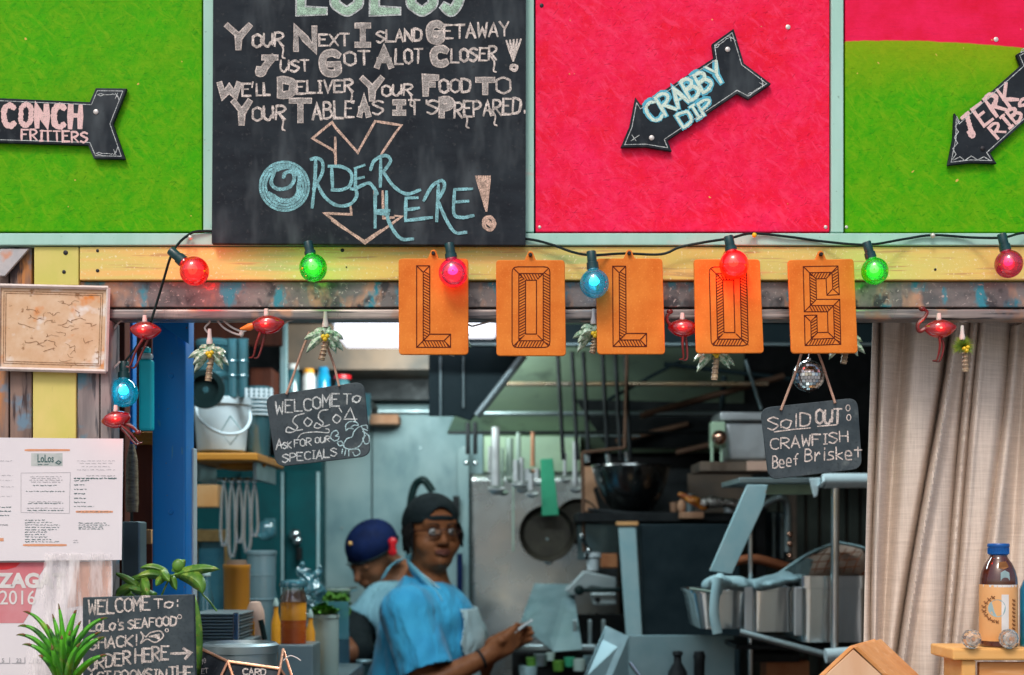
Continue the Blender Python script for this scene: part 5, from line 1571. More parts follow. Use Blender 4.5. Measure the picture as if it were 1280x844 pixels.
for i, (x, y, nm) in enumerate(((1215, 799, 'left'), (1261.5, 798.5, 'right'))):
    t = thing('glass_knob', 'faceted clear glass knob at the left end of the stand' if i == 0 else 'faceted clear glass knob in front of the tea bottle', 'glass knob', Vector((P(x, 0, YT - .008).x, YT - .008, zt)))
    kk = S(YT); cc = P(x, y, YT - .006)
    mb = MB(); mb.lathe(cc + Vector((0, .007, 0)), [(5 * kk, -.006), (9 * kk, -.002), (12.3 * kk, .002), (12.3 * kk, .006), (9 * kk, .012), (5 * kk, .0145)], 12, (0, -1, 0)); mb.build('cut_glass', M['crystal'], t)
    mb = MB(); mb.lathe(cc + Vector((0, -.0078, 0)), [(2.6 * kk, 0), (2.2 * kk, .001)], 10, (0, -1, 0)); mb.build('screw', M['card_brown'], t)
    mb = MB(); mb.box((cc.x, YT - .004, (zt + cc.z - 11 * kk) / 2 + .0004), (.008, .006, max(.001, cc.z - 11 * kk - zt))); mb.build('foot', M['steel_d'], t)
t = MB(); cb = Vector((P(1292, 0, YB).x, YB, zt)); t.lathe(cb, [(16 * kB, 0), (17 * kB, .002), (17 * kB, hz(738)), (13 * kB, hz(728)), (7 * kB, hz(715)), (7 * kB, hz(700))], 30)
t.build('blue_bottle', M['bluebottle'], None, smooth=True, label='blue bottle cut off by the right edge beside the tea bottle', cat='bottle')

# ------------------------------------------------------------------ linen curtain
cu = thing('curtain', 'natural linen curtain hanging in loose folds at the right of the hatch', 'curtain', P(1180, 900, .1))
nx, nz = 300, 80
vs, fs = [], []
folds = [  # position across (0..1) at the top and at the bottom, width, depth
    (.03, .035, .012, .030), (.06, .06, .02, -.012), (.155, .06, .030, .030), (.36, .135, .017, .060), (.40, .17, .02, -.012), (.455, .33, .014, .03), (.50, .37, .014, .026), (.64, .49, .02, .034), (.72, .62, .03, .02), (.84, .80, .05, .022), (.95, .97, .03, .02)]
for j in range(nz + 1):
    v = j / nz
    py = 392 + (1000 - 392) * v
    xl = 1091 - 13 * v - 3 * math.sin(v * 3); xr = 1360
    vv = min(v / .75, 1)
    for i in range(nx + 1):
        u = i / nx
        d = .012 * math.sin(u * 22 - v * 2.5) + .003 * math.sin(u * 47 + v * 5)
        for (a, b, w_, dp) in folds:
            c_ = a + (b - a) * vv ** 1.1 + .006 * math.sin(v * 7 + a * 20)
            z_ = (u - c_) / w_
            dp *= .8; d += dp * math.exp(-z_ * z_) - dp * .4 * math.exp(-(z_ - 1.7) ** 2 * 1.2)
        Yc = .125 + d
        vs.append(P(xl + (xr - xl) * u, py, Yc))
for j in range(nz):
    for i in range(nx):
        a = j * (nx + 1) + i
        fs.append((a, a + 1, a + nx + 2, a + nx + 1))
mb = MB(); mb.add(vs, fs); o = mb.build('cloth', M['linen'], cu, smooth=True)
for p in o.data.polygons: p.use_smooth = True
m_ = o.modifiers.new('thick', 'SOLIDIFY'); m_.thickness = .0015
# ------------------------------------------------------------------ kitchen shell
XL, XR, YBK, ZC = -1.75, 1.75, 3.55, 2.62
mb = MB(); mb.box((0, 1.8, .05), (3.7, 3.6, .1)); mb.build('floor', M['tile'], kind='structure')
mb = MB(); mb.box((0, 1.85, ZC + .03), (3.7, 3.6, .06)); mb.build('ceiling', M['ceiling'], kind='structure')
def wall_box(name, x0, x1, y0, y1, z0, z1, mat, label, cat='wall'):
    mb = MB(); mb.box(((x0 + x1) / 2, (y0 + y1) / 2, (z0 + z1) / 2), (x1 - x0, y1 - y0, z1 - z0))
    return mb.build(name, mat, None, label=label, cat=cat)
wall_box('side_wall', XL - .06, XL, .08, 3.65, .1, ZC, M['panel'], 'grey wall along the left side of the kitchen')
wall_box('side_wall', XR, XR + .06, .08, 3.65, .1, ZC, M['rag'], 'dark stained wall along the right side of the kitchen')
kw = thing('back_wall', 'grey metal clad back wall behind the two cooks', 'wall', (0, YBK, .1))
def kpanel(x0, x1, y0, y1, Y, mat, name='wall_panel', d=.02, parent=kw, bevel=.003, label=None):
    mb = MB(); mb.pbox(x0, y0, x1, y1, Y, d); return mb.build(name, mat, parent, bevel=bevel, label=label)
YK = 3.1
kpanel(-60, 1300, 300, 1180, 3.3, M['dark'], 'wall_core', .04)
kpanel(401, 464, 505, 1100, YK, M['panel']); kpanel(465.5, 604, 505, 1100, YK, M['panel'])
kpanel(401, 604, 480, 503, YK, M['panel'])
kpanel(398, 608, 512, 516, YK - .03, M['steel_d'], 'trim', .03)
for x in (430, 520, 575):
    for y in (560, 660, 760):
        mb = MB(); mb.lathe(P(x + rnd.uniform(-6, 6), y, YK - .001), [(.006, 0), (.005, .004)], 8, (0, -1, 0)); mb.build('rivet', M['steel_d'], kw)
kpanel(462, 498, 518, 530, YK - .12, M['card_brown'], 'bracket_shelf', .12)
kpanel(400, 660, 396, 480, YK + .05, M['rag'], 'upper_panel', .02)
kpanel(920, 1110, 560, 1100, 3.2, M['rag'], 'wall_panel', .02)
for i in range(11):
    x = 925 + i * 17
    kpanel(x, x + 13, 560, 1000, 3.16, M['ribs'] if 'ribs' in M else M['rag'], 'cladding_strip', .02)

# fluorescent fixture
fx = thing('lamp_fixture', 'white fluorescent lamp fixture glowing just under the beam', 'ceiling lamp', P(510, 400, 2.0))
zl = P(0, 412, 2.0).z
xa, xb = P(419, 412, 2.0).x, P(620, 412, 2.0).x
M['tube_light'] = emit('fluorescent_diffuser', (.93, .92, 1.0), 1.15)
mb = MB(); mb.box(((xa + xb) / 2, 2.12, zl), (xb - xa, .30, .042)); mb.build('diffuser', M['tube_light'], fx, bevel=.01)
mb = MB(); mb.box(((xa + xb) / 2, 2.12, zl + .035), (xb - xa + .03, .33, .026)); mb.build('housing', M['white_plastic'], fx, bevel=.003)
for x in (xa + .08, xb - .08):
    mb = MB(); mb.tube([(x, 2.12, zl + .045), (x, 2.12, ZC)], .006, 8); mb.build('hanging_rod', M['steel_d'], fx)
def area(name, loc, size, energy, color, rot, parent):
    ld = bpy.data.lights.new(name, 'AREA'); ld.shape = 'RECTANGLE'; ld.size, ld.size_y = size; ld.energy = energy; ld.color = color
    o = bpy.data.objects.new(name, ld); C.objects.link(o); o.parent = parent
    o.location = Vector(loc) - parent.location; o.rotation_euler = rot
    return o
area('fixture_light', ((xa + xb) / 2, 2.31, zl - .02), (xb - xa, .2), 8, (.85, .97, .95), (R(68), 0, 0), fx)
# added lamp fixture, unseen above the frame, put in to brighten the cooks
f2_ = thing('lamp_fixture', 'added unseen fill lamp on the kitchen ceiling nearer the hatch', 'ceiling lamp', (-.2, .95, ZC - .05))
mb = MB(); mb.box((-.2, .95, ZC - .05), (1.7, .25, .045)); mb.build('diffuser', M['tube_light'], f2_, bevel=.01)
mb = MB(); mb.box((-.2, .95, ZC - .014), (1.74, .28, .024)); mb.build('housing', M['white_plastic'], f2_, bevel=.003)
area('fixture_light', (-.2, .95, ZC - .08), (1.7, .25), 30, (.80, .95, 1.0), (0, 0, 0), f2_)

def kt(name, label, cat, px, py, Y, group=None): return thing(name, label, cat, P(px, py, Y), group)
def kb(name, x0, y0, x1, y1, Y, d, mat, parent, bevel=.002, **kw_):
    mb = MB(); mb.pbox(x0, y0, x1, y1, Y, d); return mb.build(name, mat, parent, bevel=bevel, **kw_)
def one(mb, name, mat, label, cat, **k): return mb.build(name, mat, None, label=label, cat=cat, **k)
def vc(px, y1, Y): return P(px, y1, Y)
def cyl(px, rtop, rbot, y0, y1, Y, extra=None, n=32):
    """upright round vessel: profile helper, radii in px, open lip"""
    k = S(Y); b = P(px, y1, Y); h = (y1 - y0) * k
    return b, [(rbot * k * .92, 0), (rbot * k, .004), (rtop * k, h - .006), (rtop * k * 1.04, h - .004), (rtop * k * 1.04, h), (rtop * k * .96, h), (rbot * k * .9, .012)]

# ------------------------------------------------------------------ blue post and things left
bp = thing('blue_post', 'tall bright blue painted post inside the hatch', 'post', P(213, 900, .25))
bpp = kb('post', 190, 380, 232, 1180, .25, .07, M['blue_post'], bp, .004)
mb = MB(); mb.prism([P(188, 396, .235), P(236, 396, .235), P(236, 430, .235), P(226, 424, .235)], .012); mb.build('corner_bracket', M['blue_post'], bp, bevel=.001)
for y in (470, 640):
    mb = MB(); mb.lathe(P(214, y, .2495), [(.005, 0), (.004, .003)], 10, (0, -1, 0)); mb.build('bolt', M['blue_post'], bpp)
lf = thing('side_shelving', 'red brown wooden side frame left of the blue post', 'shelf frame', P(165, 900, .45))
kb('upright', 136, 385, 156, 1100, .45, .04, M['redwood'], lf); kb('upright', 166, 385, 190, 1100, .62, .03, M['redwood'], lf); kb('shelf', 140, 540, 200, 551, .5, .14, M['wood_lit'], lf)
kb('upright', 157, 395, 166, 560, .50, .03, M['blue_post'], lf, label='narrow dark blue upright')
kb('back_panel', 120, 385, 240, 1000, .9, .02, M['dark_teal2'], lf)
cs_ = kt('cyan_bottle', 'bright cyan square bottle with a pale shoulder beside the blue post', 'bottle', 181, 538, .17)
kb('bottle_body', 173, 449, 190, 538, .16, .02, M['cyan'], cs_, .004); kb('shoulder', 173.5, 441, 189.5, 448.5, .162, .016, M['white_plastic'], cs_, .004); kb('cap', 177, 434, 187, 440.5, .164, .012, M['cyan'], cs_, .002)

one(MB().pbox(152, 652, 175, 760, .38, .05), 'grey_box', M['steel_d'], 'grey metal box half hidden by the menu sheet', 'box', bevel=.003)
one(MB().pbox(176, 662, 189, 680, .5, .04), 'small_carton', M['label'], 'small cream carton glimpsed left of the blue post', 'carton', bevel=.002)  # plain cream coloured carton
mb = MB(); mb.lathe(P(165, 640, .42), [(7 * S(.42), 0), (8 * S(.42), .02), (7 * S(.42), .10), (3 * S(.42), .13)], 20); one(mb, 'olive_bottle', M['trunk_m'], 'olive brown bottle behind the edge of the menu', 'bottle', smooth=True)
one(MB().pbox(238.5, 560, 242, 760, .30, .03), 'white_strip', M['white_plastic'], 'thin white edging strip on the right of the blue post', 'trim', bevel=.001)

# shelf with the bucket
YSF = 1.4
sh = kt('wall_shelf', 'honey brown shelf carrying the white bucket', 'shelf', 280, 590, YSF)
kb('shelf_board', 225, 566, 322, 576, YSF - .05, .42, M['wood_lit'], sh, .004)
kb('bracket', 236, 577, 241, 600, YSF, .3, M['steel_d'], sh); kb('bracket', 316, 577, 321, 600, YSF, .3, M['steel_d'], sh)
mb = MB(); mb.ball(P(303, 582, YSF + .1), 9 * S(YSF), 16, 10, (3.4, 1.6, .8)); one(mb, 'wooden_bowl', M['wood_lit'], 'upturned wooden bowl just under the bucket shelf', 'bowl', smooth=True)
bu = kt('bucket', 'white plastic bucket with a wire handle on the left shelf', 'bucket', 277, 566, YSF)
b, prof = cyl(277, 35, 30, 499, 565.5, YSF + .08)
mb = MB(); mb.lathe(b, prof, 36); pail_ = mb.build('pail', M['white_plastic'], bu, smooth=True)
kk = S(YSF + .08)
mb = MB(); mb.lathe(b + Vector((0, 0, 58 * kk)), [(34.8 * kk, 0), (37.5 * kk, .001), (37.8 * kk, 7 * kk), (35 * kk, 8.5 * kk), (33.5 * kk, 9 * kk)], 36); mb.build('rim', M['white_plastic'], bu, smooth=True)
mb = MB(); mb.tube(catmull([P(245, 507, YSF + .03), P(250, 525, YSF - .02), P(275, 541, YSF - .03), P(300, 541, YSF - .03), P(312, 528, YSF), P(312, 510, YSF + .03)], n=6), .0045, 8); mb.build('handle', M['white_plastic'], bu, smooth=True)
mb = MB()
for pl in ([(288, 520), (302, 538), (288, 556), (276, 540), (288, 520)],):
    mb.tube([P(x, y, YSF - .018) for x, y in pl], .002, 5)
mb.build('diamond_mark', M['label_g'], pail_)
mb = MB(); mb.lathe(P(257, 487, YSF + .08 - .14), [(.008, 0), (.05, 0), (.05, .012), (.036, .012), (.036, 0)], 24, (0, -1, 0), cap=False)
one(mb, 'black_ring', M['cord'], 'black round ring behind the palm light above the bucket', 'ring', smooth=True)
# clear containers standing on the bucket
for i, (x0, x1, y0, y1, lab) in enumerate([(246, 292, 428, 470, 'upper clear bluish tub stacked above the white bucket'), (250, 300, 471, 497, 'lower clear bluish tub resting on the white bucket')]):
    t = kt('clear_tub', lab, 'container', (x0 + x1) / 2, y1, YSF, 'clear tubs stacked on the bucket')
    k_ = S(YSF + .08); b = P((x0 + x1) / 2, y1, YSF + .08); w = (x1 - x0) / 2 * k_; h = (y1 - y0) * k_
    mb = MB(); mb.lathe(b, [(w * .9, 0), (w * .98, h * .85), (w * 1.05, h * .86), (w * 1.05, h * .96), (w * .96, h * .97)], 4 * 8); mb.build('tub', M['clear_plastic'], t, smooth=True)
    mb = MB(); mb.lathe(b + Vector((0, 0, h * .93)), [(w * 1.07, 0), (w * 1.07, .008), (w, .011)], 32); mb.build('lid', M['clear_plastic'], t, smooth=True)
for i, (x, y0, y1, lab) in enumerate([(291, 424, 497, 'left of two tall clear jugs stacked above the bucket'), (304, 424, 497, 'right of two tall clear jugs stacked above the bucket')]):
    b, prof = cyl(x, 6.5, 5.5, y0, y1, YSF + .02)
    t = kt('clear_jug', lab, 'jug', x, y1, YSF); mb = MB(); mb.lathe(b, prof, 24); mb.build('jug_body', M['clear_plastic'], t, smooth=True)
    mb = MB(); kk = S(YSF)
    for q in (0.35, .6): mb.lathe(b + Vector((0, 0, (y1 - y0) * kk * q)), [(6.4 * kk, 0), (7 * kk, .003), (6.4 * kk, .006)], 20)
    mb.build('ridge', M['clear_plastic'], t, smooth=True)
b, prof = cyl(323, 17, 13, 484, 580, YSF + .12)
t = kt('cup_stack', 'tall stack of pale plastic cups right of the bucket', 'cup stack', 323, 580, YSF)
mb = MB(); mb.lathe(b, prof, 28); mb.build('cup', M['clear_plastic'], t, smooth=True)
for i in range(7):
    mb = MB(); kk = S(YSF + .12); mb.lathe(b + Vector((0, 0, (60 + i * 5) * kk)), [(17 * kk, 0), (18.6 * kk, 0), (18.6 * kk, 2 * kk), (17 * kk, 2.2 * kk)], 28); mb.build('cup_rim', M['white_plastic'], t, smooth=True)
for i in range(6):
    x = 308 + i * 6.2
    mb = MB(); a_ = P(x, 497, YSF + .0); mb.tube([a_, P(x, 485, YSF)], .0045, 8); mb.build('rim_tab', M['white_plastic'], t, smooth=True)
# dark upper region with second shelf and bottles
YS2 = 2.6
us = kt('upper_shelf', 'dark high shelf with bottles behind the welcome slate', 'shelf', 390, 500, YS2)
kb('shelf_board', 320, 498, 462, 506, YS2, .3, M['dark_teal2'], us); kb('back_board', 225, 380, 660, 500, YS2 + .4, .02, M['black_metal'], us)
kb('upright', 350, 402, 358, 500, YS2 - .2, .03, M['pale_blue'], us)
kb('upper_cupboard', 358, 405, 640, 462, YS2 + .1, .3, M['rag'], us)
kb('wood_panel', 238, 396, 352, 432, YS2 - .3, .03, M['redwood'], us)
for (x, r_, y0, mat, cap, lab) in [(366, 9, 456, 'clear_plastic', 'label_w', 'clear bottle with pale cap'), (386, 9, 462, 'label_w', 'sauce_y', 'white bottle with a yellow top'), (404, 9, 460, 'bluebottle', 'bluebottle', 'blue bottle'), (428, 9, 470, 'clear_plastic', 'red_plastic', 'pale bottle with a flat red lid')]:
    t = kt('shelf_bottle', lab + ' on the dark shelf behind the welcome slate', 'bottle', x, 497.5, YS2 + .05)
    kk = S(YS2 + .05); b = P(x, 497.5, YS2 + .05); h = (497.5 - y0) * kk
    mb = MB(); mb.lathe(b, [(r_ * kk, 0), (r_ * kk, h * .7), (r_ * .8 * kk, h * .8), (r_ * .75 * kk, h * .86)], 22); mb.build('bottle_body', M[mat], t, smooth=True)
    mb = MB(); mb.lathe(b + Vector((0, 0, h * .86)), [(r_ * 1.25 * kk if cap == 'red_plastic' else r_ * .8 * kk, 0), (r_ * 1.2 * kk if cap == 'red_plastic' else r_ * .7 * kk, h * .16), (r_ * .3 * kk, h * .17)], 22); mb.build('cap', M[cap], t, smooth=True)
one(MB().pbox(312, 460, 340, 500, YS2 - .1, .15), 'brown_box', M['redwood'], 'red brown box on the dark shelf left of the bottles', 'box', bevel=.004)
one(MB().pbox(455, 492, 463, 520, 2.2, .02), 'white_card', M['clear_plastic'], 'small white card at the edge of the welcome slate', 'card', bevel=.001)

# hanging tongs and tools below the shelf
YT2 = 1.75
rail = kt('tool_rail', 'steel rail under the left shelf with tongs hanging from it', 'rail', 300, 600, YT2)
mb = MB(); mb.tube([P(262, 600, YT2), P(335, 600, YT2)], .006, 8); mb.build('rod', M['steel_d'], rail, smooth=True)
for i, x in enumerate((280, 290, 299, 309, 318)):
    t = kt('tongs', ['steel tongs hanging leftmost under the bucket shelf', 'steel tongs hanging second under the bucket shelf', 'steel tongs hanging in the middle under the bucket shelf', 'steel tongs hanging fourth under the bucket shelf', 'steel tongs hanging rightmost under the bucket shelf'][i], 'tongs', x, 690, YT2, 'tongs hanging on the rail')
    L_ = (82, 96, 78, 90, 70)[i]
    for sg in (-1, 1):
        pts = catmull([P(x, 601, YT2 - .01), P(x + sg * 2.5, 620, YT2 - .01), P(x + sg * 4.2, 601 + L_ * .8, YT2 - .01), P(x + sg * 1.5, 601 + L_, YT2 - .01)], n=5)
        mb = MB(); mb.tube(pts, [.003, .0052], 8, flat=.4); mb.build('arm', M['steel'], t, smooth=True)
    mb = MB(); mb.ball(P(x, 601, YT2 - .01), .009, 10, 8); mb.build('hinge', M['steel'], t, smooth=True)
one(MB().pbox(240, 606, 272, 634, 2.0, .08), 'cream_carton', M['label'], 'cream carton under the bucket shelf at the left', 'carton', bevel=.003)
fr = kt('picture_frame', 'tarnished gold framed teal picture behind the plant', 'framed print', 262, 765, 1.9)
kb('picture', 246, 676, 280, 765, 1.91, .01, M['teal_pic'], fr)
for (x0, y0, x1, y1) in ((240, 662, 286, 677), (240, 766, 286, 776), (240, 678, 246, 765), (280, 678, 286, 765)): kb('frame', x0, y0, x1, y1, 1.89, .03, M['gold'], fr)

# teal cupboard
tc_ = kt('teal_cupboard', 'dark teal double door cupboard behind the bottles', 'cupboard', 355, 900, 2.95)
kb('carcass', 225, 570, 402, 1100, 2.98, .25, M['teal'], tc_)
kb('door', 300, 588, 352, 1000, 2.95, .025, M['teal'], tc_, .006); dr_ = kb('door', 356, 588, 396, 1000, 2.95, .025, M['teal'], tc_, .006)
for x in (353, 398):
    mb = MB(); mb.pbox(x - 1.2 if x < 360 else x - 2, 590, x + 1.2, 760, 2.945, .01); mb.build('edge_strip', M['pale_blue'], tc_)
mb = MB(); mb.ball(P(372, 676, 2.93), .018, 12, 8); mb.ball(P(369, 668, 2.93), .022, 12, 8); mb.build('lock', M['steel'], dr_, smooth=True)
mb = MB(); mb.tube([P(374, 684, 2.93), P(374, 700, 2.93)], .012, 8); mb.build('handle', M['black_metal'], dr_, smooth=True)
one(MB().pbox(330, 648, 343, 670, 2.6, .05), 'small_box', M['clear_plastic'], 'pale blue box hanging in front of the teal cupboard', 'box', bevel=.004)
mb = MB(); mb.ball(P(332, 663, 2.4), .034, 16, 10, (1, .6, 1)); one(mb, 'blue_tape_roll', M['clear_plastic'], 'pale blue roll near the hanging tongs', 'roll', smooth=True)

# ------------------------------------------------------------------ pass-through counter with jars and lids
pc = thing('prep_counter', 'steel prep counter just inside the hatch', 'counter', (-.15, .9, .1))
mb = MB(); mb.box((-.70, 1.0, 1.165), (.60, 1.0, .03)); mb.build('counter_top', M['steel_d'], pc, bevel=.003)
for x in (-.95, -.45):
    for y in (.55, 1.45):
        mb = MB(); mb.box((x, y, .625), (.04, .04, 1.05)); mb.build('leg', M['steel_d'], pc)
ZT = 1.181
def at_top(px, Y): p = P(px, 0, Y); return Vector((p.x, Y, ZT))
def up(py, Y): return P(0, py, Y).z - ZT
# stack of steel trays
ts = thing('tray_stack', 'stack of thin grey metal trays behind the card holder', 'tray stack', at_top(280, .8))
k8 = S(.72)
nT = 9
z0_, z1_ = up(800, .8), up(764, .8)
kb('tray_base', 246, 800, 312, 862, .74, .16, M['steel_d'], ts)
for i in range(nT):
    z = ZT + z0_ + (z1_ - z0_) * i / nT
    mb = MB(); c_ = P(280 - (i % 2), 0, .82); mb.box((c_.x, .82, z + .003), (62 * S(.82), .17, .0042)); mb.build('tray', M['steel_d'], ts, bevel=.0012)
mb = MB(); c_ = P(296, 0, .74); mb.box((c_.x, .733, ZT + (z0_ + z1_) / 2), (.012, .006, z1_ - z0_)); mb.build('clip', M['steel'], ts, bevel=.001)
# orange container
t = thing('orange_container', 'tall orange plastic container behind the tray stack', 'container', at_top(296, 1.25))
mb = MB(); kk = S(1.25); mb.lathe(at_top(296, 1.25), [(15 * kk, 0), (16.5 * kk, up(712, 1.25)), (17 * kk, up(711, 1.25)), (17 * kk, up(706, 1.25)), (15.5 * kk, up(706, 1.25))], 28); mb.build('container_body', M['orange_pl'], t, smooth=True)
mb = MB(); mb.lathe(at_top(296, 1.25) + Vector((0, 0, up(706, 1.25))), [(13 * kk, 0), (12 * kk, .012)], 24); mb.build('inner_cup', M['rag'], t, smooth=True)
# tall clear deli cups
t = thing('deli_container', 'tall pale blue deli container behind the squeeze bottle', 'container', at_top(327, 1.45))
mb = MB(); kk = S(1.45); mb.lathe(at_top(327, 1.45), [(15 * kk, 0), (18 * kk, up(694, 1.45)), (19 * kk, up(693, 1.45)), (19 * kk, up(689, 1.45)), (17 * kk, up(688, 1.45))], 30); mb.build('container_body', M['white_clear'], t, smooth=True)
for yy in (750, 720):
    mb = MB(); mb.lathe(at_top(327, 1.45) + Vector((0, 0, up(yy, 1.45))), [(16.8 * kk, 0), (17.8 * kk, .002), (17.2 * kk, .006)], 30); mb.build('ridge', M['white_clear'], t, smooth=True)
# squeeze bottle
t = thing('squeeze_bottle', 'small pale squeeze bottle beside the tray stack', 'bottle', at_top(319, .9))
kk = S(.9); mb = MB(); mb.lathe(at_top(319, .9), [(11 * kk, 0), (12 * kk, .004), (12 * kk, up(772, .9)), (11 * kk, up(763, .9)), (8 * kk, up(756, .9)), (7 * kk, up(753, .9)), (4 * kk, up(752, .9))], 26); mb.build('bottle_body', M['peach_pl'], t, smooth=True)
mb = MB(); mb.pbox(311, 778, 318, 797, .875, .006); mb.build('label', M['sauce_y'], t); 
mb = MB(); mb.tube([P(326, 775, .87), P(331, 800, .87)], .006, 8); mb.build('brush', M['cord'], t, smooth=True)
# sauce jar
t = thing('sauce_jar', 'clear jar of layered amber and dark red sauce', 'jar', at_top(367, 1.0))
kk = S(1.0); b = P(367, 805, 1.0)
rs_ = kb('riser_box', 346, 806, 392, 850, .96, .12, M['steel_d'], None, .004, label='grey steel box under the amber sauce jar', cat='box')
def upj(py): return P(0, py, 1.0).z - b.z
mb = MB(); mb.lathe(b, [(17 * kk, upj(752)), (17 * kk, upj(748)), (14 * kk, upj(742)), (13.5 * kk, upj(733))], 30, cap=False); mb.build('glass', M['jar_clear'], t, smooth=True)
mb = MB(); mb.lathe(b + Vector((0, 0, .002)), [(15.5 * kk, 0), (16 * kk, upj(776))], 28); mb.build('red_sauce', M['sauce'], t, smooth=True)
mb = MB(); mb.lathe(b + Vector((0, 0, upj(775.5) + .001)), [(16 * kk, 0), (16 * kk, upj(754) - upj(775.5)), (15 * kk, upj(752) - upj(775.5))], 28); mb.build('amber_sauce', M['sauce_y'], t, smooth=True)
mb = MB(); mb.lathe(b + Vector((0, 0, upj(753))), [(15.5 * kk, 0), (14 * kk, .02), (12 * kk, upj(737) - upj(753))], 24); mb.build('wrap', M['peach_pl'], t, smooth=True)
mb = MB(); mb.lathe(b + Vector((0, 0, upj(734))), [(17 * kk, 0), (18 * kk, .006), (16 * kk, .014), (6 * kk, .018)], 24); mb.build('lid', M['clear_plastic'], t, smooth=True)
# plastic bag behind the jar
t = thing('plastic_bag', 'crumpled pale blue plastic bag behind the sauce jar', 'plastic bag', at_top(388, 1.4))
rnd.seed(4)
pr = [('c', P(376, 704, 1.4), .006, P(384, 735, 1.4), .026, .012), ('c', P(399, 708, 1.4), .005, P(393, 738, 1.4), .026, .010), ('c', P(387, 714, 1.4), .006, P(388, 735, 1.4), .026, .010), ('c', P(368, 728, 1.38), .008, P(388, 750, 1.4), .024, .012), ('c', P(388, 745, 1.42), .036, P(388, 800, 1.42), .04, .02)]
def crumple(V):
    x, y, z = V[:, 0], V[:, 1], V[:, 2]
    d = .010 * np.abs(np.sin(x * 95 + z * 60 + 2 * np.sin(z * 70))) + .007 * np.abs(np.sin(x * 60 - z * 130 + 3 * np.sin(y * 60)))
    V = V.copy(); V[:, 1] -= d; V[:, 0] += .006 * np.sin(z * 120 + x * 40); return V
sdf_obj('bag', pr, .004, M['clear_plastic'], t, warp=crumple, sm=0)
# bin with greens behind
t = thing('salad_bin', 'clear green tinted bin of leafy greens beside the second cook', 'bin', at_top(425, 1.9))
kb('bin_wall', 392, 752, 436, 800, 1.75, .008, M['clear_plastic'], t); kb('bin_wall', 392, 745, 436, 800, 2.0, .008, M['clear_plastic'], t)
kb('bin_lid', 400, 736, 438, 741, 1.82, .2, M['clear_green'], t, .004); kb('bin_floor', 392, 796, 424, 880, 1.75, .26, M['bluegrey_cb'], t)
mb = MB(); rnd.seed(8)
for i in range(420):
    c_ = P(rnd.uniform(394, 434), rnd.uniform(744, 770), rnd.uniform(1.78, 1.98)); a_ = Vector((rnd.uniform(-1, 1), rnd.uniform(-1, 1), rnd.uniform(-1, 1))).normalized() * .018; b_ = a_.cross(Vector((rnd.uniform(-1, 1), rnd.uniform(-1, 1), .5))).normalized() * .011
    mb.add([c_ - a_, c_ + b_, c_ + a_, c_ - b_], [(0, 1, 2, 3)])
mb.build('greens', M['greens'], t, kind='stuff')
# white canister with green top, on its own riser
t = thing('white_canister', 'white cylindrical canister topped with dark green leaves', 'canister', at_top(407, 1.15))
kk = S(1.15); b = at_top(407, 1.15)
mb = MB(); mb.lathe(b, [(15.5 * kk, 0), (16 * kk, .004), (16.5 * kk, up(773, 1.15)), (17.5 * kk, up(772, 1.15)), (17.5 * kk, up(768, 1.15)), (15 * kk, up(768, 1.15))], 32); mb.build('canister_body', M['cream_pl'], t, smooth=True)
mb = MB()
for i in range(160):
    th = rnd.uniform(0, 6.28); rr_ = rnd.uniform(0, 17) * kk; c_ = b + Vector((math.cos(th) * rr_ - .004, math.sin(th) * rr_, up(766, 1.15) + rnd.uniform(0, .025) * (1 - rr_ / (20 * kk)))); a_ = Vector((rnd.uniform(-1, 1), rnd.uniform(-1, 1), rnd.uniform(-.4, .4))).normalized() * .016; b_ = a_.cross(Vector((0, .3, 1))).normalized() * .009
    mb.add([c_ - a_, c_ + b_, c_ + a_, c_ - b_], [(0, 1, 2, 3)])
mb.build('leaves', M['greens'], t, kind='stuff')
for (px, r_, y0, mat, lab) in [(455, 10, 826, 'bluegrey_cb', 'small grey tin near the second cook')]:
    b, prof = cyl(px, r_, r_, y0, 838, 1.5); b.z = ZT; t2 = thing('small_tub', lab, 'tub', b)
    kk = S(1.5); mb = MB(); mb.lathe(b, [(r_ * kk, 0), (r_ * 1.05 * kk, up(y0, 1.5)), (r_ * .9 * kk, up(y0, 1.5) + .003)], 24); mb.build('tub_body', M[mat], t2, smooth=True)

# ------------------------------------------------------------------ hood, bars and hanging tools
YH = 3.0
hd = kt('extractor_hood', 'dark extractor hood over the stove with pale green inside', 'hood', 760, 560, YH)
# green lit interior: slanted sheet behind
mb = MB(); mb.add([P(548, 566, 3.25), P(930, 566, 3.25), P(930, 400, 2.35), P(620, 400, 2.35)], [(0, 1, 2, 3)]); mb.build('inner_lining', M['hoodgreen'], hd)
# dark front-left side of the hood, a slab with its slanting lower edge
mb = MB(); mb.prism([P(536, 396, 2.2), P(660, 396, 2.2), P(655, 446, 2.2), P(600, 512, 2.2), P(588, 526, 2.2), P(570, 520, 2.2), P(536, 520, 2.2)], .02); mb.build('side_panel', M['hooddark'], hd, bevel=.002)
mb = MB(); mb.tube([P(655, 444, 2.18), P(596, 520, 2.18)], .013, 8); mb.build('edge_strip', M['steel_d'], hd, smooth=True)
kb('seam', 578, 446, 580.5, 510, 2.19, .006, M['steel_d'], hd); kb('seam', 549, 446, 552, 520, 2.19, .006, M['steel_d'], hd)
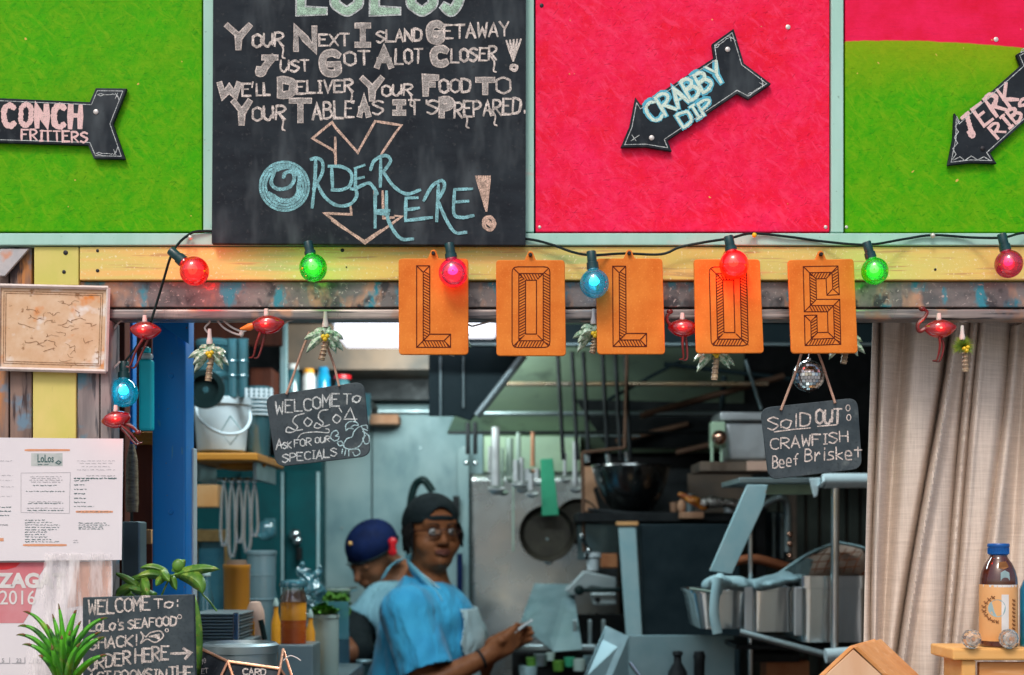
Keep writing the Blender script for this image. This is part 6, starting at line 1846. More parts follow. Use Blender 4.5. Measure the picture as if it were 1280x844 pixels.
# big black sheet at the right half of the hood
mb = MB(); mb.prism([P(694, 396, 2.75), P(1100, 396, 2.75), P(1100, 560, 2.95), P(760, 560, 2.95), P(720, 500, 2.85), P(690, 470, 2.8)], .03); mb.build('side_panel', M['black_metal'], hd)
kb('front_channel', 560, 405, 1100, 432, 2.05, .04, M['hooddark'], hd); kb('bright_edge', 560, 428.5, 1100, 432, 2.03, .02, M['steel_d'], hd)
bars = kt('utensil_rack', 'long steel bars with hooks crossing the kitchen at head height', 'rack', 760, 560, 2.6)
def bar(a, b, r_, mat, Y, nm='bar'):
    mb = MB(); mb.tube([P(*a, Y), P(*b, Y)], r_, 10); mb.build(nm, M[mat], bars, smooth=True)
bar((618, 480), (960, 480), .0085, 'warm_steel', 2.55); bar((583, 517), (905, 517), .0085, 'steel_d', 2.6); bar((560, 541), (900, 541), .006, 'black_metal', 2.7); bar((705, 545), (800, 545), .004, 'steel_d', 2.65)
for x in (701, 719, 733, 757, 773, 785):
    bar((x - 4, 440), (x + 3, 575), .0075, 'black_metal', 2.5, 'hook_rod')
bar((784, 440), (781, 560), .006, 'rust', 2.45, 'hook_rod'); bar((728, 566), (781, 560), .006, 'rust', 2.45); bar((728, 566), (730, 690), .006, 'rust', 2.45)
bar((932, 450), (952, 512), .006, 'steel_d', 2.4, 'hook_rod')
bar((770, 552), (860, 530), .010, 'rust', 2.9); bar((900, 512), (1000, 490), .008, 'rust', 2.9)
for x, Y in ((585, 2.55), (594, 2.55)):
    mb = MB(); mb.tube([P(x, 528, Y), P(x, 568, Y)], .008, 8); mb.build('hook_rod', M['black_metal'], bars, smooth=True)
    mb = MB(); mb.ball(P(x - 2 if x < 590 else x, 579, Y), .009, 10, 8); mb.build('hook_end', M['steel'], bars, smooth=True)

bs_ = kt('splash_panel', 'bright steel splash panel behind the stove', 'panel', 655, 900, 3.05)
mb = MB(); vs, fs = [], []
nx_, ny_ = 26, 30
for j in range(ny_ + 1):
    for i in range(nx_ + 1):
        u, v = i / nx_, j / ny_
        vs.append(P(587 + (775 - 587) * u, 592 + 330 * v, 3.05 + .012 * math.sin(u * 5 + v * 3) + .018 * math.exp(-((u - .55) ** 2 + (v - .42) ** 2) * 14)))
for j in range(ny_):
    for i in range(nx_):
        a_ = j * (nx_ + 1) + i; fs.append((a_, a_ + 1, a_ + nx_ + 2, a_ + nx_ + 1))
mb.add(vs, fs); o = mb.build('steel_sheet', M['splash'], bs_, smooth=True); m_ = o.modifiers.new('thick', 'SOLIDIFY'); m_.thickness = .004; m_.offset = 1
kb('steel_sheet_upper', 604, 520, 725, 590, 3.12, .01, M['hoodgreen'], bs_)
kb('edge_post', 572, 560, 586, 1000, 3.02, .03, M['panel'], bs_)
kb('switch', 566, 620, 574, 645, 2.98, .03, M['black_metal'], bs_); kb('blue_strip', 571, 692, 578, 745, 2.96, .02, M['navy'], bs_)

def ladle(label, x, y0, y1, w, Y, mat='steel_satin', bowl=9, flip=1):
    t = kt('ladle', label, 'ladle', x, y1, Y, 'ladles and spoons hanging on the rack')
    mb = MB(); mb.tube([P(x, y0, Y), P(x, (y0 + y1) / 2, Y), P(x, y1 - 5, Y)], [w * S(Y) * .5, w * S(Y) * .6], 8, flat=.5); mb.build('handle', M[mat], t, smooth=True)
    mb = MB(); k_ = S(Y); mb.lathe(P(x + 1, y1 + bowl * .6, Y - .01), [(.5 * k_, 0), (bowl * .6 * k_, 1.5 * k_), (bowl * .95 * k_, bowl * .55 * k_), (bowl * k_, bowl * .8 * k_), (bowl * .9 * k_, bowl * .75 * k_), (bowl * .4 * k_, 3 * k_)], 20, (0, -.25, 1), cap=False); mb.build('bowl', M[mat], t, smooth=True)
YU = 2.55
ladle('wide bright steel ladle hanging leftmost on the rack', 619.5, 534, 612, 10, YU, bowl=11)
ladle('narrow pale spoon hanging right of the leftmost ladle', 637, 548, 600, 9, YU + .1, 'greenish', bowl=6)
ladle('steel spoon with a pale green handle on the rack', 648, 541, 588, 6, YU, 'greenish', bowl=6)
ladle('steel ladle hanging low beside the green board', 652, 572, 612, 6, YU - .04, bowl=8)
ladle('steel measuring spoon in the bright cluster on the rack', 659, 586, 606, 11, YU - .02, bowl=9)
ladle('copper brown spoon hanging on the rack', 666, 540, 588, 5, YU, 'copper', bowl=6)
ladle('small steel scoop left of the green board', 671, 586, 604, 8, YU - .02, bowl=7)
ladle('long steel ladle hanging right of the green board', 719, 552, 612, 6, YU, bowl=8)
mb = MB(); mb.pbox(640, 592, 643, 690, YU, .006); one(mb, 'spatula', M['greenish'], 'long thin steel spatula hanging beside the dark pan', 'spatula', bevel=.001)
o = one(MB().prism([P(675.5, 574, YU - .06), P(691, 573, YU - .06), P(698.5, 644, YU - .06), P(677.5, 645, YU - .06)], .012), 'green_cutting_board', M['greenplastic'], 'green plastic paddle hanging in front of the dark pan', 'cutting board', bevel=.002)
t = kt('frying_pan', 'dark round seasoned pan hanging on the splash panel', 'pan', 684, 700, YU)
kk = S(YU)
mb = MB(); mb.lathe(P(684, 667, YU), [(29 * kk, .02), (34.5 * kk, -.012), (35.5 * kk, -.012), (30 * kk, .026), (1 * kk, .026)], 44, (0, 1, 0), cap=False); mb.build('pan_body', M['pan'], t, smooth=True)
mb = MB(); mb.lathe(P(684, 667, YU + .018), [(.2 * kk, 0), (28.8 * kk, .0)], 44, (0, -1, 0), cap=False); mb.build('pan_base', M['pan'], t)
mb = MB(); mb.lathe(P(684, 674, YU + .016), [(.006, 0), (.004, .004)], 10, (0, -1, 0)); mb.build('rivet', M['steel_d'], t)
mb = MB(); mb.tube([P(684, 634, YU), P(684, 600, YU)], .01, 8); mb.build('handle', M['pan'], t, smooth=True)
mb = MB(); mb.ball(P(686, 703, YU), .011, 10, 8, (1.4, 1, .8)); mb.build('hanging_ring', M['steel'], t, smooth=True)

# shelf with wok
YW2 = 2.5
ss = kt('stove_shelf', 'sooty black steel shelf above the stove', 'shelf', 820, 655, YW2)
kb('shelf_board', 722, 641, 940, 652, YW2 - .12, .5, M['black_metal'], ss); kb('back_panel', 860, 592, 940, 641, YW2 + .2, .02, M['rag'], ss)
kb('grey_panel', 722, 655, 774, 700, YW2 + .1, .02, M['bluegrey_cb'], ss)
kb('back_panel', 738, 586, 960, 641, YW2 + .34, .02, M['black_metal'], ss)
t = kt('mixing_bowl', 'dark polished steel bowl on the sooty shelf', 'bowl', 787, 640, YW2 + .05)
kk = S(YW2 + .05); b = P(789, 640, YW2 + .05)
mb = MB(); mb.lathe(b, [(20 * kk, 0), (28 * kk, 5 * kk), (38 * kk, 20 * kk), (45 * kk, 38 * kk), (49 * kk, 55 * kk), (50.5 * kk, 56 * kk), (50 * kk, 58 * kk), (48 * kk, 56 * kk)], 48); mb.build('bowl_body', M['dark_steel'], t, smooth=True)
t = kt('bowl_stand', 'thin black rack ring under the steel bowl', 'stand', 787, 644, YW2)
mb = MB(); mb.tube([P(735, 637, YW2 - .06), P(790, 642, YW2 - .1), P(850, 643, YW2 - .06)], .006, 8); mb.build('rim', M['black_metal'], t, smooth=True)
o = one(MB().prism([P(728, 583, YW2 + .2), P(752, 584, YW2 + .2), P(754, 600, YW2 + .2), P(742, 612, YW2 + .2), P(750, 640, YW2 + .2), P(728, 640, YW2 + .2)], .02), 'cardboard_piece', M['card_brown'], 'brown cardboard piece standing behind the steel bowl', 'cardboard', bevel=.002)
for x, y in ((734, 571), (761, 573), (784, 570)):
    one(MB().tube([P(x - 1, y - 5, 2.5), P(x + 1, y + 7, 2.5)], .010, 8), 'steel_hook', M['steel'], {734: 'bright steel hook above the cardboard piece', 761: 'bright steel hook above the middle of the bowl', 784: 'bright steel hook above the right of the bowl'}[x], 'hook', smooth=True)
# foil roll and wrapper
t = kt('foil_roll', 'crumpled foil roll with a yellow and red wrapped end', 'foil roll', 900, 640, 2.35)
pr = []; rnd.seed(11)
for i in range(9): pr.append(('e', P(880 + i * 9, 629 - math.sin(i) * 1.5, 2.35), (.022, .025, .017 + rnd.uniform(-.004, .004)), Matrix.Rotation(rnd.uniform(-.5, .5), 3, 'Y'), .01))
sdf_obj('foil', pr, .004, M['foil'], t, sm=1)
pr = [('c', P(850, 618, 2.35), .008, P(880, 632, 2.35), .017, .01), ('e', P(868, 626, 2.34), (.022, .02, .012), None, .01)]
mb = MB(); mb.ball(P(852, 633, 2.36), .018, 12, 8, (.8, 1, 1.3)); mb.build('tan_end', M['card_brown'], t, smooth=True)
sdf_obj('wrapped_end', pr, .004, M['flame'], t, sm=1)
one(MB().pbox(852, 640, 880, 648, 2.3, .1), 'wooden_block', M['card_brown'], 'small brown block on the sooty shelf', 'block', bevel=.003)

# steel box on high shelf at right
hs = kt('high_shelf', 'brown grey shelf holding the steel food pan', 'shelf', 920, 590, 2.0)
kb('shelf_board', 875, 577, 962, 589, 2.0, .22, M['rag'], hs); kb('shelf_end', 934, 576.5, 964, 588.5, 1.98, .015, M['peach_pl'], hs)
t = kt('food_pan', 'upright steel food pan on the brown shelf', 'food pan', 925, 576, 2.02)
a_, b_ = P(906, 515, 2.03), P(958, 576, 2.03); k_ = S(2.03)
mb = MB(); mb.prism([P(905, 526, 2.03), P(962, 526, 2.03), P(960, 576.5, 2.03), P(912, 576.5, 2.03)], .16); mb.build('pan_body', M['steel_satin'], t, bevel=.012, seg=4, smooth=True)
mb = MB(); mb.pbox(900, 515, 968, 525.6, 2.01, .19); mb.build('rim', M['steel_satin'], t, bevel=.004, smooth=True)
t = kt('green_fitting', 'green painted pipe fitting with a copper ball end', 'pipe fitting', 893, 577, 2.0)
kb('block', 889, 527, 907, 560, 1.98, .05, M['hoodgreen'], t, .004)
mb = MB(); mb.ball(P(899, 547, 1.95), 9.5 * S(1.95), 20, 14); mb.build('ball_end', M['copper_ball'], t, smooth=True)
for x in (890, 902): mb = MB(); mb.tube([P(x, 553, 1.97), P(x, 577, 1.97)], .005, 8); mb.build('stud', M['hoodgreen'], t, smooth=True)

# fridge: pale strip and dark side
YF = 2.15
fg = kt('upright_cooler', 'dark sided upright cooler with a pale blue enamel edge', 'cooler', 845, 900, YF)
mb = MB(); mb.prism([P(800, 655, YF + .03), P(925, 655, YF + .03), P(925, 1100, YF + .03), P(812, 1100, YF + .03)], .5); mb.build('side_panel', M['cooler_dark'], fg, bevel=.004)
mb = MB(); mb.prism([P(773, 657, YF), P(795, 657, YF), P(803, 796, YF), P(806, 1000, YF), P(790, 1000, YF), P(783, 796, YF)], .03); mb.build('door_edge', M['pale_blue'], fg, bevel=.004)
mb = MB(); mb.pbox(771, 652, 798, 657, YF - .01, .05); mb.build('top_cap', M['label'], fg, bevel=.002)

# slicer / can opener arms
t = kt('wall_can_opener', 'grey enamel machine with black lever in front of the splash panel', 'kitchen machine', 740, 770, 2.4)
Yq = 2.4
mb = MB(); mb.prism([P(706, 738, Yq), P(730, 713, Yq), P(771, 722, Yq), P(771, 738, Yq), P(740, 733, Yq), P(715, 745, Yq)], .05); mb.build('upper_arm', M['satin_grey'], t, bevel=.006)
mb = MB(); mb.prism([P(738, 741, Yq - .02), P(771, 741, Yq - .02), P(771, 756, Yq - .02), P(742, 757, Yq - .02)], .05); mb.build('lower_arm', M['satin_grey'], t, bevel=.006)
mb = MB(); mb.tube([P(724, 738, Yq - .05), P(775, 737, Yq - .05)], .007, 10); mb.ball(P(724, 738, Yq - .05), .017, 14, 10, (1, .6, 1)); mb.build('lever', M['cord'], t, smooth=True)
mb = MB(); mb.lathe(P(747, 750, Yq - .021), [(.010, 0), (.008, .004)], 14, (0, -1, 0)); mb.build('bolt', M['black_metal'], t, smooth=True)
b = P(741, 713, Yq + .02); kk = S(Yq); mb = MB(); mb.lathe(b, [(7 * kk, 0), (7.5 * kk, 15 * kk), (11 * kk, 17 * kk), (10 * kk, 22 * kk), (4 * kk, 23 * kk)], 22); mb.build('hopper', M['white_plastic'], t, smooth=True)
mb = MB(); mb.tube([P(727, 670, Yq), P(735, 688, Yq), P(733, 700, Yq)], .007, 8); mb.build('linkage', M['black_metal'], t, smooth=True)
for x, y in ((727, 670), (736, 688)): mb = MB(); mb.ball(P(x, y, Yq - .01), .009, 10, 8); mb.build('pivot', M['steel'], t, smooth=True)
one(MB().pbox(752, 692, 772, 710, 2.5, .1), 'orange_brown_box', M['orange_brown'], 'small orange brown box beside the pale cooler edge', 'box', bevel=.004)
kb('dark_case', 748, 711, 772, 722, 2.5, .1, M['black_metal'], None, .003, label='black case under the orange brown box', cat='case')

# tilted steel plates low in the middle
t = kt('tilted_tray', 'large blue grey steel sheet leaning behind the cook hands', 'steel sheet', 690, 815, 2.3)
mb = MB(); mb.prism([P(668, 730, 2.5), P(716, 731, 2.5), P(728, 812, 2.2), P(692, 815, 2.2), P(650, 780, 2.3)], .006, (0, .8, .3)); mb.build('sheet', M['bluegrey_sat'], t, bevel=.002)
stv = kt('stove', 'cluttered dark stove top with burners behind the cook hands', 'stove', 690, 900, 2.35)
kb('stove_body', 640, 812, 790, 1150, 2.3, .6, M['black_metal'], stv, .006); kb('front_rail', 640, 806, 745, 814, 2.24, .03, M['steel_d'], stv, .004)
kb('stove_back', 690, 768, 780, 812, 2.6, .03, M['black_metal'], stv)
for x in (716, 735, 752): kb('knob_post', x, 775, x + 5, 806, 2.28, .02, M['steel_d'], stv)
for i, (x, y, c_, r_) in enumerate([(664, 822, 'greens', 7), (676, 818, 'steel_d', 9), (688, 816, 'cream_pl', 6), (698, 826, 'greens', 8), (712, 822, 'greenplastic', 7), (724, 824, 'cream_pl', 9), (737, 820, 'bluegrey_cb', 8), (660, 833, 'cloth_b', 12)]):
    mb = MB(); kk = S(2.2); mb.lathe(P(x, y + r_ * 1.6, 2.15), [(r_ * .8 * kk, 0), (r_ * kk, r_ * 1.6 * kk), (r_ * .85 * kk, r_ * 1.6 * kk)], 18)
    one(mb, 'stove_cup', M[c_], ['small leafy green pot', 'low steel pot', 'small cream cup', 'green filled pot', 'small bright green tub', 'wider cream cup', 'grey steel pot', 'wide pale blue bowl'][i] + ' on the stove top behind the cook hands', 'pot', smooth=True)
pl_ = kt('steel_guard', 'blue grey steel guard plate at the bottom centre', 'steel plate', 825, 900, 1.6)
mb = MB(); mb.prism([P(757, 782, 1.62), P(786, 796, 1.6), P(786, 1000, 1.6), P(700, 1000, 1.5), P(728, 850, 1.55)], .008); mb.build('side_plate', M['bluegrey_sat'], pl_, bevel=.002)
mb = MB(); mb.prism([P(786.5, 794, 1.6), P(918, 794, 1.6), P(920, 1000, 1.6), P(786.5, 1000, 1.6)], .008); mb.build('front_plate', M['bluegrey_sat'], pl_, bevel=.002)
mb = MB(); mb.tube([P(787, 828, 1.5), P(800, 846, 1.5)], .006, 8); one(mb, 'steel_spatula', M['steel'], 'short steel spatula handle in front of the guard plate', 'spatula', smooth=True)
mb = MB(); kk = S(1.5); mb.lathe(P(847, 860, 1.5), [(14 * kk, 0), (12 * kk, 20 * kk), (5 * kk, 32 * kk), (5 * kk, 40 * kk), (7 * kk, 42 * kk), (6 * kk, 46 * kk)], 20); one(mb, 'dark_bottle', M['black_metal'], 'dark bottle standing before the guard plate', 'bottle', smooth=True)
mb = MB(); mb.lathe(P(874, 860, 1.52), [(7 * kk, 0), (7 * kk, 34 * kk), (8 * kk, 40 * kk), (6 * kk, 46 * kk)], 20); one(mb, 'dark_mill', M['black_metal'], 'dark pepper mill standing before the guard plate', 'mill', smooth=True)

# ------------------------------------------------------------------ wire rack with steam pans
YR = 1.35
rk = kt('rack', 'steel rack with a white tube, posts and angled pale blue brackets', 'rack', 990, 900, YR)
def rt(a, b, r_, mat, nm='post', Ya=YR, Yb_=None):
    mb = MB(); mb.tube([P(*a, Ya), P(*b, Yb_ or Ya)], r_, 14); mb.build(nm, M[mat], rk, smooth=True)
rt((1044, 604), (1042, 1000), .0105, 'chrome', Ya=YR - .12); rt((938, 615), (938, 1000), .006, 'chrome', Ya=YR + .1)
mb = MB(); mb.tube(catmull([P(1030, 602, YR - .14), P(1034, 601, YR - .14), P(1090, 601, YR - .14), P(1130, 601, YR - .14)], n=4), [.012, .019, .019, .019] if False else .0185, 18); mb.build('white_tube', M['white_gloss'], rk, smooth=True)
kb('top_shelf', 924, 597, 1030, 604, YR - .1, .3, M['steel_d'], rk); kb('shelf_lip', 948, 605, 1016, 618, YR - .02, .02, M['hoodgreen'], rk)
mb = MB(); mb.prism([P(1012, 598, YR - .13), P(1026, 597, YR - .13), P(1022, 620, YR - .13), P(1018, 622, YR - .13)], .01); mb.build('white_clip', M['white_gloss'], rk, bevel=.002)
mb = MB(); mb.prism([P(934, 606, YR - .1), P(960, 606, YR - .1), P(955, 632, YR - .1), P(915, 718, YR - .1), P(887, 714, YR - .1)], .012); mb.build('bracket', M['pale_blue'], rk, bevel=.002)
mb = MB(); mb.tube(catmull([P(898, 722, YR - .12), P(894, 745, YR - .12), P(893, 770, YR - .12), P(897, 792, YR - .12)], n=5), [.014, .012, .011, .016] * 1 if False else .0125, 12, flat=.7); mb.build('bracket_foot', M['pale_blue'], rk, smooth=True)
mb = MB(); mb.tube([P(862, 736, YR - .1), P(890, 740, YR - .1)], .004, 8); mb.build('tray_guide', M['greenish'], rk, smooth=True)
mb = MB(); mb.tube([P(925, 790, YR - .1), P(1030, 818, YR - .14)], .009, 10); mb.build('shelf_rail', M['steel_d'], rk, smooth=True)
mb = MB(); mb.tube([P(1032, 820, YR - .2), P(1062, 818, YR - .2)], .020, 14, flat=.9); mb.build('rail_end', M['white_gloss'], rk, smooth=True)
kb('lower_shelf', 920, 806, 1100, 812, YR + .05, .4, M['black_metal'], rk)
def steam_pan(label, x0, x1, y0, y1, Y, d, taper, rim):
    t = kt('steam_pan', label, 'food pan', (x0 + x1) / 2, y1, Y, 'steel steam pans on the rack')
    top_, bot_ = (x0, x1), (x0 + taper, x1 - taper)
    def ring(xa, xb, py, y_off, dd, rr_):
        a, b = P(xa, py, Y), P(xb, py, Y); pts = []
        for cx, cy, s_ in ((b.x - rr_, Y + rr_, -90), (b.x - rr_, Y + dd - rr_, 0), (a.x + rr_, Y + dd - rr_, 90), (a.x + rr_, Y + rr_, 180)):
            for q in range(6):
                an = R(s_ + q * 18); pts.append(Vector((cx + math.cos(an) * rr_, cy + math.sin(an) * rr_ + y_off, a.z)))
        return pts
    rings = [ring(bot_[0], bot_[1], y1, 0, d * .94, .02), ring(top_[0], top_[1], y0 + rim, 0, d, .03), ring(top_[0] - 3, top_[1] + 3, y0 + rim - .5, -.004, d + .008, .034), ring(top_[0] - 3, top_[1] + 3, y0, -.004, d + .008, .034), ring(top_[0] + 1, top_[1] - 1, y0, .004, d - .008, .03), ring(bot_[0] + 3, bot_[1] - 3, y1 - 4, .006, d * .9 - .01, .02)]
    mb = MB(); vs = [p for r_ in rings for p in r_]; n = 24
    fs = [(i * n + k, i * n + (k + 1) % n, (i + 1) * n + (k + 1) % n, (i + 1) * n + k) for i in range(5) for k in range(n)] + [tuple(range(n)), tuple(5 * n + k for k in range(n))]
    mb.add(vs, fs); mb.build('pan', M['steel_pan'], t, smooth=True)
    return t
steam_pan('shallow steel pan at the left of the rack', 868, 938, 738, 786, YR + .02, .28, 8, 4)
steam_pan('middle steel pan under the pale blue cloth', 936, 998, 734, 790, YR - .04, .26, 3, 5)
steam_pan('deep steel pan at the right of the rack', 1000, 1088, 720, 803, YR - .06, .26, 3, 16)
for xx in (931, 993):
    kb('divider', xx, 734, xx + 10, 795, YR - .07, .012, M['steel_satin'], rk, .003)
# cloth, bread, board
t = kt('folded_cloth', 'pale blue cloth spread over the steel pans', 'cloth', 950, 740, YR)
pr = []; rnd.seed(2)
for i in range(13):
    pr.append(('e', P(890 + i * 9.5, 730 - 3 * math.sin(i * .9) - (5 if i > 8 else 0), YR + rnd.uniform(-.02, .05)), (.028, .07, .012 + rnd.uniform(0, .007)), Matrix.Rotation(rnd.uniform(-.4, .4), 3, 'Y'), .012))
pr.append(('c', P(900, 722, YR - .05), .012, P(896, 740, YR - .06), .014, .01))
sdf_obj('cloth', pr, .005, M['cloth_b'], t, sm=1)
t = kt('bread_bag', 'tan checked bundle behind the steel post', 'bundle', 1050, 722, YR + .1)
pr = [('c', P(1015, 712, YR + .12), .035, P(1062, 702, YR + .12), .045, .03), ('e', P(1048, 702, YR + .12), (.05, .06, .04), None, .02)]
sdf_obj('bundle', pr, .006, M['bread'], t)
t = kt('blue_cover', 'pale blue cover sheet folded up over the tan bundle', 'cloth', 1030, 720, YR + .1)
mb = MB()
for (a, b, c_) in (((975, 716), (1008, 694), (1045, 678)), ((1046, 678), (1075, 684), (1100, 694))):
    mb.tube(catmull([P(a[0], a[1], YR + .05), P(b[0], b[1], YR + .05), P(c_[0], c_[1], YR + .07)], n=6), .012, 8, flat=.35)
mb.prism([P(985, 722, YR + .06), P(975, 715, YR + .06), P(1010, 697, YR + .06), P(1017, 700, YR + .06), P(1010, 722, YR + .06)], .004)
mb.build('sheet', M['cloth_b'], t, smooth=True)
mb = MB()
for i in range(5): mb.tube(catmull([P(1018 + i * 12, 716, YR + .03), P(1024 + i * 12, 700, YR + .02), P(1034 + i * 12, 686, YR + .07)], n=4), .0014, 5)
for i in range(3): mb.tube([P(1014, 712 - i * 9, YR + .03), P(1075, 708 - i * 9, YR + .03)], .0014, 5)
mb.build('check_lines', M['redwood2'], bpy.data.objects['bread_bag'])
mb = MB(); mb.tube(catmull([P(918, 702, YR + .25), P(945, 699, YR + .25), P(990, 711, YR + .25)], n=6), [.016, .018], 14, flat=.8); one(mb, 'wooden_rolling_pin', M['redwood2'], 'red brown wooden rolling pin lying behind the cloth', 'rolling pin', smooth=True)
one(MB().pbox(1046, 710, 1090, 722, YR + .12, .06), 'red_box', M['redwood2'], 'red brown box beside the tan bundle', 'box', bevel=.003)
one(MB().pbox(958, 826, 1012, 850, YR + .3, .1), 'rust_box', M['orange_brown'], 'rust orange box on the floor of the rack', 'box', bevel=.004)
one(MB().pbox(940, 816, 1000, 828, YR + .25, .1), 'dark_box', M['black_metal'], 'black tray above the rust orange box', 'tray', bevel=.004)
# shelving behind the rack
bk = kt('back_shelving', 'dark shelving unit behind the rack with a pale post', 'shelving', 960, 700, 2.3)
kb('upright', 945, 618, 958, 720, 2.35, .05, M['black_metal'], bk); kb('upright', 985, 610, 996, 700, 2.3, .03, M['rag'], bk); kb('dark_case', 948, 640, 984, 700, 2.45, .2, M['cooler_dark'], bk)
for x in (952, 966, 976): kb('bar', x, 642, x + 3.4, 698, 2.4, .02, M['steel_d'], bk)
mb = MB(); mb.tube(catmull([P(955, 632, 2.3), P(975, 622, 2.28), P(984, 636, 2.3), P(984, 690, 2.3)], n=6), .012, 10); mb.build('pipe', M['steel_d'], bk, smooth=True)
for y in (668, 680, 695): mb = MB(); mb.ball(P(987, y, 2.2), .010, 10, 8); mb.build('knob', M['copper_ball'], bk, smooth=True)
# black hose behind the cook
t = kt('black_hose', 'bent black rubber hose above the cook cap', 'hose', 520, 640, 2.9)
mb = MB(); mb.tube(catmull([P(512, 650, 2.95), P(514, 625, 2.93), P(519, 607, 2.92), P(528, 600, 2.9), P(535, 606, 2.9), P(541, 615, 2.9)], n=6), .0145, 12); mb.build('hose', M['cord'], t, smooth=True)

# more hanging tools in the bright cluster and behind
for (x, y0, y1, w, Yy, mt_, bw_, lb) in [(628, 560, 616, 4, 2.62, 'greenish', 7, 'thin ladle just right of the wide leftmost ladle'), (645, 575, 606, 7, 2.5, 'steel_satin', 7, 'short bright scoop left of the low ladle'), (664, 592, 618, 7, 2.46, 'steel_satin', 8, 'lowest bright ladle of the cluster'),
                                        (706, 566, 600, 4, 2.6, 'steel_satin', 7, 'small ladle between green board and long ladle'), (612, 558, 596, 4, 2.66, 'steel_satin', 6, 'small spoon at the far left of the rack')]:
    ladle(lb, x, y0, y1, w, Yy, mt_, bowl=bw_)
t = kt('hanging_pan', 'second dark pan half hidden right of the round pan', 'pan', 722, 690, 2.7)
kk = S(2.7)
mb = MB(); mb.lathe(P(722, 652, 2.7), [(24 * kk, .02), (28 * kk, -.01), (29 * kk, -.01), (25 * kk, .024), (1 * kk, .024)], 36, (0, 1, 0), cap=False); mb.build('pan_body', M['dark_steel'], t, smooth=True)
mb = MB(); mb.lathe(P(722, 652, 2.716), [(.2 * kk, 0), (24 * kk, 0)], 36, (0, -1, 0), cap=False); mb.build('pan_base', M['pan'], t)
# lids and tubs crowding the sooty shelf and the rack floor
for (x, y1, r_, h_, mt_, lb) in [(862, 640, 7, 22, 'steel_d', 'small grey pot behind the wrapped foil'), (842, 640, 5, 12, 'card_brown', 'little brown tub right of the steel bowl'), (912, 641, 9, 16, 'steel_satin', 'short steel pot behind the foil roll')]:
    kk = S(2.55); mb = MB(); mb.lathe(P(x, y1, 2.55), [(r_ * .8 * kk, 0), (r_ * kk, h_ * .9 * kk), (r_ * 1.1 * kk, h_ * .92 * kk), (r_ * 1.1 * kk, h_ * kk)], 20); one(mb, 'pot', M[mt_], lb, 'pot', smooth=True)
for (x, y1, r_, h_, Yy, mt_, lb) in [(345, 798, 6, 40, 1.2, 'sauce_y', 'narrow amber bottle between squeeze bottle and sauce jar'), (388, 806, 6, 34, 1.1, 'sauce_y', 'small amber bottle right of the sauce jar'), (340, 770, 8, 46, 1.6, 'clear_plastic', 'clear bluish cup behind the squeeze bottle'), (258, 760, 9, 40, 1.3, 'clear_plastic', 'clear bluish tub behind the tray stack')]:
    kk = S(Yy); b = Vector((P(x, 0, Yy).x, Yy, ZT)); tp_ = P(x, y1 - h_, Yy).z - ZT
    t = thing('small_bottle', lb, 'bottle', b); mb = MB(); mb.lathe(b, [(r_ * kk, 0), (r_ * kk, tp_ * .75), (r_ * .5 * kk, tp_ * .9), (r_ * .5 * kk, tp_)], 20); mb.build('bottle_body', M[mt_], t, smooth=True)
    mb = MB(); mb.lathe(b + Vector((0, 0, tp_)), [(r_ * .6 * kk, 0), (r_ * .6 * kk, .008), (r_ * .2 * kk, .02)], 16); mb.build('cap', M['cream_pl'], t, smooth=True)
# duct pipes across the dark hood
t = kt('duct_pipes', 'dim steel pipes crossing the dark side of the hood', 'pipes', 900, 500, 2.6)
for a_, b_, r_, mt_ in (((800, 520), (980, 470), .012, 'rust'), ((830, 455), (1000, 475), .008, 'hooddark'), ((845, 566), (1000, 530), .010, 'rust'), ((760, 500), (870, 440), .006, 'hooddark'), ((905, 470), (902, 512), .01, 'hooddark')):
    mb = MB(); mb.tube([P(*a_, 2.6), P(*b_, 2.6)], r_, 10); mb.build('pipe', M[mt_], t, smooth=True)
# ------------------------------------------------------------------ people
def rot3(x=0, y=0, z=0):
    return (Matrix.Rotation(z, 3, 'Z') @ Matrix.Rotation(y, 3, 'Y') @ Matrix.Rotation(x, 3, 'X'))
def hand_prims(wrist, palm_dir, finger_dir, side_dir, curl, r=1.0, spread=.019):
    """palm ellipsoid plus four bent fingers and a thumb; all directions unit vectors"""
    out = []
    palm_c = wrist + palm_dir * .048
    out.append(('c', wrist, .026 * r, wrist + palm_dir * .03, .028 * r, .012))
    for i in range(4):
        base = wrist + palm_dir * .040 + side_dir * (i - 1.5) * .017 * r
        out.append(('c', wrist + palm_dir * .005 + side_dir * (i - 1.5) * .010, .014 * r, base + palm_dir * .035, .0125 * r, .012))
        kn = base + palm_dir * .042
        L1 = (.036, .042, .040, .030)[i]
        m1 = kn + (palm_dir * (1 - curl) + finger_dir * curl).normalized() * L1
        m2 = m1 + (palm_dir * (1 - curl) * .3 + finger_dir).normalized() * L1 * .75
        out.append(('c', kn, .0100 * r, m1, .0090 * r, .005)); out.append(('c', m1, .0090 * r, m2, .0074 * r, .004))
    return out
def limb(a, ra, b, rb, k=.02): return ('c', a, ra, b, rb, k)

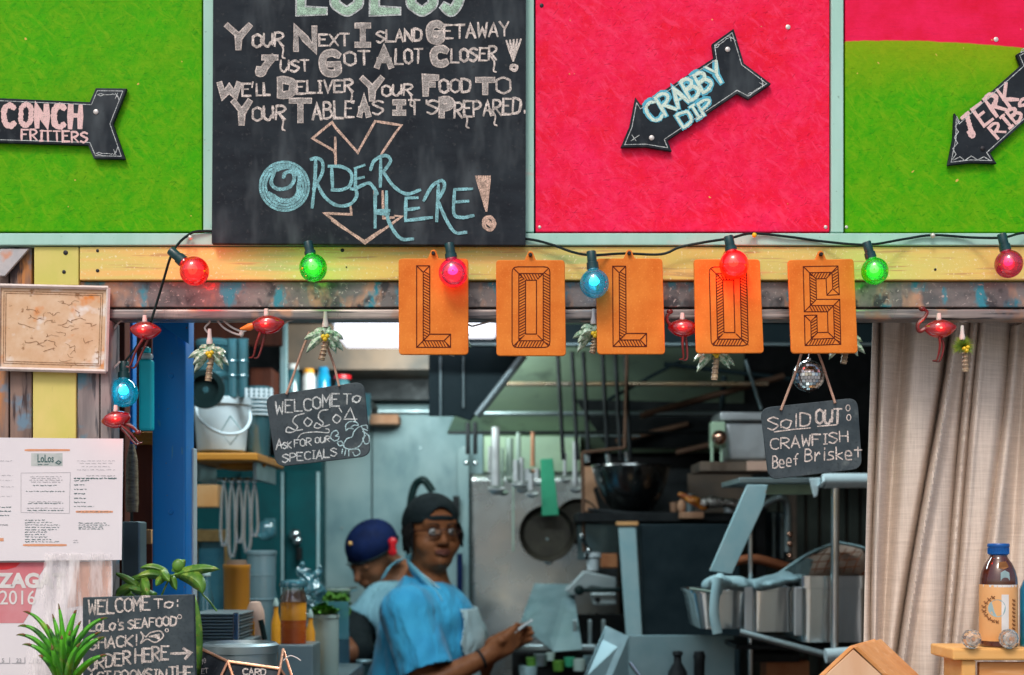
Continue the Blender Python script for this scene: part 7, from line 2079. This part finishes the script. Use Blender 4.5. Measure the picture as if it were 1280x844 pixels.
# ---- woman in the foreground of the kitchen
YWm = 2.25
woman = thing('person', 'cook in sky blue shirt, white apron, black backward cap and glasses holding a phone', 'person', (P(530, 0, YWm).x, YWm, .1))
def W_(px, py, dy=0.0): return P(px, py, YWm + dy) if False else Vector((P(px, py, YWm).x, YWm + dy, P(px, py, YWm).z))
kw_ = S(YWm)
hc = W_(541, 668, 0)                       # middle of the head
yaw = R(24)                                # face turned from the lens a little to the right of the picture
RH = rot3(0, 0, yaw)
def H(x, y, z): return hc + RH @ Vector((x, y, z))       # head space: -y is forward
pr = [('e', H(0, .014, .030), (.074, .094, .088), RH, .02), ('e', H(0, -.012, -.034), (.067, .072, .080), RH, .03), ('e', H(0, -.040, -.084), (.040, .034, .028), RH, .03),
      ('e', H(.040, -.050, -.034), (.030, .028, .028), RH, .02), ('e', H(-.040, -.050, -.034), (.030, .028, .028), RH, .02), ('e', H(0, -.064, .040), (.055, .022, .028), RH, .02),
      ('c', H(0, -.082, .008), .009, H(0, -.101, -.024), .0125, .01), ('e', H(.013, -.092, -.028), (.0095, .010, .008), RH, .005), ('e', H(-.013, -.092, -.028), (.0095, .010, .008), RH, .005),
      ('e', H(0, -.086, -.051), (.024, .010, .0062), RH, .005), ('e', H(0, -.084, -.0605), (.022, .010, .0075), RH, .005), ('e', H(0, -.073, -.086), (.018, .016, .014), RH, .015),
      ('-e', H(.031, -.092, .008), (.019, .012, .011), RH, .010), ('-e', H(-.031, -.092, .008), (.019, .012, .011), RH, .010),
      ('e', H(.077, .012, -.010), (.010, .019, .030), rot3(0, .15, yaw + .3), .008), ('e', H(-.077, .012, -.010), (.010, .019, .030), rot3(0, -.15, yaw - .3), .008)]
neck0 = W_(531, 732, .03)
pr += [limb(H(0, .02, -.05), .052, neck0, .058, .03)]
shR, shL = W_(516, 762, -.16), W_(545, 760, .19)
pelvis = Vector((W_(545, 0).x, YWm + .02, 1.0 + .0))
chest = W_(538, 790, .02)
pr += [('e', chest, (.13, .165, .16), rot3(0, 0, .1), .05), limb(neck0, .06, chest, .12, .05), limb(shR, .062, shL, .062, .05), ('e', W_(542, 860, .02), (.15, .165, .16), None, .06), ('e', (pelvis.x, pelvis.y, .96), (.15, .17, .13), None, .06)]
elR, wrR = W_(532, 852, -.24), W_(610, 815, -.17)
elL, wrL = W_(590, 858, .12), W_(617, 806, -.06)
pr += [limb(shR, .058, elR, .045, .03), limb(elR, .044, wrR, .027, .02), limb(shL, .056, elL, .044, .03), limb(elL, .042, wrL, .026, .02)]
fd = Vector((.55, -.1, .35)).normalized()
# near hand: fingers wrap up round the phone
pdR = (W_(650, 790, -.17) - wrR).normalized()
pr += hand_prims(wrR, pdR, Vector((.25, .75, .45)).normalized(), Vector((-.15, -.25, 1)).normalized(), .55)
pr += [('c', wrR + pdR * .02, .014, W_(627, 796, -.19), .012, .008), ('c', W_(627, 796, -.19), .0115, W_(638, 788, -.17), .009, .005)]
pdL = (W_(655, 790, -.09) - wrL).normalized()
pr += hand_prims(wrL, pdL, Vector((.35, -.65, .2)).normalized(), Vector((-.2, .1, 1)).normalized(), .45)
pr += [('c', wrL + pdL * .02, .014, W_(634, 792, -.10), .011, .008), ('c', W_(634, 792, -.10), .011, W_(646, 785, -.13), .0088, .005)]
for sg in (-1, 1):
    kn = Vector((pelvis.x + .03, pelvis.y + sg * .09, .55)); an = Vector((pelvis.x, pelvis.y + sg * .095, .17))
    pr += [limb(Vector((pelvis.x, pelvis.y + sg * .085, .95)), .095, kn, .062, .03), limb(kn, .06, an, .042, .02), limb(an + Vector((-.02, 0, -.03)), .036, an + Vector((.14, 0, -.042)), .026, .02)]
sdf_obj('body', pr, .0045, M['skin'], woman, sm=2)
# eyes, brows, lips
for sg in (-1, 1):
    mb = MB(); mb.ball(H(sg * .031, -.0745, .008), .0118, 16, 10); mb.build('eye', M['eye'], woman, smooth=True)
    mb = MB(); mb.ball(H(sg * .031 + .001, -.0800, .008), .0072, 12, 8); mb.build('iris', M['iris'], woman, smooth=True)
    mb = MB(); mb.tube(catmull([H(sg * .014, -.094, .027), H(sg * .030, -.095, .033), H(sg * .050, -.082, .028)], n=4), [.003, .0016], 7); mb.build('eyebrow', M['hair'], woman, smooth=True)
mb = MB(); mb.tube(catmull([H(-.024, -.086, -.055), H(-.010, -.0965, -.0515), H(0, -.0965, -.053), H(.010, -.0965, -.0515), H(.024, -.086, -.055)], n=4), [.002, .0046, .0046, .002] and .0042, 8); mb.build('upper_lip', M['lips'], woman, smooth=True)
mb = MB(); mb.tube(catmull([H(-.021, -.087, -.057), H(0, -.0965, -.0615), H(.021, -.087, -.057)], n=4), .0050, 8); mb.build('lower_lip', M['lips'], woman, smooth=True)
# glasses
gl_ = None
for sg in (-1, 1):
    loop = []
    for i in range(20):
        a_ = 2 * math.pi * i / 20
        c_, s_ = math.cos(a_), math.sin(a_)
        x = sg * .032 + .0205 * math.copysign(abs(c_) ** .75, c_); z = .007 + .0120 * math.copysign(abs(s_) ** .75, s_)
        loop.append(H(x, -.106 + abs(x) * .16, z))
    mb = MB(); mb.tube(loop, .0019, 7, closed=True); gr_ = mb.build('glasses_rim', M['frame_brown'], woman, smooth=True)
    mb = MB(); mb.add(loop, [tuple(range(20))]); mb.build('lens', M['lens'], gr_)
    mb = MB(); mb.tube([H(sg * .056, -.098, .012), H(sg * .078, -.05, .010), H(sg * .080, .0, .004)], .0021, 7); mb.build('temple', M['frame_brown'], gr_, smooth=True)
mb = MB(); mb.tube(catmull([H(-.010, -.104, .012), H(0, -.107, .015), H(.010, -.104, .012)], n=4), .0018, 7); mb.build('bridge', M['frame_brown'], woman, smooth=True)
# cap worn backwards: crown with an opening over the forehead
RC = RH @ rot3(R(-10), 0, 0)
pc_ = [('e', H(0, .018, .050), (.083, .102, .080), RC, .02), ('e', H(0, .05, .03), (.076, .075, .075), RC, .02)]
def cap_cut(cen):
    loc = (cen - np.array(hc)) @ np.array(RH)       # into head space
    low = loc[:, 2] > .036 - .25 * (loc[:, 1] + .02).clip(0, .2) * 1.0
    gap = (np.abs(loc[:, 0] + .0) < .034) & (loc[:, 1] < -.03) & (loc[:, 2] < .085 - (loc[:, 0] / .034) ** 2 * .022) & (loc[:, 2] > .0)
    return low & ~gap
wcap = sdf_obj('cap', pc_, .004, M['black_cloth'], woman, cut=cap_cut)
mb = MB(); mb.tube(catmull([H(-.060, -.060, .046), H(-.03, -.084, .050), H(0, -.090, .052), H(.03, -.084, .050), H(.060, -.060, .046)], n=5), .0075, 8, flat=.35, up=(0, 1, 0)); mb.build('cap_strap', M['black_cloth'], wcap, smooth=True)
mb = MB(); mb.ball(H(0, .115, .03), .05, 16, 8, (1.3, 1.1, .10), RH @ rot3(R(25), 0, 0)); mb.build('cap_peak', M['black_cloth'], wcap, smooth=True)
# hair locks at both sides and nape
rnd.seed(12)
mb = MB()
for i in range(70):
    sg = -1 if i % 2 else 1
    a0 = rnd.uniform(-.02, .085)
    st_ = H(sg * (.078 - max(0, a0 - .05) * .8), a0 - .012, rnd.uniform(.01, .04))
    L_ = rnd.uniform(.035, .07) * (1.0 if sg > 0 else 1.15)
    end = st_ + RH @ Vector((sg * rnd.uniform(-.004, .014), rnd.uniform(-.008, .014), -L_))
    mid = (st_ + end) / 2 + RH @ Vector((sg * rnd.uniform(.004, .012), 0, 0))
    mb.tube(catmull([st_, mid, end], n=3), [.0055, .0035], 6)
for i in range(40):
    th = rnd.uniform(-1.2, 1.2); st_ = H(math.sin(th) * .075, .02 + math.cos(th) * .075, rnd.uniform(0, .03)); end = st_ + RH @ Vector((rnd.uniform(-.01, .01), rnd.uniform(-.01, .01), -rnd.uniform(.05, .08)))
    mb.tube([st_, (st_ + end) / 2 + Vector((0, .006, 0)), end], [.006, .004], 6)
mb.build('hair', M['hair'], woman, smooth=True)
# shirt: inflated torso with folds and a wide short sleeve
sp_ = [('e', W_(531, 803, .02), (.150, .185, .165), rot3(0, .05, .1), .06), ('e', W_(522, 868, .03), (.165, .185, .16), None, .07), limb(W_(524, 741, .03), .070, W_(530, 780, .02), .13, .05), limb(W_(514, 762, -.145), .073, W_(547, 762, .185), .070, .05),
       limb(W_(513, 764, -.16), .074, W_(540, 838, -.215), .084, .035), limb(shL, .07, W_(560, 800, .17), .072, .04), ('e', W_(517, 748, .08), (.055, .09, .035), None, .03),
       limb(W_(552, 758, -.02), .05, W_(573, 800, -.02), .07, .04), ('e', W_(547, 768, .0), (.105, .155, .085), None, .04), ('e', W_(545, 745, -.05), (.05, .06, .03), None, .03)]
rnd.seed(6)
for i in range(0):   # creases
    a_ = W_(490 + i * 9, 775 + (i % 3) * 16, -.20); b_ = W_(500 + i * 11, 800 + (i % 4) * 12, -.21)
    sp_.append(('c', a_, .010, b_, .014, .03))
sdir = (W_(540, 838, -.215) - W_(513, 764, -.16)).normalized()
nk = np.array(neck0); hcn = np.array(hc)
elp = np.array(W_(538, 832, -.215)); sdn = np.array(sdir)
elp2 = np.array(W_(570, 822, .16)); sdn2 = np.array((elL - shL).normalized())
def shirt_cut(cen):
    arm = ((cen - elp) @ sdn > 0) & (cen[:, 1] < YWm - .135) & (cen[:, 0] > W_(500, 0).x)
    arm2 = ((cen - elp2) @ sdn2 > 0) & (cen[:, 1] > YWm + .10) & (cen[:, 0] > W_(560, 0).x)
    v = np.array([W_(575, 762, 0).x, 0, 0])
    neckhole = (np.linalg.norm((cen - np.array(W_(534, 726, .02))) * np.array([1, 1, 1.0]), axis=1) < .058)
    low = cen[:, 2] > 0.93
    return ~arm & ~arm2 & ~neckhole & low
def fold_warp(V):
    x, y, z = V[:, 0], V[:, 1], V[:, 2]
    d = .0052 * np.sin(x * 46 + z * 22 + 2.2 * np.sin(z * 14 + x * 9)) + .0016 * np.sin(x * 95 - z * 30 + 2 * np.sin(y * 25 + z * 20))
    V = V.copy(); V[:, 1] -= d; V[:, 0] += d * .4
    return V
shirt = sdf_obj('shirt', sp_, .0055, M['shirt'], woman, cut=shirt_cut, warp=fold_warp)
# collar: two flaps
def strip(name, pts, w, mat, parent, up_, th=.003, sm=True):
    pts = catmull(pts, n=5); vs = []; n = len(pts)
    for i, p in enumerate(pts):
        ww = w if not isinstance(w, (list, tuple)) else w[0] + (w[1] - w[0]) * i / (n - 1)
        u_ = Vector(up_); vs += [p + u_ * ww, p - u_ * ww]
    mb = MB(); mb.add(vs, [(2 * i, 2 * i + 1, 2 * i + 3, 2 * i + 2) for i in range(n - 1)])
    o = mb.build(name, mat, parent, smooth=sm); m_ = o.modifiers.new('thick', 'SOLIDIFY'); m_.thickness = th; m_.offset = 0
    return o
strip('collar', [W_(507, 701, .075), W_(512, 708, -.02), W_(528, 721, -.085), W_(545, 738, -.10), W_(556, 752, -.135)], [.028, .020], M['shirt_trim'], woman, (.25, .1, -.9))
strip('collar', [W_(507, 701, .09), W_(530, 706, .12), W_(552, 724, .10), W_(566, 742, .02)], [.024, .018], M['shirt_trim'], woman, (.25, -.1, -.9))
# apron: bib bulging in front, over the belly, with neck strap
ap = [('e', W_(547, 772, .0), (.122, .172, .100), None, .04), ('e', W_(531, 803, .02), (.169, .190, .182), rot3(0, .05, .1), .06), ('e', W_(530, 868, .03), (.182, .190, .175), None, .07), limb(W_(552, 758, -.02), .060, W_(573, 800, -.02), .082, .04), limb(W_(554, 760, .08), .056, W_(577, 800, .08), .078, .04)]
apx = np.array(W_(572, 752, 0)); apn = np.array(Vector((1, 0, .30)).normalized())
def ap_cut(cen):
    return ((cen - np.array(W_(574, 790, 0))) @ apn > 0) & (cen[:, 1] > YWm - .13) & (cen[:, 1] < YWm + .16) & (cen[:, 2] < W_(0, 760).z) & ~((cen[:, 2] > W_(0, 775).z) & (cen[:, 0] < W_(574, 0).x)) & (cen[:, 2] > .8)
sdf_obj('apron', ap, .0055, M['apron'], woman, cut=ap_cut)
strip('apron_strap', [W_(578, 762, -.09), W_(560, 742, -.09), W_(538, 724, -.085), W_(516, 709, -.03)], .008, M['apron'], woman, (.5, 0, -.8))
mb = MB(); c_ = wrR + (elR - wrR).normalized() * .022; d_ = (wrR - elR).normalized(); mb.tube([c_ - d_ * .004, c_ + d_ * .004], .0315, 20); mb.build('wristband', M['black_cloth'], woman, smooth=True)
# phone held between the hands
phn = thing('phone', 'white phone held in both hands of the cook', 'phone', W_(638, 800, -.13))
q_ = rot3(R(35), R(22), R(8))
mb = MB(); mb.box(W_(640, 789, -.13), (.075, .14, .009), rot3(R(28), R(-20), R(-60))); mb.build('phone_case', M['phone'], phn, bevel=.003)
mb = MB(); RR = rot3(R(28), R(-20), R(-60)); mb.box(W_(640, 789, -.13) + RR @ Vector((0, 0, .005)), (.066, .126, .0015), RR); mb.build('screen', M['black_metal'], phn)

# ---- second cook, bending forward
YM2 = 2.72
man = thing('person', 'cook in a navy cap bending his head over the counter behind the woman', 'person', (P(490, 0, YM2).x, YM2, .1))
def N_(px, py, dy=0.0): return Vector((P(px, py, YM2).x, YM2 + dy, P(px, py, YM2).z))
hm = N_(467, 697, -.02)
RM = rot3(R(24), R(0), 0)
RM = Matrix.Rotation(R(-38), 3, 'Z') @ Matrix.Rotation(R(30), 3, 'X')      # facing left-down
def HM(x, y, z): return hm + RM @ Vector((x, y, z))
pr = [('e', HM(0, .014, .030), (.076, .095, .088), RM, .02), ('e', HM(0, -.014, -.034), (.060, .070, .078), RM, .03), ('e', HM(0, -.040, -.085), (.033, .032, .026), RM, .03), ('c', HM(0, -.082, .006), .009, HM(0, -.106, -.026), .0135, .01),
      ('e', HM(.034, -.05, -.03), (.026, .024, .024), RM, .02), ('e', HM(-.034, -.05, -.03), (.026, .024, .024), RM, .02), ('e', HM(0, -.086, -.055), (.024, .010, .011), RM, .006),
      ('-e', HM(.031, -.092, .006), (.017, .012, .010), RM, .01), ('-e', HM(-.031, -.092, .006), (.017, .012, .010), RM, .01),
      ('e', HM(.079, .014, -.012), (.010, .020, .032), RM, .008), ('e', HM(-.079, .014, -.012), (.010, .020, .032), RM, .008)]
nk2 = N_(497, 726, .05)
pr += [limb(HM(0, .03, -.05), .055, nk2, .062, .03), ('e', N_(505, 785, .08), (.14, .17, .17), None, .06), limb(nk2, .07, N_(505, 785, .08), .13, .05)]
s1_, s2_ = N_(487, 752, -.13), N_(505, 750, .22)
e1_, w1_ = N_(450, 789, -.22), N_(455, 806, -.36)
e2_, w2_ = N_(470, 815, .18), N_(452, 818, -.05)
pr += [limb(s1_, .06, s2_, .06, .05), limb(s1_, .055, e1_, .045, .03), limb(e1_, .044, w1_, .030, .02), limb(s2_, .055, e2_, .045, .03), limb(e2_, .044, w2_, .030, .02), ('e', N_(512, 870, .08), (.15, .17, .16), None, .06), ('e', (N_(515, 0).x, YM2 + .08, .97), (.15, .17, .14), None, .06)]
pr += hand_prims(w1_, Vector((-.75, -.35, -.2)).normalized(), Vector((-.3, -.1, -1)).normalized(), Vector((.1, -.6, .6)).normalized(), .5, 1.05)
pr += [('c', w1_ + Vector((-.02, -.02, .01)), .014, w1_ + Vector((-.055, -.045, -.01)), .010, .008)]
pr += hand_prims(w2_, Vector((-.8, -.3, 0)).normalized(), Vector((-.4, -.1, -1)).normalized(), Vector((.1, -.6, .6)).normalized(), .5)
pr += [('c', w2_ + Vector((-.02, -.02, .01)), .014, w2_ + Vector((-.055, -.045, -.01)), .010, .008)]
for sg in (-1, 1):
    hx = N_(515, 0).x; kn = Vector((hx - .02, YM2 + .08 + sg * .09, .55)); an = Vector((hx, YM2 + .08 + sg * .095, .17))
    pr += [limb(Vector((hx, YM2 + .08 + sg * .085, .95)), .095, kn, .062, .03), limb(kn, .06, an, .042, .02), limb(an + Vector((.02, 0, -.03)), .036, an + Vector((-.14, 0, -.042)), .026, .02)]
sdf_obj('body', pr, .0055, M['skin2'], man, sm=2)
pc2 = [('e', HM(0, .016, .048), (.082, .100, .078), RM, .02)]
def cap2(cen):
    loc = (cen - np.array(hm)) @ np.array(RM)
    return loc[:, 2] > .022
mcap = sdf_obj('cap', pc2, .005, M['navy'], man, cut=cap2)
mb = MB(); mb.tube(catmull([HM(math.sin(a_ * .523) * .083, .016 - math.cos(a_ * .523) * .101, .026) for a_ in range(12)], closed=True, n=3), .007, 8, closed=True, flat=.6); mb.build('cap_band', M['black_cloth'], mcap, smooth=True)
mb = MB(); mb.ball(HM(0, -.074, .100), .007, 10, 8); mb.build('cap_emblem', M['stand_wood'], mcap, smooth=True)
mb = MB(); mb.ball(HM(0, .016, .128), .007, 10, 6); mb.build('cap_button', M['navy'], mcap, smooth=True)
mb = MB(); a_ = N_(494, 684, -.11)
mb.ball(a_ + Vector((0, 0, .018)), .016, 14, 10, (1, .6, 1)); mb.ball(a_ - Vector((0, 0, .018)), .015, 14, 10, (1, .6, 1)); mb.tube([a_ + Vector((0, 0, .016)), a_ - Vector((0, 0, .016))], .011, 10)
mb.build('red_ear_cover', M['red_plastic'], man, smooth=True)
for sg in (-1, 1):
    mb = MB(); mb.ball(HM(sg * .031, -.075, .006), .0115, 14, 8); mb.build('eyelid', M['skin2'], man, smooth=True)
    mb = MB(); mb.tube(catmull([HM(sg * .014, -.094, .022), HM(sg * .03, -.095, .027), HM(sg * .05, -.082, .022)], n=4), [.004, .002], 7); mb.build('eyebrow', M['hair'], man, smooth=True)
sp2 = [('e', N_(506, 792, .08), (.165, .19, .19), None, .06), limb(N_(496, 738, .05), .078, N_(505, 785, .08), .15, .05), limb(N_(484, 756, -.12), .075, s2_, .075, .05), limb(N_(484, 756, -.13), .073, N_(459, 780, -.20), .070, .035), limb(s2_, .07, N_(485, 790, .2), .07, .04), ('e', N_(512, 870, .08), (.17, .19, .18), None, .06)]
def sh2(cen):
    d_ = np.array((e1_ - s1_).normalized())
    arm = ((cen - np.array(N_(461, 779, -.2))) @ d_ > 0) & (cen[:, 1] < YM2 - .02) & (cen[:, 0] < N_(478, 0).x)
    hole = np.linalg.norm(cen - np.array(N_(488, 716, .02)), axis=1) < .08
    return ~arm & ~hole & (cen[:, 2] > .93)
sdf_obj('shirt', sp2, .006, M['shirt2'], man, cut=sh2, warp=fold_warp)
strip('collar', [N_(482, 722, -.10), N_(492, 706, -.10), N_(504, 700, -.02)], .014, M['shirt_trim'], man, (.7, 0, .6))
slv = [limb(N_(458, 778, -.205), .062, e1_, .060, .02), limb(e1_, .058, w1_ + Vector((.03, .02, 0)), .044, .02)]
sdf_obj('dark_sleeve', slv, .006, M['black_cloth'], man)
